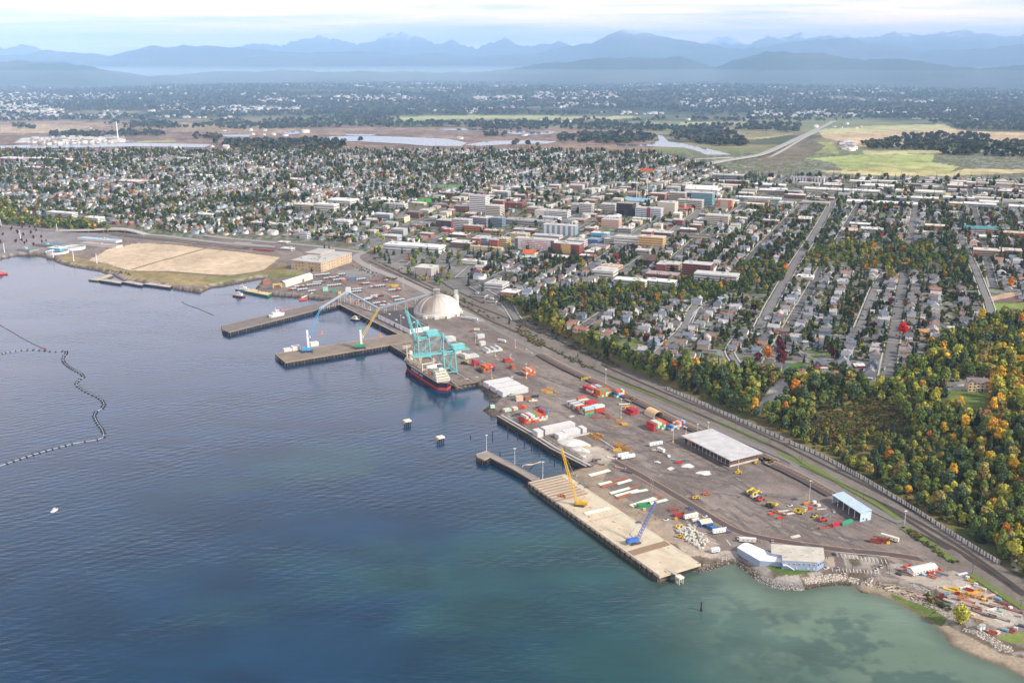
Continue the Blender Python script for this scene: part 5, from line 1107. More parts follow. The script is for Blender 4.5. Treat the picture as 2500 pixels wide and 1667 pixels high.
# ================================================================== LABELS THAT SINGLE OUT: what stands beside which landmark
LAND=[("the white storage dome",'C6',655,1300),("the tan mill block",'C5',1115,330),("the sand lot",'C4',1500,450),("the round tanks",'C4',560,380),("the scarlet maple",'D2',1180,1500),
 ("the purple beech",'D4',1785,500),("the hillside mansion",'D3',1900,550),("the brick hospital",'D1',850,1040),("the white clinic",'D1',470,1150),("the white striped parking garage",'D1',1160,1120),("the gravel landslip",'D4',1740,860),
 ("the striped white tower",'C6',1040,330),("the black glass tower",'D1',290,440),("the white arena roof",'D1',1010,270),("the terracotta hotel",'D1',1245,400),("the red dotted apartments",'C6',1580,690),("the dark red hotel",'C6',1890,720),
 ("the white office terraces",'C6',400,690),("the brick house with lawn",'D4',2150,560),("the white bluff-top house",'D4',1535,580),("the noise wall's far end",'D4',700,790),("the noise wall's gap",'D4',1845,1290),("the noise wall's beach end",'D8',2110,590),
 ("the open warehouse",'D4',1450,1400),("the blue vehicle shed",'D7',1880,560),("the teal roofed flats",'D2',1960,520),("the long orange building",'D2',2250,570),("the tan flats",'D2',2100,730),("the yellow roadside store",'D1',495,70),
 ("the river bridge",'C3',400,1080),("the white silo block",'D1',2040,150),("the soccer field",'C6',530,235),("the school's white roofs",'C6',120,240),("the ball field",'C6',750,100),("the overpass",'C4',850,220),("the far white apartment slab",'C1',1235,1095),
 ("the grassy terraces",'D2',2150,1260),("the street's bluff corner",'D4',600,450),("the crossing street",'D1',1690,1360),("the ravine woods",'D1',800,1250),("the park grove",'D2',1000,780),("the grey roof hall",'D2',890,530),("the long white sheds",'D2',900,260)]
LANDP=[(n,*S(c,x,y)) for n,c,x,y in LAND]
ORD='first second third fourth fifth sixth seventh eighth ninth tenth eleventh twelfth thirteenth fourteenth fifteenth sixteenth seventeenth eighteenth nineteenth twentieth'.split()
_t='twenty thirty forty fifty sixty seventy eighty ninety'.split(); _h='twentieth thirtieth fortieth fiftieth sixtieth seventieth eightieth ninetieth'.split()
for _a,_b in zip(_t,_h): ORD += ([_b] if _a != 'twenty' else [])+[_a+'-' +o_ for o_ in ORD[:9]]
BULK=[]
def bulk(o,desc,cat,group,p): BULK.append((o,desc,cat,group,proj(p[0],p[1],p[2])))
def finish_bulk():
    while len(ORD)< 400: ORD.append('one hundred and ' +ORD[len(ORD)-99])
    by={}
    for o,desc,cat,group,(px,py) in BULK:
        d=sorted(((lx-px)** 2+((ly-py)*1.5)** 2,n,lx,ly) for n,lx,ly in LANDP)[0]; dx,dy=px-d[2],(py-d[3])*1.5
        w=('right of' if dx > 0 else 'left of') if abs(dx)> abs(dy)*1.15 else ('in front of' if dy > 0 else 'behind')
        by.setdefault((desc,w,d[1]),[]).append((d[0],o,cat,group))
    for (desc,w,n),L_ in by.items():
        L_.sort(key=lambda q: q[0])
        for k,(_,o,cat,group) in enumerate(L_):
            tag(o,f"{desc} {w} {n}" if len(L_)== 1 else f"{desc}, {ORD[k]} one {w} {n}",cat,group)

# ================================================================== CITY
E1=Vector((math.cos(CITY),math.sin(CITY),0)); E2=Vector((-math.sin(CITY),math.cos(CITY),0))
FV=lambda pts: [S('FV',*p) for p in pts]
RIVERLINE=FV([(-300,346),(0,346),(500,346),(1250,345),(1500,352),(1620,378),(1700,402),(1900,408),(2352,412),(2700,415)])
COMM=FV([(850,500),(960,462),(1100,440),(1500,418),(1650,395),(1760,408),(2500,415),(2500,474),(1900,472),(1720,478),(1690,505),(1560,545),(1480,565),(1350,592),(1240,585),(1050,560),(880,560),(820,530)])
EXCL={  # places without houses
 'ravine': [S('D1',*p) for p in ((-500,1230),(0,1200),(700,1150),(1340,1060),(1350,950),(1800,950),(1850,1080),(1640,1250),(1400,1300),(800,1330),(400,1420),(0,1440),(-500,1400))],
 'grove': [S('D2',*p) for p in ((250,690),(700,620),(1200,650),(1780,700),(1850,1050),(1500,960),(1150,930),(900,920),(250,880))],
 'hill': FV([(2010,900),(2060,860),(2140,795),(2260,740),(2352,700),(2800,700),(2800,1400),(2352,1330)]),
 'lawn1': [S('D4',*p) for p in ((1800,520),(2060,430),(2260,440),(2260,650),(1800,670))],'lawn2': [S('D4',*p) for p in ((1150,520),(1390,440),(1650,500),(1640,640),(1180,640))],
 'lawn3': [S('D4',*p) for p in ((170,320),(480,310),(500,410),(180,420))],'terr': [S('D2',*p) for p in ((1990,1090),(2352,1090),(2352,1370),(2000,1370))],
 'field1': [S('C6',*p) for p in ((580,80),(910,80),(920,130),(580,130))],'field2': [S('C6',*p) for p in ((440,210),(640,205),(620,255),(450,255))],
 'leftwood': [S('C4',*p) for p in ((-300,-20),(60,-10),(120,60),(350,110),(640,140),(900,190),(900,230),(500,200),(0,165),(-300,150))],
 'depot': [S('C6',*p) for p in ((0,590),(420,600),(760,640),(900,700),(1000,850),(640,1100),(300,920),(0,780))],
 'railzone': [S('C6',*p) for p in ((640,900),(900,850),(1000,1060),(1280,1200),(1420,1380),(1200,1380),(900,1220),(640,1080))]}
TOPPOLY=[(p.x,p.y) for p in CREST]+[(9000,CREST[-1].y),(9000,9000),(-9000,9000),(-9000,CREST[0].y)]
def in_city(x,y):
    z=Hq(x,y); px,py=proj(x,y,z)
    ok=in_poly(x,y,TOPPOLY)& (py > np.interp(px,[p[0] for p in RIVERLINE],[p[1] for p in RIVERLINE]))& (px > -120)& (px < 2620)& (py < 1100)
    for k,pl in EXCL.items(): ok &= ~in_poly(px,py,pl)
    return ok,z,px,py
# street grid
BLK_A,BLK_B=130.0,112.0
def st_pos(k,j): return E2*(k*BLK_A+18)+E1*(j*BLK_B+40)
mb=MB(); marks=MB()
def street(p,q,w):
    n=int((q-p).length/25); pts=[p.lerp(q,i/n) for i in range(n+1)]; X_=np.array([v.x for v in pts]); Y_=np.array([v.y for v in pts]); ok,z,px,py=in_city(X_,Y_)
    i=0
    while i < n:
        if ok[i]:
            j=i
            while j < n and ok[j]: j += 1
            if j-i > 1:
                c=(.105,.10,.10) if w < 12 else (.14,.135,.13)
                ribbon(mb,pts[i:j+1],w,.35,c,step=24)
                if pts[i].y < 2300:
                    for s in (-1,1): ribbon(mb,pts[i:j+1],1.7,.42,(.38,.36,.33),True,s*(w/2+3),24)
            i=j
        i += 1
for k in range(-26,22):
    a=E2*(k*BLK_A+18)+E1*900; street(a,a+E1*3900,12 if k % 4 == 0 else 8)
for j in range(0,44):
    a=E1*(j*BLK_B+40)-E2*2900; street(a,a+E2*6200,7.5)
for spec,w in (([('D1',830,1560),('D1',960,1380),('D1',1010,1320)],9),([('D4',960,0),('D4',860,220),('D4',700,360),('D4',590,430),('D4',620,480),('D4',690,490)],9),([('D4',1410,240),('D4',1300,400),('D4',1300,450),('D4',1370,560),('D4',1450,610)],6),([('D2',1735,560),('D2',1800,720),('D2',1880,880),('D2',1950,1060),('D2',2020,1250),('D2',2040,1350)],9),
    ([('D2',760,1500),('D2',850,1280),('D2',940,1040),('D2',1050,900)],10),([('D1',1590,1568),('D1',1700,1340),('D1',1850,1080),('D1',1980,870),('D1',2100,700),('D1',2300,340)],12),([('D1',600,810),('D1',830,600),('D1',1050,430)],17),([('D1',160,1110),('D1',330,1000),('D1',600,810)],13),([('D1',1400,740),('D1',1540,560),('D1',1650,450)],11),([('C6',1470,1110),('C6',1640,980),('C6',1800,860)],11),([('C6',880,980),('C6',1080,800),('C6',1380,650)],15),([('C6',410,850),('C6',560,730),('C6',770,650)],13),([('C6',1010,1060),('C6',1230,1190),('C6',1330,1230),('C6',1420,1380)],10)):
    l=smooth(chain(spec),1); ribbon(mb,l,w,.6,(.17,.16,.155))
    for s in (-1,1): ribbon(mb,l,1.6,.62,(.42,.40,.37),True,s*(w/2+2.6))
tag(mb.build('street','mixed'),kind='structure')

# ---- buildings one can tell apart
FOOT=[]     # (x, y, radius) already built on
def B(name,label,cat,c,x0,x1,yb,yt,dep,wall,roof=(.44,.43,.42),gab=0,win=6,winc=(.06,.07,.09),rz=None,group=None):
    p=G(c,(x0+x1)/2,yb); k=mpp(c,(x0+x1)/2,yb,p.z); h=max(3.5,(yb-yt)*k/.97-dep*.0)
    t,Wd=block(name,label,cat,c,x0,x1,yb,h,dep,wall,roof,rz,gab,win=win,winmat=winc,group=group)
    n=E1 if rz is None else Vector((-math.sin(rz),math.cos(rz),0)); q=p+n*dep/2; FOOT.append((q.x,q.y,max(Wd,dep)*.62)); return t,Wd,h
WH,CRM,GRY,BRK,TAN,DRK=(.66,.66,.65),(.58,.52,.42),(.40,.41,.43),(.24,.095,.075),(.46,.36,.26),(.05,.05,.06)
t,Wd,h=B('office_tower','white downtown tower banded with dark window stripes','office tower','C6',962,1120,352,195,24,WH,(.35,.35,.35),win=9,winc=(.03,.04,.05))
B('office_block','cream midrise beside the striped white tower','office block','C6',1115,1258,402,290,26,CRM,win=7)
B('parking_garage','long grey open parking garage of dark decks downtown','parking garage','C6',1285,1740,472,430,36,(.36,.35,.34),(.30,.29,.29),win=4,winc=(.03,.03,.035))
t,Wd,h=B('apartment_block','pale grey apartments with orange corner panels','apartment block','C6',795,962,520,420,20,(.52,.50,.50),win=6)
MB().bx(-Wd/2-.1,-Wd/2+3,-.2,5,0,h-1).build('corner_panel','paint',(.50,.14,.06),t)
B('apartment_block','slate grey apartments joined behind the orange brick building','apartment block','C6',965,1130,492,402,20,(.30,.30,.33),win=6)
B('brick_building','bright orange brick building with window rows','building','C6',900,1082,532,478,16,(.52,.17,.07),win=3)
B('office_block','slate blue block with rounded shoulder downtown','office block','C6',1168,1280,492,405,20,(.20,.27,.33),(.22,.28,.33))
B('brick_building','dark maroon brick hall with pale roof','building','C6',640,790,490,428,34,(.14,.06,.06),(.38,.40,.38),win=3)
B('brick_building','red brick block in front of the striped white tower','building','C6',820,955,347,290,26,(.25,.09,.075),win=3)
B('brick_building','purple brick hall behind the cream midrise','building','C6',1305,1470,312,262,32,(.19,.065,.075),(.22,.10,.10),win=0)
B('brick_building','salmon brick block beside the white drum theatre','building','C6',1510,1640,366,305,24,(.40,.25,.19),win=2)
B('theatre','plain white windowless theatre with curved corner','theatre','C6',1588,1738,387,335,30,(.62,.60,.55),win=0)
B('office_block','white stepped office with long window bands','office block','C6',1720,1900,402,340,24,WH,win=4)
B('store','low white store in front of the stepped office','store','C6',1605,1812,440,398,22,(.62,.62,.6),win=2)
B('office_block','cream ribbed tower downtown','office tower','C6',2015,2132,366,272,20,(.55,.50,.45),win=8)
B('office_block','lower cream block attached to the ribbed tower','office block','C6',1935,2015,352,275,22,(.57,.52,.46),win=7)
B('office_block','cream block with square window grid','office block','C6',2220,2355,340,274,26,(.58,.53,.48),win=6)
t,Wd,h=B('apartment_block','blue grey apartments with pale vertical bays','apartment block','C6',1665,1968,570,475,22,(.22,.28,.34),win=0)
for k in range(6): MB().bx(-2.6,2.6,-.5,.1,1,h-.5).build('bay','paint',(.58,.58,.58),t,(-Wd/2+6+k*(Wd-12)/5,0,0))
B('brick_building','mustard brick theatre beside a red wall','building','C6',1350,1505,592,555,24,(.50,.36,.15),win=0)
B('brick_building','long red brick hall behind the mustard theatre','building','C6',1380,1572,546,515,24,(.30,.075,.06),win=2)
t,Wd,h=B('apartment_block','long white apartments dotted with red balconies','apartment block','C6',1395,1772,712,608,20,(.64,.62,.60),win=0)
bm_=MB().bx(-.9,.9,-.5,.1,0,1.9).mesh('balcony'); wm_=MB().bx(-.7,.7,-.14,.1,0,1.6).mesh('window')
for f in range(5):
    for k in range(9): link('balcony',bm_,'paint',(.55,.06,.04),t,(-Wd*.32+k*Wd*.075,0,3+f*(h-4)/5)) if (k+f)% 4 else None
    for k in range(9): link('window',wm_,'glass_dark',(.06,.07,.09),t,(-Wd*.32+(k+.5)*Wd*.075,0,3.2+f*(h-4)/5))
for s in (-1,1): MB().bx(-3.5,3.5,-.3,.1,0,h-.5).build('corner_panel','paint',(.13,.13,.16),t,(s*(Wd/2-4),0,0))
B('apartment_block','cream apartments rising behind the red dotted ones','apartment block','C6',1565,1822,606,572,22,(.62,.59,.54),win=3)
t,Wd,h=B('hotel','dark red brick hotel with golden centre bay','hotel','C6',1770,2012,755,652,26,(.30,.07,.055),win=7,winc=(.10,.07,.06))
MB().bx(-Wd*.22,Wd*.16,-.35,.1,2,h-.5).build('centre_bay','paint',(.52,.33,.14),t)
B('apartment_block','white apartments with red trim behind the dark red hotel','apartment block','C6',1890,2058,690,618,22,(.60,.57,.56),win=5)
for k,(x0,x1,yb,yt,cc,lab) in enumerate(((985,1065,672,600,(.45,.07,.06),'red'),(1065,1135,672,598,(.26,.42,.50),'sky blue'),(1150,1235,690,612,(.46,.10,.06),'crimson'),(1232,1322,690,602,(.60,.45,.20),'yellow'))):
    B('apartment_block',f'{lab} bay of the colourful courtyard apartments','apartment block','C6',x0,x1,yb,yt,22,cc,win=5)
B('brick_building','low brown brick block with white roof beside the colourful apartments','building','C6',780,970,690,640,30,(.22,.12,.09),(.56,.54,.52),win=2)
B('retaining_podium','long cream podium wall below the colourful apartments','podium','C6',935,1272,712,680,10,(.58,.46,.28),(.50,.42,.30),win=0)
B('office_block','white office terrace nearest the sea road','office block','C6',360,676,738,678,32,(.68,.68,.68),(.60,.60,.60),win=2)
B('office_block','white long office wing facing the conifers','office block','C6',135,372,715,662,36,(.66,.66,.66),(.60,.60,.60),win=2)
B('office_block','white upper office wing behind the terrace','office block','C6',268,436,652,618,26,(.68,.68,.68),(.60,.60,.60),win=1)
B('store','bright red fronted store downtown','store','C6',715,785,540,512,16,(.55,.05,.06),win=0); B('store','long red and white shop row','store','C6',1100,1265,546,522,14,(.50,.12,.10),(.55,.53,.52),win=1)
B('store','white shop with bright blue awning band','store','C6',2125,2278,586,548,20,(.10,.36,.60),(.55,.55,.53),win=1); B('store','royal blue low workshop','store','C6',2092,2192,642,610,24,(.09,.16,.40),(.20,.27,.36),win=0)
B('store','low brick and white shop with red sign wall','store','C6',1715,1900,815,778,24,(.38,.09,.07),(.55,.53,.50),win=1); B('store','long white roofed shop below the red dotted apartments','store','C6',1480,1635,812,784,22,(.55,.53,.49),win=1)
B('diner','orange red gabled hall near the apartments','hall','C6',1472,1585,765,738,18,(.60,.50,.33),(.55,.12,.05),gab=5,win=0)
B('workshop','grey concrete cube beside the railway curve','workshop','C6',432,602,965,880,30,(.38,.35,.33),(.52,.48,.45),win=1); B('office_block','white two storey office with dark window bands near the rails','office block','C6',1108,1282,1088,1035,28,(.62,.60,.57),win=2)
B('workshop','white roofed workshop with brick end beside the rails','workshop','C6',1262,1405,1165,1115,24,(.40,.19,.14),(.62,.60,.56),win=1); B('workshop','long pale shed with dark roof beside the track, inland end','workshop','C6',982,1112,1170,1140,14,(.52,.45,.38),(.10,.10,.12),win=1); B('workshop','long pale shed with dark roof beside the track, port end','workshop','C6',1110,1218,1222,1190,14,(.54,.47,.39),(.10,.10,.12),win=1)
B('workshop','long white shed below the railway curve','workshop','C6',885,1110,860,815,14,(.58,.56,.50),(.58,.56,.52),win=1); B('house_block','blue trimmed maroon roofed building by the rail yard','building','C6',992,1110,945,915,14,(.22,.27,.42),(.16,.06,.07),win=1)
B('apartment_block','white apartments with dark vertical bays near the school','apartment block','C6',140,345,322,268,20,(.60,.58,.54),win=3); B('school','long white flat roofed school','school','C6',-20,198,262,228,50,(.64,.62,.58),(.66,.65,.62),win=1)
B('office_block','modern cream office with deep eaves','office block','C6',2135,2335,972,912,30,(.62,.58,.50),win=2); B('office_block','tan flat roofed office behind the cream modern one','office block','C6',2212,2390,905,870,26,(.46,.30,.20),(.50,.36,.27),win=1)
B('apartment_block','dark grey apartment villa above the railway','apartment block','C6',1285,1390,985,925,16,(.30,.28,.28),(.10,.10,.11),win=3)
# right of the centre
B('office_tower','black glass tower with tan rooftop box','office tower','D1',215,362,500,385,30,(.035,.035,.045),(.30,.24,.17),win=8,winc=(.02,.02,.025))
t,Wd,h=B('apartment_block','white zigzag fronted apartments with dark red core','apartment block','D1',400,632,515,430,22,(.56,.57,.60),win=5,winc=(.10,.13,.20)); MB().bx(-3,5,-.5,1,0,h+1.5).build('stair_core','paint',(.22,.06,.07),t)
B('courthouse','tan courthouse block with tall window strip','courthouse','D1',610,765,490,378,34,(.52,.46,.37),win=0); B('office_block','tan brown office behind the courthouse','office block','D1',715,862,366,282,24,(.40,.34,.26),win=5); B('office_block','beige office with rows of windows beside the red tiled hall','office block','D1',805,1022,432,352,24,(.52,.47,.39),win=5)
B('office_tower','teal glass office block','office tower','D1',935,1122,395,285,30,(.22,.36,.42),win=8,winc=(.07,.14,.18)); B('office_block','dark rooftop block behind the teal glass office','office block','D1',860,936,335,280,22,(.07,.075,.10),win=0)
t,Wd,h=B('arena','huge white low domed arena roof','arena','D1',872,1165,278,248,70,(.50,.47,.44),(.66,.65,.61),win=0); MB().gable(-Wd*.47,Wd*.47,3,66,h+.6,7,0).build('raised_roof','paint',(.70,.69,.65),t)
B('sports_hall','blue and grey curved roof hall with mast poles','hall','D1',285,510,385,358,50,(.40,.42,.44),(.22,.36,.46),gab=5,win=0)
t,Wd,h=B('hotel','terracotta hotel block with grey centre panel','hotel','D1',1180,1308,436,350,22,(.52,.17,.10),(.52,.48,.45),win=0); MB().bx(-Wd*.28,Wd*.25,-.3,.1,1,h-2).build('centre_panel','paint',(.40,.37,.30),t)
B('apartment_block','cream apartment slab with many windows beside the avenue','apartment block','D1',1072,1272,590,500,28,(.60,.54,.44),win=5)
t,Wd,h=B('mission_hall','cream mission style hall with red tiled roof and tower','hall','D1',765,932,462,432,18,(.62,.56,.46),(.48,.11,.07),gab=4,win=2); MB().bx(2,6,4,8,0,20).build('bell_tower','paint',(.60,.54,.44),t)
B('hospital','dark red brick hospital main block of window rows','hospital','D1',850,1102,1072,965,26,(.20,.075,.065),(.46,.44,.43),win=6,winc=(.04,.03,.035)); B('hospital_wing','tan brick hospital wing between red blocks','hospital wing','D1',680,800,1035,965,28,(.46,.33,.21),win=4,winc=(.05,.04,.04)); B('hospital_wing','dark red hospital wing at the car park end','hospital wing','D1',592,682,1038,965,30,(.22,.08,.07),win=0); B('hospital_wing','low red brick hospital annex behind the white clinic','hospital wing','D1',500,780,1110,1062,26,(.24,.09,.08),(.34,.26,.25),win=2)
t,Wd,h=B('parking_garage','white striped parking garage beside the ravine woods','parking garage','D1',965,1345,1160,1065,26,(.62,.61,.60),(.46,.45,.44),win=5,winc=(.05,.05,.055))
B('clinic','long white clinic with teal glass corner','clinic','D1',190,480,1190,1118,22,(.58,.58,.50),(.62,.62,.58),win=3,winc=(.06,.16,.17)); B('clinic','white clinic half with brick foot','clinic','D1',480,755,1192,1128,22,(.54,.55,.50),(.64,.64,.62),win=3)
B('brick_building','red and white striped brick building downtown','building','D1',70,232,612,540,24,(.44,.22,.17),win=4,winc=(.55,.50,.45)); B('brick_building','plain dark brick cube by the avenue','building','D1',750,842,590,540,22,(.26,.10,.085),win=2)
B('parking_garage','white parking garage joined to yellow condominiums','parking garage','D1',195,432,780,705,24,(.60,.58,.55),win=3,winc=(.12,.12,.12)); B('apartment_block','yellow and red corner condominiums','apartment block','D1',430,652,790,705,24,(.60,.44,.20),(.52,.45,.36),win=4,winc=(.25,.08,.06)); B('office_block','small cream block beside the white parking garage','office block','D1',98,192,772,722,18,(.58,.54,.44),win=3)
B('store','long cream store with dark flat roof along the avenue','store','D1',835,1152,722,690,30,(.52,.45,.36),(.13,.12,.12),win=1); B('store','low store with bright yellow fascia','store','D1',1178,1388,700,682,16,(.58,.42,.06),(.24,.22,.22),win=0)
B('apartment_block','red brick garden apartments with white bands','apartment block','D1',1592,1756,582,545,18,(.34,.13,.10),win=3); B('church','dark brown steep roofed church','church','D1',470,585,972,925,22,(.09,.065,.06),(.12,.085,.075),gab=9,win=0)
B('store','yellow roadside store with red roof','store','D1',440,558,92,66,20,(.62,.42,.06),(.50,.08,.06),gab=5,win=0); B('stadium_deck','long grey deck building with orange end','parking garage','D1',1140,1420,150,112,40,(.26,.25,.25),(.40,.40,.38),win=2)
t,Wd,h=B('silo_block','white block of tall dark ribbed bays by the river','silo block','D1',1900,2182,186,135,24,(.62,.60,.57),(.24,.26,.32),win=0)
for k in range(11): MB().bx(-1.1,1.1,-.2,.1,2,h-1).build('bay','paint',(.10,.10,.13),t,(-Wd/2+4+k*(Wd-8)/10,0,0))
B('warehouse','long pale teal warehouse beside the bridge ramp','warehouse','D1',1370,1762,352,328,26,(.36,.45,.47),(.62,.62,.60),win=1)
for k,(c,x0,x1,yb,yt,dep,wall,roof,lab) in enumerate((
 ('D1',1545,1810,228,205,40,(.46,.43,.36),(.62,.61,.58),'long white roofed warehouse with beige walls'),('D1',1580,1725,280,255,36,(.42,.35,.30),(.62,.59,.54),'white roofed block behind the station'),('D1',1740,1952,305,265,24,(.30,.22,.19),(.34,.34,.37),'brick station hall with arched front'),('D1',2025,2345,282,245,36,(.50,.47,.40),(.66,.65,.60),'very long white warehouse lined with small trees'),
 ('D2',795,1082,112,95,50,(.60,.60,.57),(.68,.68,.65),'long white warehouse beside the viaduct'),('D2',1150,1562,172,150,44,(.52,.50,.44),(.60,.58,.50),'long cream roofed shed under the viaduct'),('D2',640,945,160,142,36,(.55,.54,.50),(.63,.62,.58),'long low white shed with palm-like trees'),('D2',690,1282,282,258,40,(.55,.50,.46),(.68,.67,.64),'longest white flat roofed sheds'),
 ('D2',1030,1208,240,208,40,(.32,.32,.34),(.45,.45,.44),'grey steel shed'),('D2',1210,1508,240,212,34,(.58,.58,.55),(.68,.67,.63),'white factory roof beside the grey shed'),('D2',1640,1752,308,262,24,(.60,.50,.22),(.66,.63,.56),'white box building with yellow base'),('D2',1800,2062,302,272,36,(.42,.42,.44),(.60,.60,.58),'pale wide warehouse'),('D2',1940,2100,275,250,34,(.5,.47,.5),(.64,.63,.60),'white roof of the end warehouse'),('D2',2225,2400,330,295,36,(.52,.48,.46),(.64,.62,.6),'white depot beside the wide road'),('D2',2240,2420,262,240,36,(.50,.45,.4),(.66,.62,.55),'cream depot beyond the wide road'),
 ('D2',795,930,560,508,26,(.56,.52,.42),(.60,.58,.53),'cream grooved hall'),('D2',930,992,565,520,30,(.30,.33,.38),(.50,.52,.53),'grey roofed hall annex'),('D2',1415,1578,518,478,24,(.54,.28,.13),(.62,.50,.42),'orange tan apartment block'),('D2',1315,1462,568,540,20,(.56,.46,.33),(.48,.42,.36),'low cream flats with flat roof'),
 ('D2',1805,2128,545,505,26,(.56,.47,.40),(.08,.24,.25),'teal roofed long flats with dormers'),('D2',2150,2500,602,552,26,(.58,.19,.06),(.52,.40,.33),'long orange building'),('D2',1945,2212,620,590,26,(.44,.42,.34),(.58,.58,.53),'low pale flats beside the long orange building'),('D2',1885,2130,775,715,26,(.46,.33,.22),(.54,.46,.40),'tan brick flats, street end'),('D2',2130,2310,770,715,26,(.50,.36,.25),(.50,.45,.40),'tan brick flats, inner end'),
 ('D2',690,862,492,460,20,(.60,.58,.54),(.66,.65,.62),'white flat roofed apartments'),('D2',612,742,560,520,20,(.54,.44,.38),(.56,.40,.33),'gabled townhouse row in cream and rust'),('D2',180,322,1005,968,20,(.60,.57,.50),(.66,.63,.57),'white flat roofed bungalow hall'),('D2',195,305,460,412,22,(.58,.54,.46),(.62,.59,.53),'cream three storey flats'),('D1',1350,1450,482,460,22,(.50,.49,.45),(.60,.59,.55),'pale low motel wing'),('D1',1450,1562,482,452,22,(.42,.35,.31),(.60,.58,.54),'white roofed motel wing'),('D1',1955,2072,570,520,22,(.54,.50,.46),(.62,.60,.55),'pale walk-up flats'),('D1',985,1075,575,535,30,(.5,.5,.48),(.62,.62,.6),'white roofed store by the avenue'),('D1',1290,1450,545,520,18,(.52,.48,.42),(.62,.60,.56),'long white bungalow row'),('D1',230,352,660,620,26,(.36,.34,.33),(.54,.53,.50),'grey hall with pale roof'),
 ('D1',560,730,700,662,26,(.13,.11,.11),(.48,.44,.42),'black and red low shop'),('D1',395,525,880,830,18,(.42,.36,.33),(.50,.47,.44),'two storey clinic with flat roof'),('D1',0,180,1075,1020,28,(.58,.56,.50),(.60,.58,.55),'white two storey office by the hospital road'),('D1',60,225,1035,985,24,(.46,.28,.19),(.52,.36,.27),'orange tan office by the hospital road'),
 ('C1',300,515,1492,1455,18,(.62,.62,.62),(.62,.61,.6),'white terrace flats above the bluff wood, left pair'),('C1',560,682,1524,1490,22,(.66,.64,.58),(.66,.65,.62),'white slab flats standing at the bluff edge'),('C1',1180,1292,1112,1082,24,(.66,.64,.60),(.55,.55,.55),'white apartment slab high in the north town'),('C1',420,500,1452,1430,18,(.6,.6,.6),(.6,.6,.6),'pale flats behind the terrace'),('C1',-40,130,1110,1085,60,(.45,.36,.4),(.6,.55,.55),'big pale store roof at the town edge'),('C1',160,320,1105,1085,50,(.42,.32,.34),(.62,.56,.56),'pink grey store roof at the town edge'),('C1',350,500,1110,1092,50,(.44,.38,.4),(.64,.6,.58),'white mall roof'),('C1',510,600,1112,1095,46,(.30,.15,.13),(.45,.3,.3),'brick red mall block'),('C1',130,360,1165,1148,40,(.48,.30,.32),(.6,.46,.46),'pink school roof'),('C1',780,950,1262,1240,40,(.42,.25,.25),(.62,.5,.47),'pink brick school'),('C1',1260,1420,1218,1200,36,(.5,.46,.42),(.66,.63,.58),'white church roofs'),
 ('C1',1920,2070,1245,1228,40,(.36,.2,.2),(.55,.48,.47),'long flat roofed school hall'),('C1',2000,2140,1440,1400,24,(.52,.42,.36),(.62,.58,.53),'cream hall with pale roof'),('C1',2140,2290,1450,1400,24,(.60,.58,.53),(.62,.60,.57),'white classical hall'),('C1',2230,2400,1410,1372,44,(.62,.61,.57),(.64,.63,.6),'white long hall beside the school'),('C1',1440,1560,1478,1452,18,(.6,.6,.58),(.62,.62,.6),'white flats by the north slope'),('C1',1320,1450,1492,1465,18,(.58,.57,.55),(.62,.61,.58),'pale terrace by the north slope'),('C1',2285,2390,1560,1510,18,(.66,.66,.65),(.6,.6,.6),'white stepped condominium'),('C4',2040,2200,190,150,20,(.5,.46,.42),(.5,.48,.46),'beige flats above the sea road'),('C4',2160,2330,190,160,20,(.58,.56,.52),(.55,.53,.5),'long white flats above the sea road'),('C5',905,985,95,45,16,(.62,.62,.62),(.24,.27,.33),'white tall house beside conifers'),('C5',1060,1140,88,58,14,(.55,.3,.15),(.45,.17,.09),'terracotta roofed flats near the slope'),('C5',1145,1250,98,58,16,(.6,.53,.42),(.4,.24,.18),'cream villa flats near the slope'),
 ('C5',690,790,140,125,14,(.5,.48,.45),(.6,.58,.55),'small depot beside the sea road'),('C5',718,832,205,185,14,(.46,.44,.42),(.58,.55,.52),'low white depot by the rail cars'))):
    nm='warehouse' if any(w in lab for w in ('warehouse','shed','depot','factory')) else ('flats' if 'flats' in lab or 'apartment' in lab else 'hall_building')
    B(nm,lab if len(lab.split())> 3 else lab+' in the town','warehouse' if nm == 'warehouse' else ('flats' if nm == 'flats' else 'building'),c,x0,x1,yb,yt,dep,wall,roof,win=2 if nm == 'warehouse' else 3,gab=3.5 if 'gabled' in lab or 'teal roofed' in lab else 0)
for x in (408,508):
    p=G('D1',x,330); o=MB().cyl((0,0,0),(0,0,52),.9,.5,8).build('mast','paint',(.66,.66,.66),loc=p); tag(o,'tall white mast pole rising beside the blue roof hall, ' +('black tower side' if x < 450 else 'courthouse side'),'mast')

# ---- ordinary flat roofed blocks of downtown and the river strip
rc_=random.Random(4); nfree=0
def free(x,y,r):
    for fx,fy,fr in FOOT:
        if (fx-x)** 2+(fy-y)** 2 < (fr+r)** 2: return False
    return True
lots=[]
for k in range(-30,26):
    for j in range(0,44):
        for u in (.25,.75):
            for v_ in (.16,.39,.62,.86):
                p=E2*((k+u)*BLK_A+18)+E1*((j+v_)*BLK_B+40); lots.append(p)
LX=np.array([p.x for p in lots]); LY=np.array([p.y for p in lots]); ok,lz,lpx,lpy=in_city(LX,LY); ok &= in_poly(lpx,lpy,COMM)
sel=[i for i in np.argsort(LY) if ok[i]]
WCOL=[((.56,.53,.47),'pale'),((.46,.40,.33),'beige'),((.25,.11,.09),'brick'),((.36,.36,.37),'grey'),((.50,.38,.27),'tan'),((.20,.085,.075),'maroon'),((.30,.12,.09),'brick'),((.42,.30,.21),'tan'),((.33,.38,.42),'bluish'),((.58,.50,.36),'cream')]
RCOL=[((.62,.61,.58),'white'),((.45,.44,.43),'grey'),((.33,.32,.31),'slate'),((.54,.49,.42),'tan'),((.20,.19,.19),'black')]
ncom=0
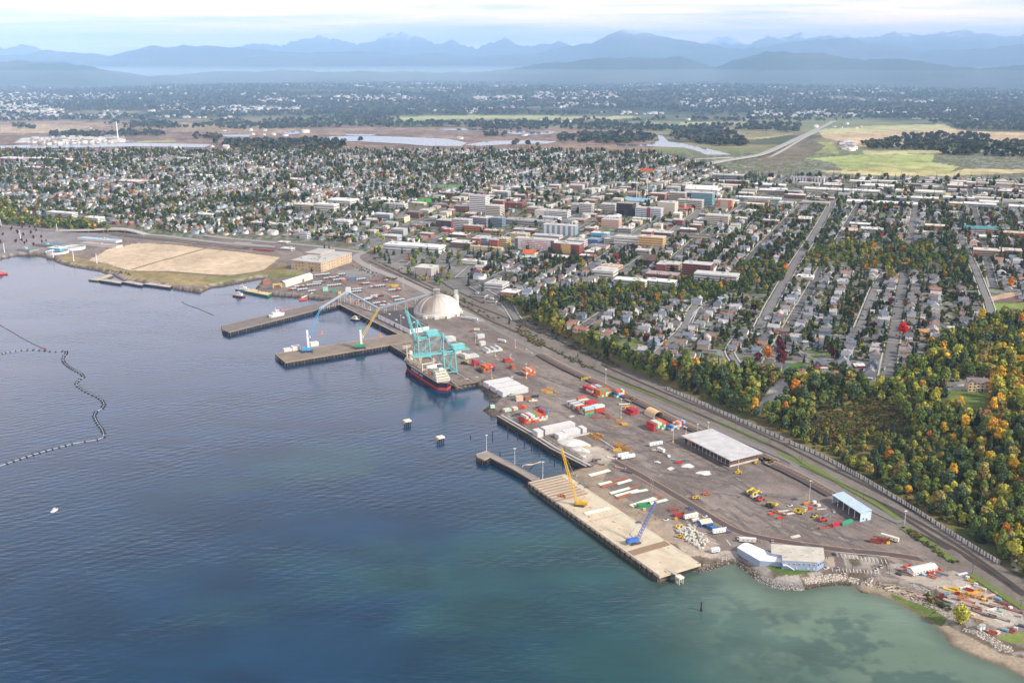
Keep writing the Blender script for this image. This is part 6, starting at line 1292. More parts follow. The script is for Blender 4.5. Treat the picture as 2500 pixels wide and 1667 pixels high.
for i in sel:
    if ncom >= 235: break
    w,d=(rc_.uniform(16,42),rc_.uniform(14,28)) if lpx[i]< 1780 else (rc_.uniform(30,80),rc_.uniform(18,34))
    if not free(LX[i],LY[i],max(w,d)*.5) or rc_.random()< .10: continue
    wc,wn=rc_.choice(WCOL); rcx,rn=rc_.choice(RCOL); h=rc_.choice((4.5,5,6,7,9,12))*(1.0 if LY[i]> 2900 else 1.1)
    t=thing('commercial_building','','',(LX[i],LY[i],lz[i]),CITY-R(90)); FOOT.append((LX[i],LY[i],max(w,d)*.5))
    MB().bx(-w/2,w/2,-d/2,d/2,-2,h).build('wall','paint',wc,t); MB().bx(-w/2-.2,w/2+.2,-d/2-.2,d/2+.2,h+.003,h+.5).build('roof','roofing',rcx,t)
    wb=MB()
    for f in range(max(1,int(h/4))): z0=1+f*3.4; MB().bx(-w/2+.7,w/2-.7,-d/2-.12,-d/2+.1,z0,z0+1.6).build('window_band','glass_dark',(.06,.065,.08),t)
    if rc_.random()< .7: s=rc_.uniform(1,2.6); MB().bx(-s,s,-s,s,h+.5,h+2).build('roof_unit','paint',(.4,.4,.4),t,(rc_.uniform(-w*.3,w*.3),rc_.uniform(-d*.3,d*.3),0))
    bulk(t,f'low {wn} block with {rn} roof' if h < 8 else f'taller {wn} block, {rn} roof','building','ordinary downtown blocks',(LX[i],LY[i],lz[i])); ncom += 1

# ---- houses: grid of lots; the nearest stand one by one, the rest of the town as one mass
HW=[((.70,.70,.69),'white'),((.62,.57,.46),'cream'),((.44,.46,.49),'pale grey'),((.36,.46,.54),'light blue'),((.46,.36,.27),'tan'),((.25,.12,.10),'brick red'),((.38,.42,.34),'sage'),((.68,.66,.62),'white'),((.20,.26,.34),'slate blue'),((.62,.62,.63),'white')]
HR=[((.095,.095,.105),'charcoal'),((.16,.16,.17),'grey'),((.15,.115,.095),'brown'),((.27,.26,.26),'pale grey'),((.12,.13,.16),'slate'),((.22,.115,.085),'rust')]; HR=[(tuple(v*1.35 for v in c),n) for c,n in HR]; HR=HR[:5]+HR[:5]+HR[:1]+HR[5:]
cand=[]
rh=random.Random(8)
for k in range(-30,26):
    for j in range(-2,44):
        for row,side in ((17,1),(46,-1),(84,1),(113,-1)):
            for q in range(7):
                u=row+rh.uniform(-2.5,2.5); v_=12+q*14.6+rh.uniform(-1.5,1.5)
                p=E2*(k*BLK_A+18+u)+E1*(j*BLK_B+40+v_); cand.append((p.x,p.y,side))
CX=np.array([c[0] for c in cand]); CY=np.array([c[1] for c in cand]); ok,cz,cpx,cpy=in_city(CX,CY); ok &= ~in_poly(cpx,cpy,COMM)
SPECIAL_ROADS=[(l_,w_) for l_,w_ in ((smooth(chain([('D1',1590,1568),('D1',1700,1340),('D1',1850,1080),('D1',1980,870),('D1',2100,700),('D1',2300,340)])),16),(smooth(chain([('D2',760,1500),('D2',850,1280),('D2',940,1040),('D2',1050,900)])),13),(smooth(chain([('D2',1735,560),('D2',1800,720),('D2',1880,880),('D2',1950,1060),('D2',2020,1250),('D2',2040,1350)])),13),(smooth(chain([('D4',960,0),('D4',860,220),('D4',700,360),('D4',590,430)])),12),(smooth(chain([('D1',160,1110),('D1',330,1000),('D1',600,810),('D1',830,600),('D1',1050,430)])),18),(smooth(chain([('C6',880,980),('C6',1080,800),('C6',1380,650)])),16))]
for l_,w_ in SPECIAL_ROADS: d_,_=dist_line(CX,CY,l_); ok &= d_ > w_
rail_l=chain([('C6',690,930),('C6',690,1000),('C6',740,1050),('C6',880,1120),('C6',1150,1290)]); d_,_=dist_line(CX,CY,rail_l); ok &= d_ > 22
hs=[i for i in np.argsort(CY) if ok[i]]
hs=[i for i in hs if rh.random()> (.10 if CY[i]< 2300 else .18)]
fxy=np.array(FOOT)
hs=[i for i in hs if ((fxy[:,0]-CX[i])** 2+(fxy[:,1]-CY[i])** 2 > (fxy[:,2]*.85+7)** 2).all()]
def house_proto(kind,windows):
    w,d,h,rf=((9.5,8.5,4.2,3.2),(11,9,5.6,3.4),(13,9.5,3.4,2.6),(8.5,10.5,6.2,3.6),(10,9,4.6,4.0),(14,10,5.8,3.2))[kind]
    t=thing('house','','',(0,0,-500),0)
    mb=MB(); mb.bx(-w/2,w/2,-d/2,d/2,-1.5,h); mb.add([(-w/2,-d/2,h),(-w/2,d/2,h),(-w/2,0,h+rf-.1),(w/2,-d/2,h),(w/2,d/2,h),(w/2,0,h+rf-.1)],[(0,2,1),(3,4,5)])
    if kind in (1,4,5): mb.bx(-w*.1,w*.32,-d/2-2.4,-d/2,-1.5,h*.8); mb.add([(-w*.1,-d/2-2.4,h*.8),(w*.32,-d/2-2.4,h*.8),(w*.11,-d/2-2.4,h*.8+rf*.6)],[(0,1,2)])
    mb.build('wall','paint',(.6,.6,.6),t)
    r=MB().gable(-w/2,w/2,-d/2,d/2,h,rf,.55)
    if kind in (1,4,5):
        x0,x1,xm=-w*.1-.4,w*.32+.4,w*.11; y0=-d/2-2.9; z0=h*.8-.3; z1=h*.8+rf*.62
        r.add([(x0,y0,z0),(xm,y0,z1),(xm,0,z1),(x0,0,z0),(x1,y0,z0),(x1,0,z0)],[(0,1,2,3),(1,4,5,2)])
    ro=r.build('roof','roofing',(.2,.2,.2),t)
    MB().bx(-.5,.5,-.4,.4,h+rf*.4,h+rf+1.0).build('chimney','paint',(.22,.12,.09),ro,(w*.22,d*.12,0))
    if kind in (0,2,3): MB().bx(-w*.35,w*.25,-d/2-2.2,-d/2,h*.55,h*.55+.3).bx(-w*.33,-w*.30,-d/2-2.1,-d/2-1.9,0,h*.55).bx(w*.2,w*.23,-d/2-2.1,-d/2-1.9,0,h*.55).build('porch','paint',(.55,.54,.52),t)
    if windows:
        wm=MB().bx(-.6,.6,-.1,.1,0,1.4).mesh('window')
        for x in (-w*.3,w*.3): link('window',wm,'glass_dark',(.05,.055,.07),t,(x,-d/2-.05,1.2)); link('window',wm,'glass_dark',(.05,.055,.07),t,(w/2+.05,x*d/w,1.2),R(90)); link('window',wm,'glass_dark',(.05,.055,.07),t,(-w/2-.05,x*d/w,1.2),R(90))
        if h > 5: link('window',wm,'glass_dark',(.05,.055,.07),t,(-w*.1,-d/2-.05,3.8)); link('window',wm,'glass_dark',(.05,.055,.07),t,(w/2+.05,0,3.8),R(90))
        MB().bx(-.5,.5,-.1,.1,0,2.1).build('door','paint',(.12,.06,.05),t,(0,-d/2-.06,0))
    return t
protos={(k,w): house_proto(k,w) for k in range(6) for w in (True,False)}; used=set()
HNEAR=[]
for n,i in enumerate(hs[:285]):
    kind=rh.randrange(6); wc,wn=rh.choice(HW); rcx,rn=rh.choice(HR); key=(kind,n < 110)
    rz=CITY+R(90)*(1 if cand[i][2]> 0 else -1)+R(rh.choice((0,0,90,180)))+R(rh.uniform(-3,3)); p=(CX[i],CY[i],float(cz[i])); cols={'wall': wc,'roof': rcx,'porch': tuple(min(.7,v*1.1) for v in wc)}
    t=dup(protos[key],p,rz,color=cols); HNEAR.append((CX[i],CY[i]))
    desc=f'{wn} ' +('small house','house','bungalow','tall narrow house','steep gabled house','big house')[kind]+f' with {rn} roof'
    bulk(t,desc,'house','houses of the bluff-top neighbourhood',p)
def drop(t):
    for c in list(t.children):
        for q in list(c.children): bpy.data.objects.remove(q)
        bpy.data.objects.remove(c)
    bpy.data.objects.remove(t)
for t in protos.values(): drop(t)
# template meshes for the mass of houses
def house_tri(w,d,h,rf):
    a,b=w/2,d/2; o=.5; k=rf/b
    V=[(-a,-b,-2),(a,-b,-2),(a,b,-2),(-a,b,-2),(-a,-b,h),(a,-b,h),(a,b,h),(-a,b,h),(-a,0,h+rf),(a,0,h+rf),(-a-o,-b-o,h-k*o),(a+o,-b-o,h-k*o),(a+o,b+o,h-k*o),(-a-o,b+o,h-k*o),(-a-o,0,h+rf+.12),(a+o,0,h+rf+.12)]
    T=[(0,1,5),(0,5,4),(1,2,6),(1,6,5),(2,3,7),(2,7,6),(3,0,4),(3,4,7),(4,8,7),(5,6,9),(10,11,15),(10,15,14),(12,13,14),(12,14,15)]
    return np.array(V,float),np.array(T),np.array([0]*10+[1]*4)
def mass(name,temps,inst,mat,jitter=0.0,label=None):
    """inst: list of (template, x, y, z, rz, scale xyz, [colours by slot])"""
    Vs,Ts,Cs=[],[],[]; o=0; by={}
    for it in inst: by.setdefault(it[0],[]).append(it)
    for k,L_ in by.items():
        V,T,sl=temps[k][:3]; n=len(L_); a=np.array([(i[1],i[2],i[3],i[4]) for i in L_]); sc=np.array([i[5] for i in L_]); ca,sa=np.cos(a[:,3]),np.sin(a[:,3])
        P=V[None]*sc[:,None,:]; X_=P[...,0]*ca[:,None]-P[...,1]*sa[:,None]+a[:,:1]; Y_=P[...,0]*sa[:,None]+P[...,1]*ca[:,None]+a[:,1:2]; Z_=P[...,2]+a[:,2:3]
        Vs.append(np.stack([X_,Y_,Z_],-1).reshape(-1,3)); Ts.append((T[None]+(np.arange(n)*len(V))[:,None,None]+o).reshape(-1,T.shape[1])); o += n*len(V)
        cols=np.array([i[6] for i in L_]); c=cols[:,sl,:]
        if len(temps[k])> 3: c=c*temps[k][3][None,:,None]
        if jitter: c=c*(1+(rng.random(c.shape[:2]+(1,))-.5)*jitter)
        Cs.append(c.reshape(-1,3))
    me=tri_mesh(name,np.concatenate(Vs),np.concatenate(Ts),np.concatenate(Cs)); o_=link(name,me,mat); tag(o_,kind='stuff'); return o_
htemps=[house_tri(9.5,8.5,4.2,3.0),house_tri(11,9,5.5,3.2),house_tri(13,9,3.5,2.4),house_tri(17,12,6.5,2.6),house_tri(6,6,2.6,1.6)]
inst=[]
for i in hs[285:]:
    k=rh.choice((0,0,1,1,2,2,3)); s=rh.uniform(.9,1.15)
    inst.append((k,CX[i],CY[i],float(cz[i]),CITY+R(rh.choice((0,90,90,180))),(s,s,s),[rh.choice(HW)[0],rh.choice(HR)[0]]))
for i in hs:   # garages on the alleys
    if rh.random()< .4: q=E2*(15.5 if cand[i][2]> 0 else -15.5)+E1*4; x,y=CX[i]+q.x,CY[i]+q.y; inst.append((4,x,y,float(Hq(x,y)),CITY+R(90),(1,1,1),[rh.choice(HW)[0],rh.choice(HR)[0]]))
# plain low blocks and sheds left over in the commercial strip
for i in sel:
    if rc_.random()< .75 and free(LX[i],LY[i],8): inst.append((3,LX[i],LY[i],float(lz[i]),CITY,(rc_.uniform(.9,1.6),rc_.uniform(.9,1.5),.8),[rc_.choice(WCOL)[0],rc_.choice(RCOL)[0]]))
mass('town_houses',htemps,inst,'mixed')
# parked cars in the streets and car parks (too many and small to count)
def car_tri():
    V=[(-2.2,-.9,.3),(2.2,-.9,.3),(2.2,.9,.3),(-2.2,.9,.3),(-2.2,-.9,1.0),(2.2,-.9,1.0),(2.2,.9,1.0),(-2.2,.9,1.0),(-1.4,-.75,1.55),(.9,-.75,1.55),(.9,.75,1.55),(-1.4,.75,1.55)]
    T=[(0,1,5),(0,5,4),(1,2,6),(1,6,5),(2,3,7),(2,7,6),(3,0,4),(3,4,7),(4,5,9),(4,9,8),(5,6,10),(5,10,9),(6,7,11),(6,11,10),(7,4,8),(7,8,11),(8,9,10),(8,10,11)]
    return np.array(V,float),np.array(T),np.array([0]*8+[1]*8+[0]*2)
CARC=[(.6,.6,.6),(.35,.35,.37),(.03,.03,.035),(.1,.1,.12),(.4,.04,.03),(.05,.1,.3),(.62,.62,.6),(.2,.2,.2)]
inst=[]
for _ in range(5200):
    k,j=rc_.randrange(-26,22),rc_.randrange(2,40); al=rc_.random()< .6
    p=(E2*(k*BLK_A+18+rc_.choice((-3.6,3.6)))+E1*(j*BLK_B+rc_.uniform(0,BLK_B))) if al else (E2*(k*BLK_A+rc_.uniform(0,BLK_A))+E1*(j*BLK_B+40+rc_.choice((-3.3,3.3))))
    inst.append((p,CITY+(0 if al else R(90))))
pX=np.array([i[0].x for i in inst]); pY=np.array([i[0].y for i in inst]); ok,pz,_,_=in_city(pX,pY)
mass('parked_traffic',[car_tri()],[(0,pX[n],pY[n],float(pz[n])+.4,inst[n][1],(1,1,1),[rc_.choice(CARC),(.03,.035,.04)]) for n in range(len(inst)) if ok[n] and pY[n]< 3000],'mixed')

# ---- houses that the photo sets apart
def villa(label,c,x,y,w,d,h,rf,wall,roof,rz,floors=2,porch=True):
    p=G(c,x,y); t=thing('house',label,'house',p,rz); FOOT.append((p.x,p.y,w*.7)); HNEAR.append((p.x,p.y))
    mb=MB(); mb.bx(-w/2,w/2,-d/2,d/2,-2,h); mb.bx(-w*.5,-w*.12,-d/2-2.5,-d/2,-2,h); mb.build('wall','paint',wall,t)
    r=MB().gable(-w/2,w/2,-d/2,d/2,h,rf,.9); r.add([(-w*.55,-d/2-3.2,h-.3),(-w*.31,-d/2-3.2,h+rf*.8),(-w*.31,0,h+rf*.8),(-w*.55,0,h-.3),(-w*.07,-d/2-3.2,h-.3),(-w*.07,0,h-.3)],[(0,1,2,3),(1,4,5,2)])
    ro=r.build('roof','roofing',roof,t); MB().bx(-.6,.6,-.6,.6,h,h+rf+1.4).build('chimney','paint',(.3,.14,.1),ro,(w*.3,d*.1,0)); MB().add([(-w*.48,-d/2-2.52,h),(-w*.14,-d/2-2.52,h),(-w*.31,-d/2-2.52,h+rf*.7)],[(0,1,2)]).build('gable_front','paint',wall,t)
    wm=MB().bx(-.8,.8,-.1,.1,0,1.5).mesh('window')
    for f in range(floors):
        for k in range(5): link('window',wm,'glass_dark',(.04,.045,.06),t,(-w*.42+k*w*.2,-d/2-(2.56 if k < 2 else .06),1.2+f*h/floors))
        for k in range(3): link('window',wm,'glass_dark',(.04,.045,.06),t,(w/2+.06,-d*.3+k*d*.3,1.2+f*h/floors),R(90))
    if porch:
        pr=MB(); pr.bx(-w*.1,w/2,-d/2-3,-d/2,h*.42,h*.42+.4)
        for k in range(5): pr.bx(-w*.08+k*w*.135,-w*.08+k*w*.135+.35,-d/2-2.9,-d/2-2.55,-1,h*.42)
        pr.build('porch','paint',(.62,.62,.60),t)
    MB().bx(-.6,.6,-.1,.1,0,2.2).build('door','paint',(.14,.05,.04),t,(w*.2,-d/2-.06,0)); return t
villa('large cream mansion with brown roof and balconies on its own hillside lawn','D3',1895,590,21,12,9.5,3.2,(.60,.47,.31),(.19,.15,.15),R(-8),3)
villa('red brick house with grey roof and white porch above the lawn','D4',2150,585,14,11,6.5,4.2,(.24,.075,.065),(.11,.125,.15),R(8),2)
villa('white two storey house at the bluff edge beside the orange tree','D4',1535,600,13,9,6.8,2.6,(.70,.68,.64),(.13,.14,.16),R(-20),2,False)
villa('brick red house with white rooftop terrace among dark trees','D3',760,400,11,9,6,1.2,(.30,.07,.06),(.5,.5,.48),R(5),2,False)
villa('white and pink gabled house by the purple beech lawn','D4',1960,500,11,12,5.5,4.5,(.52,.46,.42),(.15,.145,.155),R(60),2,False)
villa('vivid blue gabled house in the bluff-top rows','D2',485,1095,9,9,4.6,4,(.06,.24,.45),(.12,.13,.15),R(-22),2)
villa('long low house with bright terracotta roof behind the scarlet maple','D2',1420,1510,26,12,3.6,2.6,(.50,.35,.20),(.45,.24,.11),R(-8),1,False)
villa('white modern box house with terrace above the slope','D2',1690,1490,18,9,6,.5,(.68,.67,.64),(.55,.55,.54),R(-5),2,False)
villa('pink flat roofed house in the park grove','D2',1215,870,10,9,6.5,.8,(.55,.25,.20),(.42,.15,.11),R(-22),2,False)
villa('brick red long house above the purple beech','D4',1790,250,20,10,4.2,2.8,(.30,.11,.07),(.14,.12,.12),R(5),1,False)
villa('coral brick ranch house near the white dome rails','C6',2040,1480,20,10,3.6,2.2,(.45,.32,.26),(.30,.13,.11),R(-38),1,False)

# ================================================================== TREES
def crown_broad(nblob,nleaf,ls,seed,tall=1.0):
    r_=np.random.default_rng(seed); V,C=[],[]
    cen=[]
    for _ in range(nblob):
        a=r_.random()*2*np.pi; q=r_.random()** .5*.72; h=r_.random()
        lim=np.sin(np.pi*(.12+.80*h)); cen.append((np.cos(a)*q*lim,np.sin(a)*q*lim,(.62+1.75*h)*tall,r_.uniform(.30,.50)))
    cen.append((0,0,1.5*tall,.62)); cen=np.array(cen); per=max(1,nleaf // len(cen)); quads=[]
    for x,y,z,rr in cen:
        sh=r_.uniform(.72,1.28)
        d=r_.normal(size=(per,3)); d /= np.linalg.norm(d,axis=1)[:,None]; d[:,2]=np.where(d[:,2]< -.35,-d[:,2],d[:,2])
        p=np.array([x,y,z])+d*rr*r_.uniform(.78,1.08,(per,1)); nrm=d+r_.normal(size=(per,3))*.55; nrm /= np.linalg.norm(nrm,axis=1)[:,None]
        u=np.cross(nrm,r_.normal(size=(per,3))); u /= np.linalg.norm(u,axis=1)[:,None]; w=np.cross(nrm,u); s=ls*r_.uniform(.6,1.25,(per,1))
        quads.append(np.stack([p-u*s-w*s*.7,p+u*s*.9-w*s,p+u*s+w*s*.8,p-u*s*.8+w*s],1)); C.append(sh*r_.uniform(.70,1.30,per))
    Q=np.concatenate(quads); n=len(Q); return Q.reshape(-1,3),np.arange(n*4).reshape(n,4),np.concatenate(C)
def crown_conifer(nwh,nb,seed,r0=.19):
    r_=np.random.default_rng(seed); Q,C=[],[]
    for i in range(nwh):
        t=i/(nwh-1); z=.10+.88*t; rad=r0*(1-t)** .85*r_.uniform(.82,1.15)+.012; n=max(4,int(nb*(1-.55*t))); a0=r_.random()*7
        for k in range(n):
            a=a0+2*np.pi*k/n+r_.normal()*.12; l=rad*r_.uniform(.7,1.15); ca,sa=np.cos(a),np.sin(a); hw=l*.36+.01; dz=-l*r_.uniform(.35,.75)
            e=np.array([ca*l,sa*l,z+dz]); b=np.array([0,0,z+.03]); m=b*.45+e*.55+np.array([0,0,.03*(1-t)]); sd=np.array([-sa,ca,0])*hw
            Q.append([b,m-sd,e,m+sd]); C.append(r_.uniform(.65,1.3))
    Q=np.array(Q); n=len(Q); return Q.reshape(-1,3),np.arange(n*4).reshape(n,4),np.array(C)
def crown_mesh(name,V,F,C):
    return tri_mesh(name,V,F,np.repeat(C[:,None],3,1))
BROAD=[crown_mesh('crown',*crown_broad((7,12,19,9,15)[k % 5],1100,.10+.012*(k % 3),100+k,(1.0,1.35,.8,1.12)[k % 4])) for k in range(9)]
TALLF=[(1.0,1.35,.8,1.12)[k % 4] for k in range(9)]
CONI=[crown_mesh('crown',*crown_conifer(20,13,200+k,.17+.02*(k % 4))) for k in range(5)]
def trunk_broad(seed,tall):
    r_=random.Random(seed); mb=MB(); mb.cyl((0,0,-.15),(0,0,.85*tall),.075,.05,7)
    for k in range(5): a=r_.uniform(0,6.28); z=r_.uniform(.5,.85)*tall; mb.cyl((0,0,z),(math.cos(a)*.5,math.sin(a)*.5,z+.55),.035,.015,5)
    return mb.mesh('trunk')
TRB=[trunk_broad(k,TALLF[k]) for k in range(9)]; TRC=MB().cyl((0,0,-.03),(0,0,.95),.016,.003,7).mesh('trunk')
PAL=[((.050,.072,.020),'dark green'),((.070,.090,.022),'green'),((.105,.110,.026),'olive green'),((.165,.160,.028),'yellow green'),((.40,.235,.025),'golden'),((.46,.165,.03),'orange'),((.155,.092,.040),'rusty brown'),((.040,.060,.030),'deep green'),((.13,.105,.035),'bronze'),((.085,.022,.032),'maroon'),((.58,.03,.025),'scarlet'),((.50,.34,.03),'bright yellow')]
PAL=[(tuple(min(.62,v*q) for v in c),n) for (c,n),q in zip(PAL,(1.9,2.2,2.3,2.3,1.5,1.3,1.9,1.9,2.1,1.3,1.1,1.25))]
WT_BLUFF=[6,7.5,5,2.4,.6,.35,1.2,7,1.8,0,0,.12]; WT_TOWN=[7,5,2.6,.8,.3,.25,1.0,8,1.0,.6,.06,.05]
dim=lambda c,g: tuple(v*(.52 if g == 'trees of the town' else .8 if g == 'trees of the town woods' else 1) for v in c)
def tree(kind,p,size,ci,rz,var,g=''):
    if kind == 'b':
        t=thing('broadleaf_tree','','',p,rz); t.scale=(size,size,size*rnd.uniform(.9,1.12)); link('crown',BROAD[var % 9],'leaf',dim(PAL[ci][0],g),t); link('trunk',TRB[var % 9],'paint',(.14,.115,.09),t)
    else:
        t=thing('conifer_tree','','',p,rz); t.scale=(size,size,size); link('crown',CONI[var % 5],'leaf',ci,t); link('trunk',TRC,'paint',(.09,.07,.055),t)
    return t
TREES=[]     # (kind, x, y, z, size, colour, group)
rt=random.Random(21); taken={}
def clear(x,y,r):
    k=(int(x // 12),int(y // 12))
    for i in (-1,0,1):
        for j in (-1,0,1):
            for a,b,c in taken.get((k[0]+i,k[1]+j),()):
                if (a-x)** 2+(b-y)** 2 < (r+c)** 2: return False
    taken.setdefault(k,[]).append((x,y,r)); return True
# keep trees off the buildings
for fx,fy,fr in FOOT:
    for q in range(1): taken.setdefault((int(fx // 12),int(fy // 12)),[]).append((fx,fy,min(fr*.8,14)))
for i in hs: taken.setdefault((int(CX[i]// 12),int(CY[i]// 12)),[]).append((CX[i],CY[i],2.9))
WALLPTS=chain([('D4',695,790),('D4',1080,958),('D4',1450,1120),('D4',1818,1278),('D3',400,1235),('D3',800,1450),('D8',1300,70),('D8',1700,330),('D8',2110,582),('D8',2500,860)])
SLIDE=[S('D4',*p) for p in ((1490,1010),(1580,930),(1690,780),(1760,690),(1880,680),(1850,790),(1760,900),(1680,1010),(1610,1050),(1560,1030))]
LAWNS=[[S(c,*p) for p in pl] for c,pl in (('D3',[(1580,560),(1790,500),(2030,520),(2040,640),(2010,860),(1870,870),(1620,740)]),('D4',[(1800,540),(2010,530),(2240,640),(1900,670)]),('D4',[(1170,560),(1350,530),(1390,615),(1200,620)]),('D4',[(180,350),(480,330),(430,395),(190,400)]),('D4',[(2000,610),(2200,590),(2200,665),(2000,670)]),('D2',[(2010,1100),(2352,1100),(2352,1360),(2030,1360)]))]
BRUSH=[S('D3',*p) for p in ((250,930),(450,800),(850,690),(1080,760),(1250,900),(1300,1000),(1000,1060),(820,1000),(600,1150),(300,1070))]
LOWB=[S('D3',*p) for p in ((150,1120),(420,1040),(800,1000),(1300,1000),(1450,1080),(1700,1100),(1900,1200),(1500,1300),(1250,1350),(1000,1320),(750,1420),(420,1250))]
def fill(poly,sp,n,kindf,group,town=False,tries=30000):
    xs=[p[0] for p in poly]; ys=[p[1] for p in poly]
    px=np.array([rt.uniform(min(xs),max(xs)) for _ in range(tries)]); py=np.array([rt.uniform(min(ys),max(ys)) for _ in range(tries)])
    k=in_poly(px,py,poly); 
    for l in LAWNS+[SLIDE]: k &= ~in_poly(px,py,l)
    px,py=px[k],py[k]; x,y,z=ground_at(px,py); dw,_=dist_line(x,y,WALLPTS); br=in_poly(px,py,BRUSH); lb=in_poly(px,py,LOWB); c=0
    w=np.array([(yy/1500.0) for yy in y])
    for i in np.argsort(np.random.default_rng(3).random(len(x))/np.maximum(w,.3)** 2):
        if c >= n: break
        if dw[i]< 9 or (br[i] and rt.random()< .93): continue
        kd,size,ci=kindf(x[i],y[i],br[i])
        if lb[i] and kd == 'b': size=rt.uniform(1.9,3.6); ci=rt.choice((0,1,1,2,7,7,8,3))
        if not clear(x[i],y[i],sp*(.5 if kd == 'c' else size/8.2)): continue
        TREES.append((kd,x[i],y[i],z[i],size,ci,group)); c += 1
    return c
CONC=[(.026,.046,.030),(.034,.054,.032),(.024,.042,.034),(.045,.062,.036)]
def kf_bluff(x,y,br):
    n=float(fbm(np.array([x/45.]),np.array([y/45.]),2,77)[0])
    if rt.random()< .07: return 'c',rt.uniform(12,19),rt.choice(CONC)
    w=list(WT_BLUFF)
    if n > .56: w[3]*= 3; w[4]*= 3; w[8]*= 2
    if x > 425 and y < 1010: w[4]*= 5; w[5]*= 3; w[6]*= 3; w[3]*= 2
    if n < .44: w[0]*= 2; w[7]*= 2
    return 'b',rt.choice((rt.uniform(2.4,4.4),rt.uniform(3.6,6.2),rt.uniform(4.5,7.4)))*(.5 if br else 1),rt.choices(range(12),w)[0]
BL=FV([(1190,722),(1290,752),(1380,790),(1480,822),(1560,836),(1740,856),(1860,872),(1960,872),(2000,900),(2050,880),(2080,850),(2140,800),(2230,755),(2352,715),(2480,690),(2480,1420),(2352,1325),(2280,1262),(2200,1215),(2000,1108),(1800,992),(1530,880),(1350,800),(1240,745)])
fill(BL,3.8,1900,kf_bluff,'trees of the bluff',tries=60000)
kf_rav=lambda x,y,br: ('c',rt.uniform(12,22),rt.choice(CONC)) if rt.random()< .25 else ('b',rt.uniform(3.4,6),rt.choices(range(12),WT_BLUFF)[0])
for nm in ('ravine','grove','leftwood'): fill(EXCL[nm],4.4,420,kf_rav,'trees of the town woods',tries=9000)
fill(EXCL['depot'],9,60,kf_rav,'trees of the depot edge',tries=1500)
fill(FV([(1150,690),(1240,700),(1290,745),(1200,716),(1100,668),(1060,648)]),4,40,kf_rav,'trees of the town woods',tries=1500)
# scattered trees of the town
def town(n,ymin,ymax,conif,sizes):
    k_=0
    ks=np.array([rt.uniform(-2600,2900) for _ in range(n*13)]); ys_=np.array([ymin+(ymax-ymin)*rt.random() for _ in range(n*13)])
    ok,z,px,py=in_city(ks,ys_); cm=in_poly(px,py,COMM)
    a=(ks*E2.x+ys_*E2.y-18)% BLK_A; b=(ks*E1.x+ys_*E1.y-40)% BLK_B; ok &= (a > 8)& (a < BLK_A-8)& (b > 7)& (b < BLK_B-7)
    for l_,w_ in SPECIAL_ROADS: d_,_=dist_line(ks,ys_,l_); ok &= d_ > w_-6
    dens=fbm(ks/160,ys_/160,3,55)
    for i in range(len(ks)):
        if k_ >= n: break
        if not ok[i] or (cm[i] and rt.random()< .72) or rt.random()> dens[i]*2.2-.35: continue
        if rt.random()< conif: kd,s,ci='c',rt.uniform(*sizes[1]),rt.choice(CONC)
        else: kd,s,ci='b',rt.uniform(*sizes[0]),rt.choices(range(12),WT_TOWN)[0]
        if not clear(ks[i],ys_[i],1.5): continue
        TREES.append((kd,ks[i],ys_[i],z[i],s,ci,'trees of the town')); k_ += 1
town(1750,1100,1800,.26,((2.0,4.7),(9,20))); town(4300,1700,2600,.42,((2.8,5.6),(12,24))); town(8200,2500,4300,.60,((4,7),(16,30)))
print('trees',len(TREES))
# trees the photo sets apart
SPEC=[('D2',1180,1560,8.2,10,'brilliant scarlet maple among the bluff-top houses'),('D4',1785,580,8.6,9,'huge round purple beech beside the lawn'),('D4',1655,525,5.4,5,'bright orange tree behind the white bluff-top house'),('D4',1565,520,5.2,9,'dark red tree beside the bright orange one'),('D4',1768,400,6.4,9,'tall maroon beech above the round purple beech'),('D4',1615,600,2.2,5,'small orange tree at the corner of the white bluff-top house'),('D4',680,385,3,5,'rust orange tree at the bend of the bluff street'),('D2',875,1060,5,3,'yellow green tree at the curving street below the park grove'),('D2',1080,1020,8.5,8,'very broad bronze crowned tree beside the park grove'),('D2',60,960,5.5,5,'orange crowned tree beside the long straight street'),('D2',2215,1090,6.5,5,'tall orange tree left of the bare earth terrace'),('D2',1945,1400,6.5,11,'yellow tree beneath the grassy terraces'),('D2',700,1380,4.6,9,'red maroon tree above the small orange tree'),('D2',1430,1090,2.8,4,'small golden tree in the bluff-top rows'),('D2',1065,1290,5.6,9,'dark maroon tree in the middle of the bluff-top rows'),
 ('D3',1322,760,3.6,11,'brilliant yellow tree below the hillside mansion'),('D3',1060,1300,4.2,5,'orange topped tree at the foot of the brushy hill'),('D3',1320,680,4.4,3,'yellow green tree above the brilliant yellow one'),('D3',1500,700,4.5,4,'golden tree left of the mansion lawn'),('D3',2120,1110,5.5,4,'tall golden tree on the steep slope under the mansion'),('D3',1720,1000,3.4,5,'pale orange tree left of the tall golden tree'),('D8',2165,350,4.5,5,'vivid orange tree low on the bluff near the beach end'),('D8',2080,385,3.6,4,'golden tree beside the vivid orange one'),('D8',1745,1150,6,3,'lone yellow green tree on the shore by the scrap yard'),('D3',170,640,6.5,5,'orange topped tree beside the gravel landslip'),('D3',70,830,5,5,'peach orange tree below the landslip'),('D1',1830,1050,5.2,5,'gold orange tree at the street edge of the ravine woods'),('D1',1085,500,3.8,4,'golden tree on the downtown avenue'),('D4',1130,620,0,0,''),('D4',1240,600,3.6,3,'lime green tree on the bright lawn terrace'),('D1',225,930,3.6,10,'red tree beside the brown church')]
ntree=0; tl=[]
for c,x,y,s,ci,lab in SPEC:
    if s: p=G(c,x,y); t=tree('b',p,s,ci,rt.uniform(0,6),rt.randrange(9)); tag(t,lab,'tree'); ntree += 1
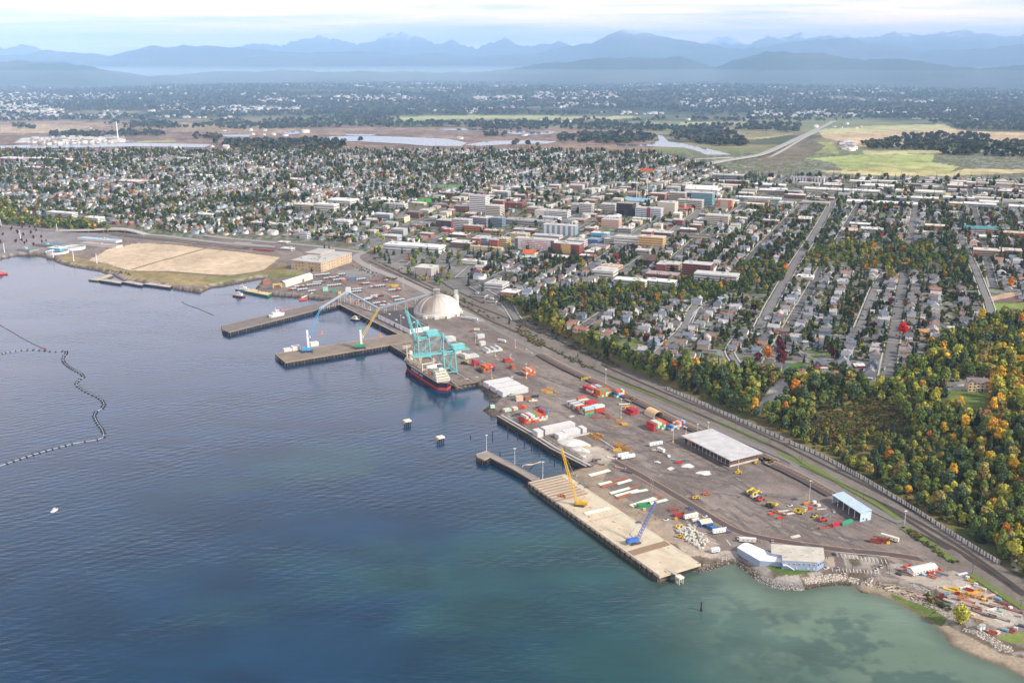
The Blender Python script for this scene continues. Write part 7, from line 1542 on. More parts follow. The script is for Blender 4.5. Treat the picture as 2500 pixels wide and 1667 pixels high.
app=sorted(range(len(TREES)),key=lambda i: -((TREES[i][4]*(2.6 if TREES[i][0]== 'b' else 1))*(1 if TREES[i][0]== 'b' else .7)/TREES[i][2]))
lim={'b': 268,'c': 150}; indiv=set()
for i in app:
    kd,x,y,z,s,ci,grp=TREES[i]; px,py=proj(x,y,z)
    if lim[kd] and -10 < px < 2510 and py < 1680:
        lim[kd]-= 1; indiv.add(i); t=tree(kd,(x,y,z-.2),s,ci,rt.uniform(0,6.28),rt.randrange(45),grp)
        if kd == 'b': desc=f"{('small ', '', 'large ')[0 if s < 3.4 else 2 if s > 4.6 else 1]}{PAL[ci][1]} leafy tree"
        else: desc=('short ','','tall ')[0 if s < 12.5 else 2 if s > 16.5 else 1]+'dark conifer'
        bulk(t,desc,'tree',grp,(x,y,z))
# the rest of the trees as one mass per kind
def as_temp(V,F,C): return V,F,np.zeros(len(F),int),C
T1=[as_temp(*crown_broad(9,330,.19,300+k,(1,1.15,.9)[k % 3])) for k in range(4)]+[as_temp(*crown_broad(6,80,.36,310+k)) for k in range(3)]
T2=[as_temp(*crown_conifer(13,9,320+k,.18)) for k in range(3)]+[as_temp(*crown_conifer(7,6,330+k,.19)) for k in range(3)]
ib,ic=[],[]
for i,(kd,x,y,z,s,ci,grp) in enumerate(TREES):
    if i in indiv: continue
    far=y > 1900
    if kd == 'b': ib.append((rt.randrange(4,7) if far else rt.randrange(4),x,y,z-.2,rt.uniform(0,6),(s,s,s*rt.uniform(.9,1.15)),[dim(PAL[ci][0],grp)]))
    else: ic.append((rt.randrange(3,6) if far else rt.randrange(3),x,y,z-.2,rt.uniform(0,6),(s,s,s),[ci]))
mass('broadleaf_trees',T1,ib,'leaf_mass',.1); mass('conifer_trees',T2,ic,'leaf_mass',.1)
# undergrowth on the bluff and along the tracks
SHR=[as_temp(*crown_broad(5,70,.36,340+k,.7)) for k in range(4)]
iu=[]
def scrub(poly,n,smin,smax,pal,wts,mind=5):
    xs=[p[0] for p in poly]; ys=[p[1] for p in poly]; px=np.array([rt.uniform(min(xs),max(xs)) for _ in range(n)]); py=np.array([rt.uniform(min(ys),max(ys)) for _ in range(n)]); k=in_poly(px,py,poly)
    for l in LAWNS+[SLIDE]: k &= ~in_poly(px,py,l)
    px,py=px[k],py[k]; x,y,z=ground_at(px,py); dw,_=dist_line(x,y,WALLPTS)
    for i in range(len(x)):
        if dw[i]> mind: s=rt.uniform(smin,smax); iu.append((rt.randrange(4),x[i],y[i],z[i]-s*.5,rt.uniform(0,6),(s*1.3,s*1.3,s),[pal[rt.choices(range(len(pal)),wts)[0]]]))
SHCOL=[(.085,.11,.03),(.14,.15,.036),(.17,.12,.05),(.11,.075,.045),(.23,.20,.045),(.065,.09,.04),(.24,.15,.045)]
scrub(BL,6500,.8,1.9,SHCOL,[5,4,2.6,2,1,4,.6]); scrub(BRUSH,2600,.7,1.6,SHCOL,[3,3,4,3,1.4,2,1])
for c,pl,n in (('D4',[(0,470),(300,590),(700,760),(690,800),(350,660),(0,520)],0),('D5',[(1170,150),(1300,230),(1440,320),(1470,390),(1400,390),(1260,310),(1180,230)],160),('D5',[(1480,390),(1640,430),(1800,520),(1950,580),(1850,590),(1650,500)],90),('D5',[(1100,130),(1250,190),(1500,300),(1750,420),(2000,530),(2200,600),(2050,480),(1700,300),(1400,170),(1200,100)],500),('C6',[(700,1080),(860,1160),(1010,1200),(1000,1260),(1250,1360),(1200,1380),(900,1260),(720,1130)],160),('C6',[(30,770),(400,920),(520,1000),(480,1010),(250,900),(0,800)],120),('D8',[(1170,220),(1300,270),(1500,400),(1720,560),(1690,590),(1450,430),(1200,260)],160),('D8',[(1400,850),(1520,930),(1640,980),(1640,1030),(1500,960),(1390,900)],60),('C4',[(1490,240),(1680,235),(2250,280),(2240,292),(1680,250)],90),('C4',[(860,535),(930,560),(1100,590),(1060,560),(960,540)],30),('C5',[(1380,330),(1560,380),(1690,440),(1640,450),(1480,400)],60),('C5',[(1700,455),(1840,470),(1840,495),(1690,480)],40)):
    if n: scrub([S(c,*p) for p in pl],n*2,.7,1.6,SHCOL,[4,3,3,3,1,3,.6],3)
hx=np.array([rt.uniform(-900,1500) for _ in range(26000)]); hy=np.array([rt.uniform(1050,2000) for _ in range(26000)]); ok,hz_,_,_=in_city(hx,hy)
ha=(hx*E2.x+hy*E2.y-18)% BLK_A; hb=(hx*E1.x+hy*E1.y-40)% BLK_B; ok &= (ha > 7)& (ha < BLK_A-7)& (hb > 6)& (hb < BLK_B-6)
for l_,w_ in SPECIAL_ROADS: d_,_=dist_line(hx,hy,l_); ok &= d_ > w_-5
for i in np.where(ok)[0]:
    if clear(hx[i],hy[i],.6): s=rt.uniform(.8,2.1); iu.append((rt.randrange(4),hx[i],hy[i],hz_[i]-s*.5,rt.uniform(0,6),(s*1.3,s*1.3,s),[tuple(v*.62 for v in rt.choice(SHCOL))]))
mass('undergrowth',SHR,iu,'leaf_mass',.15)
# named bushes and left-shore trees in the car park
for k in range(26):
    px,py=S('C4',rt.uniform(-20,400),0)[0],S('C4',0,rt.uniform(190,340))[1]; x,y,z=ground_at([px],[py])
    t=tree('b',(x[0],y[0],z[0]),rt.uniform(2,3.2),9,rt.uniform(0,6),rt.randrange(9)); bulk(t,'maroon car park tree','tree','maroon trees of the shore car park',(x[0],y[0],z[0]))
for k,(c,x,y,s) in enumerate((('C5',1625,230,15),('C5',1665,225,14),('C5',1690,270,11),('C5',1720,275,12),('C5',1755,260,10),('C5',1800,250,11),('C5',1145,190,13),('C5',1190,195,12),('C5',1020,405,9),('D5',1110,160,11),('D5',1765,475,6),('C6',1425,1020,14),('C6',1490,1320,16),('D4',420,250,0),('D4',340,330,16),('D4',1190,545,10),('D4',2010,530,11),('D4',1480,260,20),('D4',1540,330,18))):
    if s: p=G(c,x,y); t=tree('c',p,s,CONC[k % 4],k,k); bulk(t,'lone dark conifer','tree','lone conifers',p)

# ---- far plain and hills: woods and clusters of pale roofs
def farmass():
    r_=np.random.default_rng(77); n=90000
    az=np.radians(r_.uniform(-30,30,n)); dep=np.radians(r_.uniform(1.35,4.95,n)); rr=CAMH/np.tan(dep); x,y=np.sin(az)*rr,np.cos(az)*rr; z=H_exact(x,y); px,py=proj(x,y,z)
    m=fbm(x/900,y/420,4,8*1+400); hill=sstep(6300,7200,rr); m2=fbm(x/240,y/130,3,415)
    k=(r_.random(n)< np.where(hill > .5,sstep(.34,.48,m+.06*hill)*(.45+.55*sstep(.38,.5,m2)),sstep(.56,.66,m)*.55*sstep(.45,.55,m2)))
    riv=np.interp(px,[p[0] for p in RIVERLINE],[p[1] for p in RIVERLINE]); k &= py < riv-2
    open_=np.zeros(n,bool)
    for cr,poly,col,pa in FIELDS[:26]:
        if col[0]>= .30: open_ |= in_poly(px,py,[S(cr,*q) for q in poly])
    for nm,cr,poly in RIVERS: open_ |= in_poly(px,py,[S(cr,*q) for q in poly])
    belts=[('C1',[(880,840),(1150,840),(1150,880),(880,878)]),('C1',[(1460,848),(1900,842),(2352,850),(2352,872),(1700,890),(1480,880)]),('C1',[(90,860),(240,865),(240,885),(90,882)]),('C1',[(1330,925),(1510,930),(1510,955),(1330,952)]),('C1',[(340,915),(1090,905),(1120,930),(640,945),(350,935)]),('C1',[(1450,975),(2100,965),(2352,975),(2352,1030),(1960,1035),(1500,1005)]),('C2',[(-300,820),(0,815),(450,840),(1300,838),(2000,850),(2352,880),(2000,905),(1700,880),(1300,865),(300,875),(-300,860)]),('C2',[(1480,930),(1900,915),(2160,930),(2140,970),(1900,985),(1500,970)]),('C2',[(2250,880),(2500,870),(2700,900),(2700,960),(2400,975),(2260,950)]),('C2',[(980,915),(1130,915),(1130,940),(980,938)]),('C3',[(0,880),(380,930),(470,1000),(200,1000),(0,960)]),('C3',[(360,900),(480,850),(820,850),(830,910),(560,895)]),('C3',[(1230,985),(1500,960),(2000,970),(2352,985),(2352,1030),(1900,1035),(1300,1020)]),('C3',[(1500,935),(1800,925),(2130,930),(2100,960),(1560,955)]),('C3',[(1720,1065),(1900,1040),(2400,1050),(2400,1150),(1920,1140),(1760,1100)]),('C3',[(640,1130),(780,1090),(1060,1105),(1110,1160),(900,1165),(700,1150)]),('C3',[(1780,1180),(2352,1185),(2352,1245),(1900,1240)]),('C3',[(1840,840),(2352,810),(2352,900),(1900,890)])]
    inb=np.zeros(n,bool)
    for cr,poly in belts: inb |= in_poly(px,py,[S(cr,*q) for q in poly])
    wet=np.zeros(n,bool)
    for nm,cr,poly in RIVERS: wet |= in_poly(px,py,[S(cr,*q) for q in poly])
    k=(k & ~open_)| (inb & ~wet & (r_.random(n)< .42)& (py < riv-2)); idx=np.where(k)[0][:42000]
    tb=[as_temp(*crown_broad(2,12,.75,350+q)) for q in range(3)]+[as_temp(*crown_conifer(4,5,360+q,.22)) for q in range(3)]
    cols=1.25*np.array([(.040,.058,.040),(.055,.07,.04),(.085,.08,.04),(.030,.046,.036),(.05,.06,.05)]); L_=[]
    for i in idx:
        con=r_.random()< .45; s=r_.uniform(15,27) if con else r_.uniform(5,9.5); L_.append((r_.integers(3,6) if con else r_.integers(0,3),x[i],y[i],z[i]-1,r_.random()*6,(s*(1.5 if con else 1.25),s*(1.5 if con else 1.25),s),[cols[r_.integers(0,5)]]))
    mass('distant_woods',tb,L_,'leaf_mass',.2)
    cl=fbm(x/620,y/240,3,500); k2=(r_.random(n)< sstep(.60,.68,cl)*.16*np.where(hill > .3,1,.06))& (rr < 13500)& (py < riv-2)& ~inb
    spots=[('C1',[(1730,665),(2000,668),(2040,700),(1740,700)]),('C1',[(1060,715),(1280,710),(1290,755),(1080,755)]),('C1',[(1370,725),(2040,730),(2050,765),(1380,760)]),('C1',[(0,700),(440,700),(440,780),(0,790)]),('C1',[(0,790),(900,780),(900,805),(0,820)]),('C1',[(0,640),(830,650),(820,680),(0,690)]),('C2',[(160,665),(580,670),(590,695),(160,690)]),('C2',[(860,745),(960,725),(950,775),(870,780)]),('C2',[(1420,710),(1880,705),(1880,730),(1430,740)]),('C2',[(920,665),(1260,660),(1260,705),(930,700)]),('C2',[(1300,635),(1900,635),(1900,680),(1310,680)]),('C3',[(0,680),(640,660),(640,735),(0,740)]),('C3',[(720,790),(980,745),(985,790),(760,800)]),('C3',[(480,770),(640,745),(640,775),(500,780)]),('C3',[(1570,698),(1720,698),(1720,710),(1570,712)]),('C1',[(200,950),(850,945),(850,985),(250,990)]),('C3',[(1090,975),(1180,980),(1190,1035),(1120,1030)]),('C3',[(0,1015),(180,1035),(180,1100),(0,1100)])]
    for cr,poly in spots: k2 |= in_poly(px,py,[S(cr,*q) for q in poly])& (r_.random(n)< .38)
    for nm,cr,poly in RIVERS: k2 &= ~in_poly(px,py,[S(cr,*q) for q in poly])
    i2=np.where(k2)[0]; L_=[]
    for i in i2:
        s=r_.uniform(.9,1.9); L_.append((int(r_.integers(0,4)),x[i],y[i],z[i],r_.random()*3,(s*1.35,s,s),[(.72,.68,.62) if r_.random()< .8 else (.45,.32,.28),(.50,.48,.47) if r_.random()< .55 else (.24,.22,.22)]))
    mass('distant_houses',htemps,L_,'mixed')
farmass()
t=thing('radio_mast','thin white mast standing by the far marsh lumber yard','mast',G('C1',808,960)); MB().cyl((0,0,0),(0,0,85),3.2,2.0,8).build('tower','paint',(.7,.7,.7),t)
# river highway: bridge and long causeway
def highway(label,spec,w,nm='highway_bridge'):
    pts=[gz(c,x,y,z) for c,x,y,z in spec]; p0=pts[0].copy(); p0.z=3; t=thing(nm,label,'bridge',p0); pl=smooth([p-p0 for p in pts],2); mb=MB(); ribbon(mb,pl,w,0,(.30,.29,.285),False,0,60); mb.build('deck','mixed',parent=t); mb=MB()
    for s in (-w/2,w/2):
        for a,b in zip(pl[:-1],pl[1:]): d=(b-a).normalized(); n=Vector((-d.y,d.x,0)); mb.beam(a+n*s-Vector((0,0,.8)),b+n*s-Vector((0,0,.8)),.8,3.6)
    mb.build('parapet','concrete',(.36,.35,.33),t); cm=MB().bx(-1.3,1.3,-w*.3,w*.3,-12,-.8).mesh('pier_column'); dd=dense(pl,40)
    for q in dd[:60]: link('pier_column',cm,'concrete',(.38,.36,.34),t,q)
highway('long pale highway bridge curving over the river onto the marsh',[('C3',-60,1200,6),('C3',60,1155,8),('C3',250,1105,12),('C3',420,1080,13),('C3',570,1055,12),('C3',720,985,9),('C3',870,915,8),('C3',980,865,8),('C3',1050,828,8)],22)
highway('lower pale causeway running beside the highway bridge',[('C3',560,1105,5),('C3',700,1030,6),('C3',810,962,7),('C3',900,915,7),('C3',1000,880,7)],9)
highway('thin rail bridge crossing the river near the town',[('C3',90,1088,8),('C3',230,1082,9),('C3',360,1075,8)],8)
highway('long viaduct passing behind the white warehouses',[('D2',700,85,8),('D2',1060,100,10),('D2',1350,115,12),('D2',1600,138,13),('D2',1900,165,12),('D2',2150,185,11),('D2',2420,205,10)],26)
highway('bridge ramp rising toward the river highway from downtown',[('D1',1290,335,14),('D1',1360,270,18),('D1',1480,215,18),('D1',1560,170,14)],22)

# ================================================================== PORT: containers, cargo, vehicles, lamps, rocks
def container_mesh(L_=12.2,H_=2.6):
    mb=MB(); mb.bx(-L_/2+.06,L_/2-.06,-1.16,1.16,.12,H_-.08)
    for x in (-L_/2+.08,L_/2-.08):
        for y in (-1.14,1.14): mb.bx(x-.09,x+.09,y-.08,y+.08,0,H_)
    for y in (-1.18,1.18): mb.bx(-L_/2+.17,L_/2-.17,y-.05,y+.05,H_-.18,H_-.01).bx(-L_/2+.17,L_/2-.17,y-.05,y+.05,.01,.16)
    n=int(L_/1.2)
    for k in range(n):
        for y in (-1.17,1.17): mb.bx(-L_/2+.5+k*1.2,-L_/2+.95+k*1.2,y-.03,y+.03,.17,H_-.19)
    for y in (-.7,-.25,.25,.7): mb.bx(-L_/2+.02,-L_/2+.055,y-.03,y+.03,.2,H_-.2)
    return mb.mesh('shipping_container')
C40,C20=container_mesh(),container_mesh(6.06)
CC={'red':(.42,.045,.035),'rust red':(.36,.10,.055),'orange':(.52,.15,.045),'mint':(.42,.60,.50),'white':(.56,.56,.54),'blue':(.05,.14,.36),'pale blue':(.30,.46,.58),'green':(.05,.32,.16),'dark blue':(.045,.06,.12),'crimson':(.38,.03,.05),'cream':(.62,.58,.46)}
rk=random.Random(31)
def stack(where,origin,ncol,nrow,tiers,axis='u',pal=('red',),size=40,gap=2.62,group=None,single=None):
    """containers side by side along v (long side along u) or the other way round; tiers(col, row) -> how many high"""
    me_=C40 if size == 40 else C20; L_=12.5 if size == 40 else 6.4
    a,b=(V30,-U60) if axis == 'u' else (-U60,V30); rz=R(120) if axis == 'u' else R(30)
    for r in range(nrow):
        for c in range(ncol):
            for t in range(tiers(c,r)):
                p=origin+a*(c*gap+1.3)+b*(r*L_+L_/2); p=Vector((p.x,p.y,5.05+t*2.62)); nm=rk.choice(pal)
                o=link('shipping_container',me_,'paint',tuple(v*rk.uniform(.85,1.12) for v in CC[nm]),None,p,rz)
                lev=('bottom','second','third','top')[t]+' tier'
                row='' if nrow == 1 else (', water-side row' if r == 0 else ', inner row' if r == 1 else ', innermost row')
                tag(o,f"{nm} container, {lev}, {ORD[c]} column of {where}{row}",'container',group or 'stacked shipping containers')
MIX=('red','red','rust red','orange','mint','mint','white','white','blue','pale blue','green','crimson','orange')
stack('the mixed stack by the seawall',gz('D5',1256,1122,5),11,1,lambda c,r: min(4,2+(c > 0)+(c > 8)),'u',MIX)
stack('the long mixed block',gz('D5',1668,948,5),14,1,lambda c,r: 2+(c % 5 != 0)*0+(c in (0,1,12,13))*0+(c > 9),'v',MIX,gap=-2.62)
stack('the long block back rank',gz('D5',1668,948,5)+V30*13.2,14,1,lambda c,r: 2+(rk.random()< .35),'v',MIX,gap=-2.62)
stack('the red front block by the ladder lane',gz('D5',1962,870,5),7,1,lambda c,r: 1 if c == 0 else 3,'u',('red','rust red','orange','green','mint','orange'))
stack('the red rear block by the ladder lane',gz('D5',1905,846,5),7,1,lambda c,r: 3,'u',('red','crimson','rust red','red','pale blue','white')) 
stack('the crimson rear rank by the ladder lane',gz('D5',1885,825,5)-U60*3,6,1,lambda c,r: 2,'u',('red','crimson','rust red'))
stack('the small block beside the red blocks',gz('D5',2140,868,5),5,1,lambda c,r: 3 if c < 4 else 2,'u',('orange','rust red','mint','white','blue','red'),size=20)
stack('the stack behind the open warehouse',gz('D4',572,1192,5),8,1,lambda c,r: 3 if c < 7 else 2,'u',MIX)
stack('the short stack near the warehouse lamp',gz('D4',742,1186,5),7,1,lambda c,r: 2 if c < 2 else 3,'u',('orange','white','mint','rust red','red','pale blue','blue'),size=20)
stack('the orange block near the ship wharf',gz('D5',848,634,5),7,1,lambda c,r: (1,2,3,3,3,3,3)[c],'u',('rust red','orange','red','dark blue','orange'),size=40)
stack('the low red group near the ship',gz('D5',772,566,5),3,1,lambda c,r: (3,2,2)[c],'u',('red','crimson','dark blue'),size=20)
stack('the red pair mid yard',gz('D5',1072,536,5),4,1,lambda c,r: 1+(c < 3),'u',('red','rust red'),size=20)
stack('the orange pair beside the yard lamp',gz('D5',1135,596,5),2,1,lambda c,r: 2,'u',('orange','rust red'),size=20)
stack('the cube stack beside the yard lamp',gz('D5',1275,665,5),5,1,lambda c,r: 3,'u',('orange','rust red','orange','white','green','pale blue'))
stack('the crimson group beside the arch shelter',gz('D4',352,1036,5),4,1,lambda c,r: (1,2,2,2)[c],'u',('crimson','crimson','red'))
stack('the low row at the point',gz('D5',1072,1006,5),10,1,lambda c,r: 1,'u',('mint','cream','orange','rust red','red'),size=20,gap=2.72)
stack('the white group near the gantry crane',gz('D5',690,500,5),7,1,lambda c,r: 1+(c in (0,1)),'u',('white',),gap=2.9); stack('the pale group under the gantry crane',gz('D5',602,450,5),3,1,lambda c,r: 2,'u',('white',),size=20)
stack('the white cube block mid yard',gz('D5',895,442,5),9,1,lambda c,r: 1+(c % 3 == 1),'u',('white','white','cream')); stack('the white block beyond the cranes',gz('D5',812,305,5),4,1,lambda c,r: 2,'u',('white',),size=20); stack('the white pair behind the cube block',gz('D5',838,372,5),3,1,lambda c,r: 2,'u',('white',),size=20); stack('the white rank by the crane rear',gz('D5',520,335,5),5,1,lambda c,r: 2,'u',('white',),size=40)
stack('the teal and red shed row',gz('D7',1700,735,5),1,1,lambda c,r: 1,'v',('crimson',)); stack('the green row end by the blue shed',gz('D7',1790,720,5),1,1,lambda c,r: 1,'v',('green',))
# white wrapped cargo: long low blocks with joints
def cargo(label,org,along_,n,seg,wid,h,col=(.50,.49,.50)):
    rz=math.atan2(along_.y,along_.x); t=thing('cargo_block',label,'cargo',Vector((org.x,org.y,5)),rz); s=MB().bx(.04,seg-.04,0,wid,0,h).bx(0,seg,.08,.2,.1,h-.1).mesh('wrapped_crate')
    for k in range(n): link('wrapped_crate',s,'paint',tuple(v*rk.uniform(.95,1.04) for v in col),t,(k*seg,0,0))
    MB().bx(0,n*seg,-.12,wid+.12,h+.003,h+.14).build('wrap_cover','paint',(.55,.54,.535),t)
o_=gz('D5',1048,860,5)
for k in range(3): cargo(('white wrapped cargo block nearest the seawall path','white wrapped cargo block in the middle of three','white wrapped cargo block nearest the ship wharf')[k],o_-U60*k*16.5,V30,6,5.6,13,5.6)
o_=gz('D6',400,302,5)
cargo('tall white wrapped cargo block behind the salt heap, long rear piece',o_-U60*3,V30,7,5.2,9,6); cargo('tall white wrapped cargo block at the seawall end',o_-V30*4 ,-U60,2,5,7,6.2)
cargo('low white wrapped crates facing the salt heap, first pair',gz('D6',535,345,5),V30,2,4.6,8,4.6); cargo('low white wrapped crates facing the salt heap, long run',gz('D6',612,318,5),V30,4,4.6,8,5.2); cargo('low white wrapped crate at the yard end of the run',gz('D6',812,272,5),V30,1,5,9,5)
cargo('pale cargo crates stacked on the timber pier, biggest',gz('C5',842,1165,5),V30,2,5.4,8,5.5,(.56,.53,.52)); cargo('pale low cargo crate on the timber pier end',gz('C5',762,1175,5),V30,2,5.5,7,3.6,(.58,.55,.54)); cargo('pale cargo crates on the timber pier behind the blue crane',gz('C5',1015,1125,5),V30,2,5.6,7,5.2,(.60,.58,.56))
# salt and gravel heaps
def heap(label,c,x,y,rx,ry,h,col,seed,rz=0):
    mb=MB(); n,m=22,7; r_=random.Random(seed); vs=[(0,0,h)]; 
    for j in range(1,m+1):
        for k in range(n): a=2*math.pi*k/n; q=j/m*(1+.16*math.sin(3*a+seed)+.1*math.sin(5*a+2*seed)); vs.append((rx*q*math.cos(a),ry*q*math.sin(a),max(-.2,h*(1-(j/m)** 1.3)+(r_.uniform(-.25,.25)*h*.35 if j < m else -.2))))
    fs=[(0,1+k,1+(k+1)% n) for k in range(n)]+[(1+(j-1)*n+k,1+j*n+k,1+j*n+(k+1)% n,1+(j-1)*n+(k+1)% n) for j in range(1,m) for k in range(n)]
    mb.add(vs,fs,col); o=mb.build('salt_heap','concrete',col,loc=gz(c,x,y,5),rz=rz); tag(o,label,'heap'); return o
heap('broad white salt heap beside the white wrapped cargo','D6',700,375,17,11,3.2,(.54,.53,.50),1,R(-30)); heap('smaller broken white salt heap below the broad one','D6',790,455,11,6,1.8,(.52,.50,.46),2,R(-40)); heap('tan sand heap between the two salt heaps','D6',860,430,5,3,1.4,(.40,.29,.17),3); heap('pointed white heap beside the red skip','D6',2018,645,6.5,4.5,2.2,(.56,.56,.55),4); heap('flat round white heap alone on the yard','D6',2205,725,7.5,5.5,.8,(.56,.56,.55),5); heap('grey heap of tyres and scrap by the red skip','D6',1995,588,4.5,2.5,1.2,(.10,.10,.10),6); heap('rubble heap beside the rusty sheds at the point','D5',1115,935,7,4.5,1.6,(.19,.15,.13),7)
# steel piles laid out on the ground
pm_=MB().cyl((0,0,.45),(22,0,.45),.45,None,8).mesh('steel_pile'); pm2_=MB().cyl((0,0,.45),(8,0,.45),.45,None,8).mesh('steel_pile')
for k,(x0,y0,x1,y1,n,two) in enumerate(((872,752,1105,690,5,0),(985,858,1130,822,4,0),(1015,885,1195,838,4,2),(1140,820,1310,778,3,2),(1190,850,1355,803,4,0),(1115,958,1345,895,4,0),(1345,905,1455,872,3,2),(1175,988,1440,918,4,0),(1190,1012,1355,962,4,2),(1350,950,1545,915,4,0),(1345,1100,1625,1008,6,0),(1625,1005,1690,985,4,2),(1430,1110,1770,1028,4,0),(820,1190,1110,1120,5,0))):
    a,b=gz('D6',x0,y0,5.1),gz('D6',x1,y1,5.1); d=b-a; L_=d.length; nr=Vector((d.y,-d.x,0)).normalized()
    for j in range(n):
        o=link('steel_pile',pm_,'rusty_paint' if two else 'paint',(.26,.085,.045) if two else (.50,.55,.47),None,a+nr*(j*.95),math.atan2(d.y,d.x)); o.scale=(L_/22,1,1)
        tag(o,f"{'rusty bare' if two else 'pale green coated'} steel pile, laid in a rank beside the construction wharf",'steel pile','rusty steel piles in ranks' if two else 'pale steel piles in ranks')
# white bulk bags
bg=MB().box((0,0,.75),(1.5,1.5,1.5)).box((0,0,1.6),(1.0,1.0,.25)).mesh('bulk_bag'); bpoly=[S('D7',*p) for p in ((205,775),(275,730),(320,718),(420,790),(505,870),(490,930),(415,945),(340,890),(250,830))]; nb=0
while nb < 130:
    px,py=rk.uniform(1640,1730),rk.uniform(1280,1345)
    if in_poly(np.array([px]),np.array([py]),bpoly)[0]:
        p=gz('S',px,py,5); o=link('bulk_bag',bg,'paint',tuple(v*rk.uniform(.9,1.05) for v in (.55,.53,.47)),None,p+Vector((0,0,1.4 if rk.random()< .2 else 0)),rk.uniform(0,3)); o.scale=(rk.uniform(.9,1.6),rk.uniform(.8,1.2),rk.uniform(.7,1.1)); tag(o,'white bulk bag in the loose heap beside the blue containers','bulk bag','white bulk bags in a heap'); nb += 1
# white pods of the north yard, dark mouth toward the water
pod=MB().bx(-3.4,3.6,-1.65,1.65,0,3.0).bx(-3.3,3.4,-1.5,1.5,3.0,3.2).mesh('shell'); podm=MB().bx(3.6,3.68,-1.6,1.6,.1,2.9).mesh('mouth'); rowsp=[(985,545,6),(870,560,4),(1045,520,5),(1150,480,5),(1240,495,5),(1180,552,6),(818,585,3),(900,590,4),(1000,604,3),(1290,442,3),(1375,592,6),(1395,612,5),(1462,490,4),(1500,532,4),(1480,690,5),(1545,672,5),(1600,650,5),(1620,720,5),(1690,740,4),(1595,560,6),(1768,594,5),(1800,662,3),(1830,690,5),(1720,500,2),(1060,450,4),(1120,445,4),(1200,470,4)]
for rI,(x,y,n) in enumerate(rowsp):
    p0=gz('C5',x,y,5)
    for k in range(n):
        p=p0+V30*(k*4.3); cc_=(.44,.10,.06) if rk.random()< .08 else tuple(v*rk.uniform(.92,1.04) for v in (.55,.55,.56)); t=thing('storage_pod','','',p,R(-60)); link('shell',pod,'paint',cc_,t); link('mouth',podm,'paint',(.04,.045,.06),t); bulk(t,'white box pod with dark mouth' if cc_[1]> .3 else 'red box pod with dark mouth','storage pod','pods of the north yard',p)
# trailers, trucks, cars, machines
wheel_s=MB().cyl((0,-.14,.5),(0,.14,.5),.5,None,10).mesh('wheel')
def trailer(label,c,x,y,rz,L_=13,col=(.64,.64,.64),H_=3.0,cab=None):
    p=gz(c,x,y,5); t=thing('trailer',label,'trailer',p,rz); MB().bx(-L_/2,L_/2,-1.25,1.25,.95,.95+H_).build('box_body','paint',col,t); MB().bx(-L_/2+.3,L_/2-.3,-1,1,.6,.93).build('chassis','paint',(.05,.05,.05),t)
    for X_ in (-L_/2+1.2,-L_/2+2.4,L_/2-2):
        for Y_ in (-1.05,1.05): link('wheel',wheel_s,'paint',(.03,.03,.03),t,(X_,Y_,0))
    for k in range(3): MB().bx(-.4,.4,-1.3,-1.22,1.9,2.7).build('window','glass_dark',(.04,.05,.06),t,(-L_/4+k*L_/4,0,0))
    if cab: MB().bx(L_/2+.2,L_/2+2.4,-1.2,1.2,.6,3.1).build('cab','paint',cab,t)
for a_ in ((('long pale tanker trailer at the near yard middle','D6',1650,412,R(25),15,(.52,.55,.60)),('long white windowed trailer, outer of the pair','D6',1330,560,R(25),15,(.66,.66,.66)),('long white trailer tucked behind the windowed one','D6',1275,540,R(25),12,(.60,.60,.62)),('short white trailer beside the boat on the yard','D6',1712,485,R(-50),8,(.68,.68,.68)),('white site trailer behind the shore office','D7',882,875,R(-8),13,(.64,.62,.56)),('white site trailer with bins beside it','D7',340,645,R(25),13,(.66,.64,.60)),('white site trailer at the blue container row end','D7',607,788,R(18),11,(.66,.66,.66)),('small white box trailer by the wharf gate','D7',572,972,R(15),7,(.66,.66,.66)),('white trailer at the truck lane near the tracks','D5',1040,335,R(-35),12,(.64,.64,.64)),('long white trailer below the storage dome','D5',725,120,R(-30),30,(.58,.58,.53)),('pale trailer at the rust ramp group by the fence','D8',1065,345,R(-40),14,(.62,.58,.48)),('cream box on the yard beyond the cranes','D5',800,228,R(0),8,(.55,.54,.44)))): trailer(*a_)
def car_proto(body=(.6,.6,.6)):
    t=thing('parked_car','','',(0,0,-500)); MB().bx(-2.2,2.2,-.9,.9,.35,.95).build('body','paint',body,t); mb=MB(); mb.add([(-1.5,-.82,.952),(1.1,-.82,.952),(1.1,.82,.952),(-1.5,.82,.952),(-1.1,-.7,1.5),(.5,-.7,1.5),(.5,.7,1.5),(-1.1,.7,1.5)],[(4,5,6,7),(0,1,5,4),(1,2,6,5),(2,3,7,6),(3,0,4,7)]); mb.build('cabin','glass_dark',(.05,.055,.07),t)
    for x in (-1.4,1.4):
        for y in (-.85,.85): o=link('wheel',wheel_s,'paint',(.02,.02,.02),t,(x,y,0)); o.scale=(.66,.8,.66)
    return t
cp_=car_proto()
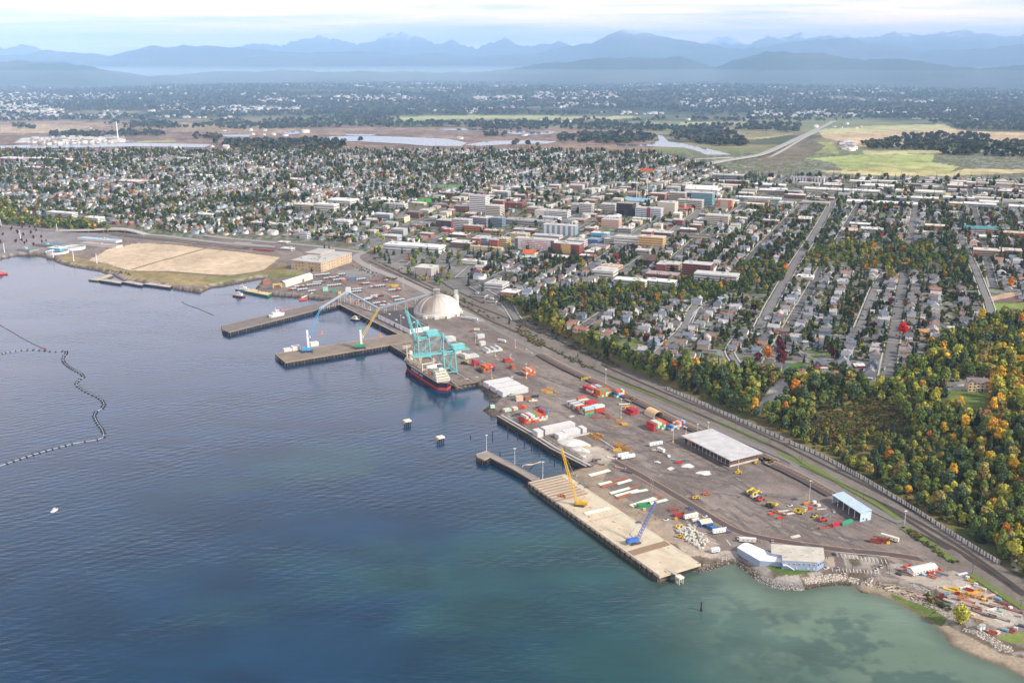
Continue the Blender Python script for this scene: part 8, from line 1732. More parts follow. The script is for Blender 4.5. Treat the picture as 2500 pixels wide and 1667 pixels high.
for c,x,y,rz,col,lab in (('D6',1770,1270,20,(.66,.66,.68),'white pickup beside the timber laid across the wharf'),('D6',1450,1298,20,(.08,.07,.20),'dark purple car at the concrete wharf edge'),('D6',2030,1132,10,(.06,.10,.16),'dark blue car, outer of the pair by the yard lane'),('D6',2062,1150,10,(.07,.11,.18),'dark blue car, inner of the pair by the yard lane'),('D6',2215,1230,20,(.62,.62,.62),'white van at the yard lane by the blue containers'),('D6',725,760,-40,(.30,.42,.60),'pale blue car on the wharf approach'),('D6',785,855,20,(.08,.28,.28),'teal pickup by the timber deck strips'),('D6',860,895,10,(.15,.12,.14),'dark car beside the yellow crane'),('D7',1330,465,5,(.07,.10,.16),'dark car alone in the middle of the yard'),('D7',1290,530,8,(.68,.68,.68),'white van near the yellow stackers'),('D7',1708,582,80,(.66,.66,.64),'white van facing the blue vehicle shed'),('D7',705,785,15,(.05,.10,.36),'blue car at the end of the blue container row'),('D7',655,742,10,(.66,.66,.66),'white pickup behind the blue container row'),('D7',792,840,80,(.62,.62,.62),'white car parked behind the site trailer'),('D7',1120,872,80,(.62,.45,.42),'red and white truck behind the office'),('D7',1635,1130,25,(.68,.68,.68),'white car parked at the office end wall'),('D7',1745,1135,70,(.35,.42,.58),'blue grey car in the shore parking bays'),('D7',1712,992,80,(.03,.03,.04),'black car at the first inland parking bay'),('D8',985,605,80,(.64,.64,.64),'white car at the far shore bays'),('D8',935,632,40,(.6,.55,.55),'pink white boat trailer car near the scrap yard'),
  ('D5',1265,405,-30,(.68,.68,.66),'white truck on the lane below the tracks'),('D5',1315,440,-20,(.62,.62,.62),'white car behind the white truck on the lane'),('D5',800,158,-25,(.5,.55,.6),'grey car at the end of the long white trailer'),('D5',700,690,20,(.55,.57,.6),'silver car on the ship wharf end, first of the row'),('D5',735,685,20,(.06,.06,.07),'black car on the ship wharf end'),('D5',635,685,20,(.08,.08,.1),'dark car on the ship wharf corner'),('D5',795,672,20,(.64,.64,.64),'white car on the ship wharf end by the rocks'),('D5',640,710,10,(.25,.28,.12),'olive truck at the ship wharf corner'),('D5',770,700,10,(.66,.66,.64),'white van at the ship wharf tip'),('D5',918,708,10,(.03,.04,.08),'dark car beside the wrapped cargo'),('D5',1750,648,-10,(.62,.6,.56),'white pickup by the ladder lane'),('D4',2040,60,-60,(.6,.4,.1),'yellow car on the bluff street'),('D3',1668,572,5,(.66,.66,.67),'white car on the mansion forecourt'),('D6',1672,610,-20,(.7,.7,.7),'white dinghy like car alone on the yard')):
    p=G(c,x,y); t=dup(cp_,p,R(rz),color={'body': col}); tag(t,lab.replace('dinghy like car','small car'),'car')
drop(cp_)
def loader(label,c,x,y,rz,col,boomc,kind='stacker'):
    p=gz(c,x,y,5); t=thing({'stacker': 'reach_stacker','fork': 'forklift','loader': 'wheel_loader','lift': 'boom_lift'}[kind],label,kind if kind != 'stacker' else 'reach stacker',p,rz); s=1.0 if kind == 'stacker' else .6
    MB().bx(-4*s,3.6*s,-1.7*s,1.7*s,.9*s,2.2*s).bx(-4*s,-2.4*s,-1.6*s,1.6*s,2.2*s,3.0*s).build('chassis','paint',col,t); MB().bx(-1.2*s,.6*s,-.9*s,.9*s,2.2*s,4.2*s).build('cab','glass_dark',(.05,.05,.06),t)
    if kind == 'fork': MB().bx(2.2,2.5,-.8,-.5,.2,4.6).bx(2.2,2.5,.5,.8,.2,4.6).bx(2.5,4,-.7,.7,.2,.35).build('fork_mast','paint',(.04,.04,.04),t)
    else: MB().beam((-3.2*s,0,3.6*s),(5.5*s,0,5.0*s if kind == 'stacker' else 2.5),1.0*s,1.2*s).bx(5.0*s,6.0*s,-2.6*s,2.6*s,3.6*s if kind == 'stacker' else .4,4.4*s if kind == 'stacker' else 1.9).build('boom','paint',boomc,t)
    for X_ in (-2.7*s,2.5*s):
        for Y_ in (-1.5*s,1.5*s): o=link('wheel',wheel_s,'paint',(.02,.02,.02),t,(X_,Y_,0)); o.scale=(1.7*s,3*s,1.7*s)
YL,RD=(.64,.46,.03),(.48,.05,.035)
for a_ in (('yellow reach stacker, first of the parked three','D7',895,420,R(35),(.10,.09,.08),YL),('yellow reach stacker in the middle of the parked three','D7',950,445,R(35),(.55,.52,.42),YL),('red reach stacker with dark boom beside the yellow ones','D7',1005,475,R(35),RD,(.12,.12,.15)),('yellow black stacker lying apart from the three','D7',1100,540,R(-40),(.09,.08,.04),YL),('yellow machine beside the scrap of the lamp post','D7',1368,600,R(-30),YL,YL),('red reach stacker with grey boom by the blue shed','D7',1600,670,R(20),RD,(.18,.19,.23)),('yellow truck crane at the white yard crates','D5',680,545,R(-25),(.05,.05,.05),YL)): loader(*a_)
loader('yellow forklift beside the red reach stacker','D7',1522,635,R(200),YL,YL,'fork'); loader('yellow wheel loader on the tan drain line','D7',378,460,R(10),(.60,.34,.04),(.60,.34,.04),'loader'); loader('red orange boom lift on the tan drain line','D7',490,420,R(190),(.55,.15,.05),(.50,.12,.06),'lift'); loader('yellow loader above the bulk bags','D7',218,735,R(10),(.62,.45,.05),(.62,.45,.05),'loader'); loader('orange loader pushing the bulk bags','D7',232,830,R(-20),(.58,.36,.04),(.5,.3,.04),'loader'); loader('orange excavator beside the yellow crawler crane','D6',590,1005,R(150),(.50,.20,.05),(.45,.12,.04),'loader'); loader('yellow roller by the warehouse lamp','D7',787,218,R(0),(.62,.40,.04),(.62,.4,.04),'loader'); loader('yellow machine at the warehouse end wall','D7',958,122,R(60),(.62,.42,.04),(.62,.42,.04),'loader')
# equipment, frames and scrap, each its own object
def frame_proto(nm,k):
    mb=MB()
    if nm == 'lifting_rack':
        for x in (-3,0,3): mb.beam((x,-1.2,.4),(x,1.2,.4),.35).beam((x,-1.2,.4),(x,-1.2,2.0),.3).beam((x,1.2,.4),(x,1.2,2.0),.3)
        for y in (-1.2,1.2): mb.beam((-3.4,y,.5),(3.4,y,.5),.4).beam((-3.2,y,2.0),(3.2,y,2.0),.35)
    elif nm == 'spreader': mb.bx(-6,6,-1.1,-.7,.4,.9).bx(-6,6,.7,1.1,.4,.9).bx(-6.2,-5.6,-1.2,1.2,.2,.8).bx(5.6,6.2,-1.2,1.2,.2,.8).bx(-1.5,1.5,-.7,.7,.5,1.6)
    elif nm == 'skip_box': mb.add([(-2.4,-1,0),(2.4,-1,0),(2.4,1,0),(-2.4,1,0),(-3.1,-1.2,1.7),(3.1,-1.2,1.7),(3.1,1.2,1.7),(-3.1,1.2,1.7),(-2.3,-.95,.3),(2.3,-.95,.3),(2.3,.95,.3),(-2.3,.95,.3)],[(0,1,5,4),(1,2,6,5),(2,3,7,6),(3,0,4,7),(8,9,10,11),(4,5,9,8),(5,6,10,9),(6,7,11,10),(7,4,8,11)])
    elif nm == 'flat_rack': mb.bx(-6,6,-1.2,1.2,.3,.75).bx(-6,-5.6,-1.2,1.2,.75,2.0).bx(5.6,6,-1.2,1.2,.75,2.0)
    elif nm == 'tank': mb.cyl((-2.2,0,1.2),(2.2,0,1.2),1.0,None,12).bx(-1.8,-1.2,-.9,.9,0,.6).bx(1.2,1.8,-.9,.9,0,.6)
    elif nm == 'pipe_bundle':
        for j in range(5): mb.cyl((-4.5,-1+j*.5,.3),(4.5,-1+j*.5,.3),.24,None,6)
        for j in range(3): mb.cyl((-4.2,-.7+j*.5,.72),(4.4,-.7+j*.5,.72),.24,None,6)
    elif nm == 'crate': mb.bx(-1.3,1.3,-1,1,.15,1.7).bx(-1.4,1.4,-1.1,-.8,0,.14).bx(-1.4,1.4,.8,1.1,0,.14).bx(-1.36,1.36,-1.06,1.06,1.5,1.62)
    elif nm == 'small_boat': hull(mb,6.5,2.3,[(.2,-.3,.6),(1.1,.2,1),(1.0,.1,.8)],[(.8,.8,.8)]*3); mb.bx(-1.2,.8,-.7,.7,1.0,1.9)
    return mb.mesh(nm)
FP={n: frame_proto(n,0) for n in ('lifting_rack','spreader','skip_box','flat_rack','tank','pipe_bundle','crate','small_boat')}
def put(nm,c,x,y,rz,col,label,s=1.0,z=None,mat='paint'):
    p=gz(c,x,y,5) if z is None else gz(c,x,y,z); o=link(nm,FP[nm],mat,col,None,p,R(rz)); o.scale=(s,s,s); tag(o,label,nm.replace('_',' ')); return o
OR_,RU,YW=(.52,.24,.035),(.30,.085,.05),(.62,.42,.05)
for a_ in (('lifting_rack','D5',1445,805,20,OR_,'orange lifting frame in the yard cluster, seaward piece',1.1),('lifting_rack','D5',1490,790,50,OR_,'orange lifting frame in the yard cluster, upper piece',1.1),('lifting_rack','D5',1495,825,0,YW,'yellow lifting frame in the yard cluster, lower piece',1.1),('spreader','D5',1545,815,-30,OR_,'orange spreader at the lane end of the yard cluster',.8),
  ('flat_rack','D5',1950,1055,10,RU,'rusty flat rack leaning by the long container block',1.0),('spreader','D5',2020,1025,-50,RU,'rusty spreader by the long container block',1.2),('lifting_rack','D5',2060,1060,-45,(.36,.13,.05),'rusty frame at the tip of the long container block',1.1),
  ('spreader','D4',255,1115,-30,OR_,'orange spreader below the arch shelter, upper one',.9),('skip_box','D4',295,1125,10,(.58,.34,.05),'yellow skip below the arch shelter',1.1),('flat_rack','D4',200,1138,-20,OR_,'orange plate below the arch shelter',.6),('lifting_rack','D4',235,1090,0,OR_,'orange frame at the lamp base below the arch shelter',.8),
  ('spreader','D4',320,955,5,YW,'bright yellow spreader beside the ladder lane',1.0),('flat_rack','D4',345,965,5,YW,'bright yellow flat rack beside the ladder lane',1.0),('flat_rack','D4',290,930,5,(.62,.60,.56),'white flat rack above the yellow ones',1.0),
  ('lifting_rack','D6',955,325,-35,OR_,'orange frame beside the concrete bay wall, first',1.2),('lifting_rack','D6',910,310,-35,(.45,.2,.03),'orange frame beside the concrete bay wall, second',1.0),('lifting_rack','D6',990,350,-35,OR_,'orange frame beside the concrete bay wall, last',1.0),('spreader','D6',980,288,-35,OR_,'long orange spreader behind the concrete bay wall',1.1),
  ('lifting_rack','D6',1215,420,-60,OR_,'tall orange frame in the machine cluster, upper',1.5),('lifting_rack','D6',1270,450,-30,OR_,'orange frame in the machine cluster, middle',1.4),('lifting_rack','D6',1210,478,10,YW,'yellow frame in the machine cluster, lower',1.2),('lifting_rack','D6',1320,465,-30,OR_,'orange frame in the machine cluster, yard end',1.2),
  ('skip_box','D6',1915,612,0,(.48,.04,.05),'red skip by the pointed white heap',1.1),('small_boat','D6',1640,475,-20,(.6,.5,.45),'small boat hull beside the short white trailer',1.0),('small_boat','D6',1672,612,-25,(.7,.7,.7),'small white boat alone on the open yard',1.0),('crate','D6',1800,540,20,(.62,.6,.58),'white crate in the debris line',1.0),('flat_rack','D6',1850,570,-20,(.20,.38,.36),'teal rack in the debris line',.6),('tank','D6',1780,520,-30,(.3,.25,.22),'grey tank in the debris line',.8),
  ('lifting_rack','D6',1860,1160,15,RU,'rusty open bin by the blue cars',1.3),('skip_box','D6',1915,1220,15,(.30,.045,.05),'dark red skip by the blue cars',1.5),('crate','D6',1880,1260,20,OR_,'orange crate below the dark red skip',1.0),('crate','D6',2090,1280,20,(.62,.58,.52),'white bin beside the site trailer',1.3),('crate','D6',2120,1268,20,(.62,.6,.55),'white bin at the trailer corner',1.3),
  ('flat_rack','D7',1185,600,-40,RU,'rusty flatbed on the red truck site',1.1),('skip_box','D7',1110,612,20,(.5,.06,.04),'bright red box left of the rusty flatbed',.8),('skip_box','D7',1190,650,10,(.48,.06,.05),'red truck box below the rusty flatbed',.9),('flat_rack','D7',1285,605,20,(.56,.56,.56),'grey flat trailer beside the yellow machine',1.0),('flat_rack','D7',1230,580,15,(.5,.45,.37),'tan flat trailer behind the grey one',1.0),('crate','D7',1480,560,0,(.46,.05,.05),'red tank crate at the lamp base',1.4),('crate','D7',1440,520,0,(.55,.2,.04),'orange crate at the lamp base',1.4),('tank','D7',1430,560,-40,(.25,.40,.50),'blue tank under the lamp',1.1),('crate','D7',1520,500,20,(.6,.59,.57),'white crate beyond the lamp, upper',1.2),('crate','D7',1560,530,20,(.55,.53,.5),'white crate beyond the lamp, middle',1.2),('flat_rack','D7',1590,560,10,(.55,.52,.48),'white rack beyond the lamp',.7),
  ('flat_rack','D7',1620,740,18,RU,'red flat rack in line with the teal container',.9),('flat_rack','D7',1680,725,18,(.42,.07,.05),'second red flat rack in line with the teal container',.8),('skip_box','D7',2110,880,-20,RU,'rusty open box at the end yard group, outer',1.6),('skip_box','D7',2170,870,-20,RU,'rusty open box at the end yard group, inner',1.6),('crate','D7',2225,885,0,YW,'yellow crate by the end yard group',1.0),
  ('skip_box','D6',1510,1115,18,(.04,.22,.09),'green open bin with yellow load by the pile ranks',1.9),('crate','D6',1520,1150,0,(.4,.38,.34),'grey crate below the green bin',1.0),('flat_rack','D6',1500,1180,20,OR_,'orange rack below the green bin',.4),('pipe_bundle','D6',970,575,20,(.08,.08,.08),'black pipe bundle below the salt heap',1.0),('flat_rack','D6',1000,625,-30,(.2,.11,.08),'rusty plates below the salt heap',.9),('crate','D6',830,550,0,(.64,.63,.6),'white slab crate below the salt heap',1.1),('flat_rack','D6',1150,560,-30,(.62,.55,.52),'white and red flatbed beside the windowed trailer',.8),('flat_rack','D6',1245,672,-30,(.36,.22,.19),'faded red rack at the yard lane start',.9),('pipe_bundle','D6',1320,715,-32,(.1,.08,.08),'dark rails bundle along the yard lane',1.3),
  ('small_boat','D5',1340,905,15,(.62,.58,.5),'white cabin boat by the rusty sheds',1.6),('small_boat','D5',1145,850,15,(.36,.42,.36),'green grey boat beside the wrapped cargo',1.8),('crate','D5',1205,890,15,(.55,.4,.3),'pale rusty shed box at the point',3.0),('crate','D5',1285,885,15,(.28,.11,.07),'rusty shed box at the point',2.4),('skip_box','D5',1360,860,10,(.05,.05,.07),'black skip by the cabin boat',1.3),('flat_rack','D5',1405,975,15,(.40,.12,.08),'red flat rack with black load',.9),('tank','D5',1385,968,15,(.04,.04,.045),'black tank on the red flat rack',1.2),('pipe_bundle','D5',1175,1035,20,(.025,.03,.035),'black pipe bundle at the point, outer',1.0),('pipe_bundle','D5',1205,1020,20,(.03,.035,.04),'black pipe bundle at the point, inner',1.0),('crate','D5',950,960,15,(.42,.58,.5),'mint box alone on the rocky spit',1.8),
  ('crate','D5',750,235,0,(.25,.05,.06),'dark red machine by the cream box',1.4),('crate','D5',385,282,0,(.45,.07,.05),'red buoy block behind the gantry',1.2),('lifting_rack','D5',1830,700,0,YW,'yellow frame beside the ladder lane, outer',1.2),('lifting_rack','D5',1862,690,0,YW,'yellow frame beside the ladder lane, inner',1.2),('lifting_rack','C5',1780,545,0,OR_,'orange machine frame in the north yard, outer',1.6),('lifting_rack','C5',1820,550,30,YW,'yellow machine frame in the north yard, inner',1.6),('flat_rack','C5',1600,500,15,(.25,.05,.07),'dark red rack pile of the north yard',1.4),('flat_rack','C5',1630,492,15,(.24,.05,.06),'dark red rack pile of the north yard, tree side',1.4),('skip_box','C5',1405,482,15,(.10,.16,.26),'slate covered bin of the north yard',2.6),('skip_box','C5',1330,492,15,(.5,.14,.07),'orange bin of the north yard',1.6),('crate','C5',1155,585,15,(.26,.5,.38),'mint green hut at the north yard edge',3.2),('crate','C5',1235,600,15,(.05,.25,.15),'dark green hut at the north yard edge',2.6),('crate','C5',1290,615,15,(.55,.42,.05),'yellow hut at the north yard edge',1.8),('crate','C5',590,520,15,(.32,.13,.08),'rusty brown deckhouse by the barn',4),('flat_rack','C5',1240,720,30,(.42,.08,.05),'red rack at the inner pier corner',.9),('crate','C5',1455,712,0,(.44,.08,.05),'red machine behind the transfer tower',1.8),('flat_rack','C5',1560,770,-30,(.6,.6,.58),'white flatbed beside the basin wall',.9),('flat_rack','C5',1800,640,15,(.5,.09,.05),'red container deck of the north yard',1.2)): put(*a_)
for k,(x,y) in enumerate(((500,718),(535,742),(575,762))): stack(f"the blue row by the site trailers, {('first', 'second', 'third')[k]} pair",gz('D7',x-25,y+8,5),2,1,lambda c,r: 1,'u',('blue',),size=20,group='blue containers by the site trailers')
t=thing('canopy_tent','cream canopy between blue containers by the bulk bags','tent',gz('D7',470,705,5),R(20)); MB().gable(-5,5,-4,4,3,1.6,.3).build('canopy','paint',(.60,.50,.38),t); MB().bx(-5,-4.4,-4,4,0,3).bx(4.4,5,-4,4,0,3).build('side_wall','paint',(.06,.14,.38),t)
# scrap yard by the beach
SY=[(1235,605,'skip_box',(.5,.08,.04)),(1190,640,'pipe_bundle',(.3,.2,.15)),(1150,680,'tank',(.06,.06,.06)),(1240,665,'flat_rack',(.3,.12,.08)),(1300,680,'crate',(.5,.48,.45)),(1350,680,'crate',(.08,.14,.25)),(1400,690,'crate',(.3,.5,.6)),(1440,655,'skip_box',(.5,.08,.05)),(1490,650,'flat_rack',(.5,.09,.05)),(1470,700,'lifting_rack',(.45,.09,.05)),(1530,690,'skip_box',(.4,.42,.45)),(1570,670,'pipe_bundle',(.15,.15,.17)),(1600,870,'tank',(.09,.16,.24)),(1570,900,'skip_box',(.36,.08,.06)),(1640,930,'pipe_bundle',(.6,.55,.5)),(1690,820,'tank',(.6,.38,.03)),(1660,830,'flat_rack',(.62,.42,.04)),(1730,870,'skip_box',(.42,.05,.05)),(1780,900,'lifting_rack',(.6,.36,.04)),(1800,930,'flat_rack',(.4,.1,.06)),
 (1780,800,'pipe_bundle',(.6,.56,.5)),(1830,830,'skip_box',(.5,.07,.04)),(1865,850,'flat_rack',(.58,.3,.04)),(1900,890,'lifting_rack',(.55,.25,.04)),(1920,905,'flat_rack',(.3,.12,.07)),(1965,925,'crate',(.6,.42,.05)),(2000,970,'pipe_bundle',(.26,.14,.1)),(2040,1010,'pipe_bundle',(.55,.52,.5)),(2080,1040,'pipe_bundle',(.6,.58,.56)),(2060,990,'lifting_rack',(.2,.15,.1)),(2120,1040,'crate',(.15,.35,.2)),(1850,980,'flat_rack',(.3,.2,.16)),(1900,1010,'lifting_rack',(.26,.13,.09)),(1950,1050,'flat_rack',(.22,.13,.1)),(1990,1070,'crate',(.2,.14,.12)),(2040,1080,'skip_box',(.2,.17,.15)),(2130,1100,'flat_rack',(.26,.22,.17)),(1760,670,'pipe_bundle',(.5,.5,.55)),(1810,710,'crate',(.6,.6,.62)),(1850,740,'skip_box',(.55,.45,.1)),(1890,775,'crate',(.5,.47,.42)),(1930,800,'pipe_bundle',(.55,.5,.45)),(1970,830,'crate',(.5,.42,.3)),(2020,880,'flat_rack',(.5,.35,.25)),(2060,905,'skip_box',(.3,.2,.16)),(2100,915,'tank',(.2,.42,.55)),(2140,950,'pipe_bundle',(.25,.06,.06)),(2190,970,'lifting_rack',(.28,.09,.07)),(2220,1000,'crate',(.6,.58,.55)),(2250,1020,'flat_rack',(.25,.1,.09)),(2310,1080,'crate',(.35,.35,.38)),(1860,1070,'crate',(.6,.5,.4)),(1900,1105,'pipe_bundle',(.42,.22,.1)),(1940,1140,'lifting_rack',(.4,.3,.15)),(2050,1240,'skip_box',(.5,.15,.08)),(2100,1235,'crate',(.5,.45,.42)),(2170,1215,'tank',(.15,.4,.42)),(2220,1220,'skip_box',(.5,.12,.08)),(2270,1200,'crate',(.5,.47,.45)),(2330,1175,'tank',(.08,.12,.2))]
cn=lambda c: 'yellow' if c[0]> .5 and c[1]> .33 and c[2]< .15 else 'red' if c[0]> .3 and c[1]< .16 else 'orange' if c[0]> .4 and c[2]< .12 else 'rusty' if c[0]> c[2]*1.6 else 'blue' if c[2]> c[0]*1.4 else 'pale' if c[0]> .4 else 'dark'
LANDP += [("the lone yellow green shore tree",*S('D8',1745,1100)),("the white long shed of the scrap yard",*S('D8',1370,600)),("the turning loop",*S('D8',2150,1140)),("the scrap yard fence bend",*S('D8',1760,680))]
for x,y,nm,col in SY:
    p=G('D8',x,y); o=link(nm,FP[nm],'rusty_paint',col,None,p,R(rk.choice((-38,-38,-45,20)))); bulk(o,f"{cn(col)} {nm.replace('_', ' ')}",nm.replace('_',' '),'scrap yard gear',p)
p=gz('D8',1375,640,5); t=thing('long_shed','white long shed with rounded roof in the scrap yard','shed',p,R(20)); MB().bx(-11,11,-3.5,3.5,0,3.2).build('wall','paint',(.58,.57,.52),t); MB().gable(-11,11,-3.5,3.5,3.2,1.2,.2).build('roof','paint',(.62,.61,.56),t); face_windows(t,(-11,-3.5),(11,-3.5),1.2,2,8,.8)
p=gz('D8',1940,1190,5.2); t=thing('guard_hut','little white hut by the shore tree','hut',p,R(15)); MB().bx(-2,2,-1.6,1.6,0,2.6).build('wall','paint',(.66,.66,.68),t); MB().gable(-2,2,-1.6,1.6,2.6,.9,.3).build('roof','roofing',(.3,.3,.3),t); MB().bx(-.5,.5,-1.68,-1.55,0,2).build('door','paint',(.3,.35,.4),t)
# concrete bay wall round the salt, rail cars, conveyor bits
mb=MB(); mb.beam(gz('D6',520,350,5.6),gz('D6',895,268,5.6),.7,1.4).beam(gz('D6',895,268,5.6),gz('D6',1170,440,5.6),.8,1.4); o=mb.build('bay_wall','concrete',(.48,.45,.40)); tag(o,'low concrete bay wall round the white salt heaps','wall')
for k in range(5):
    p=G('C5',490+k*36,200+k*3.2); t=thing('rail_car','','',p,R(-5)); MB().bx(-6.5,6.5,-1.4,1.4,1.1,3.4).build('car_body','paint',(.26,.04,.06),t); MB().bx(-5.5,-3.5,-1,1,.2,1.05).bx(3.5,5.5,-1,1,.2,1.05).build('bogie','paint',(.05,.05,.05),t); tag(t,f'dark red rail car behind the sand lot, {ORD[k]} from the sea','rail car')
# lamp masts and poles
def mast(nm,label,c,x,yb,yt,col,z=None,r=.28,head=True,group=None):
    p=G(c,x,yb) if z is None else gz(c,x,yb,z); h=(yb-yt)*mpp(c,x,yb,p.z)/.93; t=thing(nm,label,'lamp mast' if nm == 'lamp_mast' else 'pole',p,rnd.uniform(0,3),group)
    MB().cyl((0,0,0),(0,0,h),r,r*.55,7).build('pole','paint',col,t)
    if head: MB().bx(-1.4,1.4,-.25,.25,h-.1,h+.35).bx(-.25,.25,-1.2,1.2,h-.1,h+.3).build('lamp_head','paint',(.6,.6,.6),t)
    if nm == 'lamp_mast' and c in ('D4','D5','D7'): MB().bx(-.9,.9,-.9,.9,0,1.2).build('base_block','paint',(.60,.38,.05),t)
    if nm == 'utility_pole': MB().bx(-1.5,1.5,-.12,.12,h-1.2,h-.9).build('cross_arm','paint',(.12,.10,.09),t)
for c,x,yb,yt,lab in (('D5',788,356,250,'by the white crates beyond the cranes'),('D5',1168,388,320,'by the truck lane below the tracks'),('D5',943,682,575,'between the orange block and the wrapped cargo'),('D5',1272,682,545,'beside the cube stack'),('D5',1137,790,668,'standing in the wrapped cargo'),('D5',978,475,360,'in the white cube block'),('D5',1123,520,455,'above the red pair'),('D4',112,732,598,'at the ladder lane by the red blocks'),('D4',258,1062,880,'by the orange frames under the arch shelter'),('D4',757,1292,1105,'in front of the stack behind the warehouse'),('D4',880,1215,1150,'at the warehouse roof corner'),('D4',990,1182,1120,'behind the warehouse, first'),('D4',1093,1166,1102,'behind the warehouse, second'),('D4',1380,1560,1372,'at the warehouse end wall'),('D7',1468,498,288,'by the scrap and the blue shed'),('C5',1590,470,345,'on the north yard near the ramp'),('C5',1898,560,470,'at the north yard car park'),('C5',1880,995,830,'at the basin quay by the white warehouse')): mast('lamp_mast','tall lamp mast ' +lab,c,x,yb,yt,(.5,.49,.47),5)
for c,x,yb,yt,lab in (('D5',893,1378,1225,'outermost on the L-shaped pier'),('D5',1163,1512,1352,'midway on the L-shaped pier'),('D6',353,792,600,'at the shore end of the L-shaped pier')): mast('pier_lamp','slender lamp post ' +lab,c,x,yb,yt,(.55,.55,.55),5.1)
for c,x,yb,yt,lab in (('C4',38,392,320,'furthest from the sand lot'),('C4',172,302,215,'among the maroon trees'),('C4',437,432,365,'by the round tanks'),('C4',605,462,382,'between tanks and sand lot'),('C4',795,482,402,'at the sand lot corner'),('C4',468,212,160,'beside the overpass foot'),('C4',10,178,122,'at the car park top')): mast('shore_mast','tall white mast on the far shore ' +lab,c,x,yb,yt,(.70,.69,.67),5,.8,False)
for c,x,yb,yt,lab in (('D4',1012,1022,950,'opposite the arch shelter'),('D4',1353,1168,1090,'above the open warehouse roof'),('D4',1683,1312,1245,'by the noise wall gap'),('D4',1965,1468,1380,'just past the noise wall gap'),('D3',218,1305,1205,'behind the ladder lane end'),('D8',1855,672,560,'by the beach end tracks'),('D8',708,635,548,'in the shore parking bays'),('D7',1883,1148,1062,'at the office parking'),('D7',1990,470,370,'behind the blue shed'),('D5',1762,545,440,'by the conical bush at the tracks'),('D5',1930,560,480,'between the tracks below the gardens'),('D5',1112,260,165,'at the level crossing'),('D8',1505,850,780,'at the scrap yard shore'),('D8',2318,990,900,'at the last bend of the tracks')): mast('utility_pole','dark wooden utility pole ' +lab,c,x,yb,yt,(.10,.085,.075),None,.2,False)
mast('signal_mast','grey railway signal mast with ladder near the blue shed','D8',1207,195,65,(.5,.5,.5),None,.35,True)
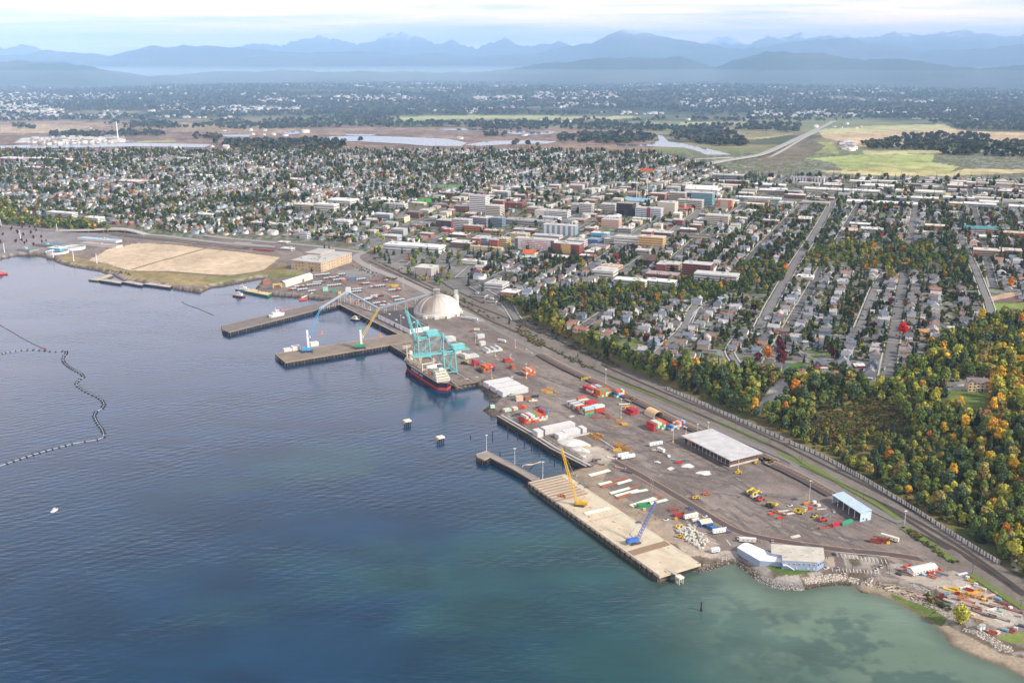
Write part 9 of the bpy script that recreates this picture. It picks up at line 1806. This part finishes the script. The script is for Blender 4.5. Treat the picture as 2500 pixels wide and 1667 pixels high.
# riprap boulders, driftwood
def rocks():
    r_=np.random.default_rng(9); tm=[]
    for k in range(4):
        V=np.array([(-1,-1,-.6),(1,-1,-.6),(1,1,-.6),(-1,1,-.6),(-.7,-.7,.6),(.7,-.7,.6),(.7,.7,.6),(-.7,.7,.6)],float)*.6*(1+r_.uniform(-.35,.35,(8,3))); T=np.array([(0,1,5),(0,5,4),(1,2,6),(1,6,5),(2,3,7),(2,7,6),(3,0,4),(3,4,7),(4,5,6),(4,6,7)]); tm.append((V,T,np.zeros(10,int)))
    L_=[]
    def run(spec,n,wid,smin,smax,pal,z=0.5):
        pts=[gz(c,x,y,z) for c,x,y in spec]; ln=np.cumsum([0]+[(b-a).length for a,b in zip(pts[:-1],pts[1:])])
        for _ in range(n):
            s=r_.uniform(0,ln[-1]); i=min(int(np.searchsorted(ln,s,'right'))-1,len(pts)-2); a,b=pts[i],pts[i+1]; p=a.lerp(b,(s-ln[i])/max(1e-6,ln[i+1]-ln[i])); d=(b-a).normalized(); n_=Vector((-d.y,d.x,0)); p=p+n_*r_.uniform(-.5,.5)*wid; q=r_.uniform(smin,smax); L_.append((int(r_.integers(0,4)),p.x,p.y,0.0,r_.random()*6,(q,q*r_.uniform(.7,1.2),q*.8),[tuple(np.array(pal[r_.integers(0,len(pal))])*r_.uniform(.75,1.2))]))
    dk=[(.09,.075,.06),(.13,.11,.09),(.17,.15,.13),(.07,.055,.04)]; lt=[(.34,.31,.28),(.42,.37,.31),(.26,.23,.20),(.48,.42,.35)]
    run([('D5',800,740),('D5',900,830),('D5',985,910)],480,11,.5,1.2,dk+[(.24,.22,.19)],3); run([('D5',985,915),('D5',880,985),('D5',1000,1040)],260,9,.5,1.1,dk,1.5); run([('D5',1040,1075),('D5',1300,1245),('D5',1500,1372),('D5',1850,1545)],420,5,.4,.9,dk,.6); run([('D6',860,650),('D6',720,690),('D6',560,740),('D6',400,785)],200,6,.4,.9,dk,1)
    run([('D7',320,1120),('D7',440,1125),('D7',560,1090),('D7',700,1045),('D7',780,1050),('D7',880,1125),('D7',980,1200)],700,8,.4,.9,dk+lt[:1],2.2); run([('D7',620,1020),('D7',740,990)],90,4,.4,.8,lt,4); run([('D7',960,1190),('D7',1100,1240),('D7',1300,1285),('D7',1420,1270)],1000,9,.35,.8,[(.30,.29,.28),(.36,.35,.34),(.22,.21,.2)],3.5); run([('D7',960,1225),('D7',1100,1285),('D7',1300,1318),('D7',1440,1305),('D7',1620,1275),('D7',1820,1265)],620,6,.4,.8,dk,1)
    run([('D7',1420,1230),('D7',1600,1205),('D7',1800,1190),('D7',1950,1210),('D8',800,720),('D8',900,740)],620,6.5,.6,1.35,lt,4); run([('D8',700,700),('D8',900,735),('D8',1060,770),('D8',1250,850),('D8',1420,930),('D8',1520,980)],480,7,.4,1.0,lt+dk,3.6); run([('D8',1280,750),('D8',1400,800),('D8',1470,835)],150,5,.4,.8,[(.3,.3,.28),(.4,.39,.36)],4.5); run([('D8',1530,1010),('D8',1650,1080),('D8',1720,1120)],160,5,.5,1.1,lt,3); run([('D8',1780,1190),('D8',1900,1240),('D8',2050,1320),('D8',2150,1390),('D8',2230,1390)],480,6,.6,1.25,lt,3); run([('C4',300,420),('C4',460,465),('C4',700,520),('C4',860,555)],320,7,.7,1.6,dk,1.5); run([('C4',1750,672),('C4',1900,655),('C4',2100,615),('C5',250,520),('C5',480,475)],300,6,.7,1.5,dk,1.5); run([('C5',500,580),('C5',800,615),('C5',1040,632),('C5',1240,655)],260,4,.7,1.5,dk,2)
    zz=H_exact(np.array([i[1] for i in L_]),np.array([i[2] for i in L_])); L_=[i[:3]+(float(zz[n]),)+i[4:] for n,i in enumerate(L_)]
    mass('riprap_boulders',tm,L_,'mixed',.25)
rocks()
lg_=MB().cyl((-4,0,.25),(4,0,.3),.32,.2,7).mesh('driftwood_log')
for k in range(34):
    t_=rk.random(); x=1000+420*t_+rk.uniform(-30,30); y=765+130*t_+rk.uniform(-20,25); p=gz('D8',x,y,2.5); p.z=float(H_exact(np.array([p.x]),np.array([p.y]))[0])+.2
    o=link('driftwood_log',lg_,'paint',tuple(v*rk.uniform(.8,1.15) for v in (.46,.37,.30)),None,p,R(rk.uniform(-50,10))); s=rk.uniform(.5,1.1); o.scale=(s,1,1); tag(o,'bleached driftwood log washed up along the rocky beach edge','driftwood log','driftwood logs')
o=link('driftwood_log',lg_,'paint',(.5,.46,.42),None,gz('D8',2170,1388,2),R(-12)); o.scale=(1.6,2.4,2.4); tag(o,'biggest bleached log lying across the beach corner','driftwood log')
# hedge, ropes on the small pier
mb=MB(); a=gz('D5',1235,1530,5.3)
for k in range(4):
    pts=[a+Vector((0,k*.5,0)),a+Vector((1+k*.3,6,.1)),a+Vector((8,12+k,-3)),a+Vector((12,20,-5)),a+Vector((18,24+k,-5.1))]; pts=smooth(pts,2)
    for p,q in zip(pts[:-1],pts[1:]): mb.beam(p,q,.35)
o=mb.build('mooring_rope','paint',(.48,.40,.26)); tag(o,'tan heavy rope trailing from the L-shaped pier into the water','rope')
finish_bulk()
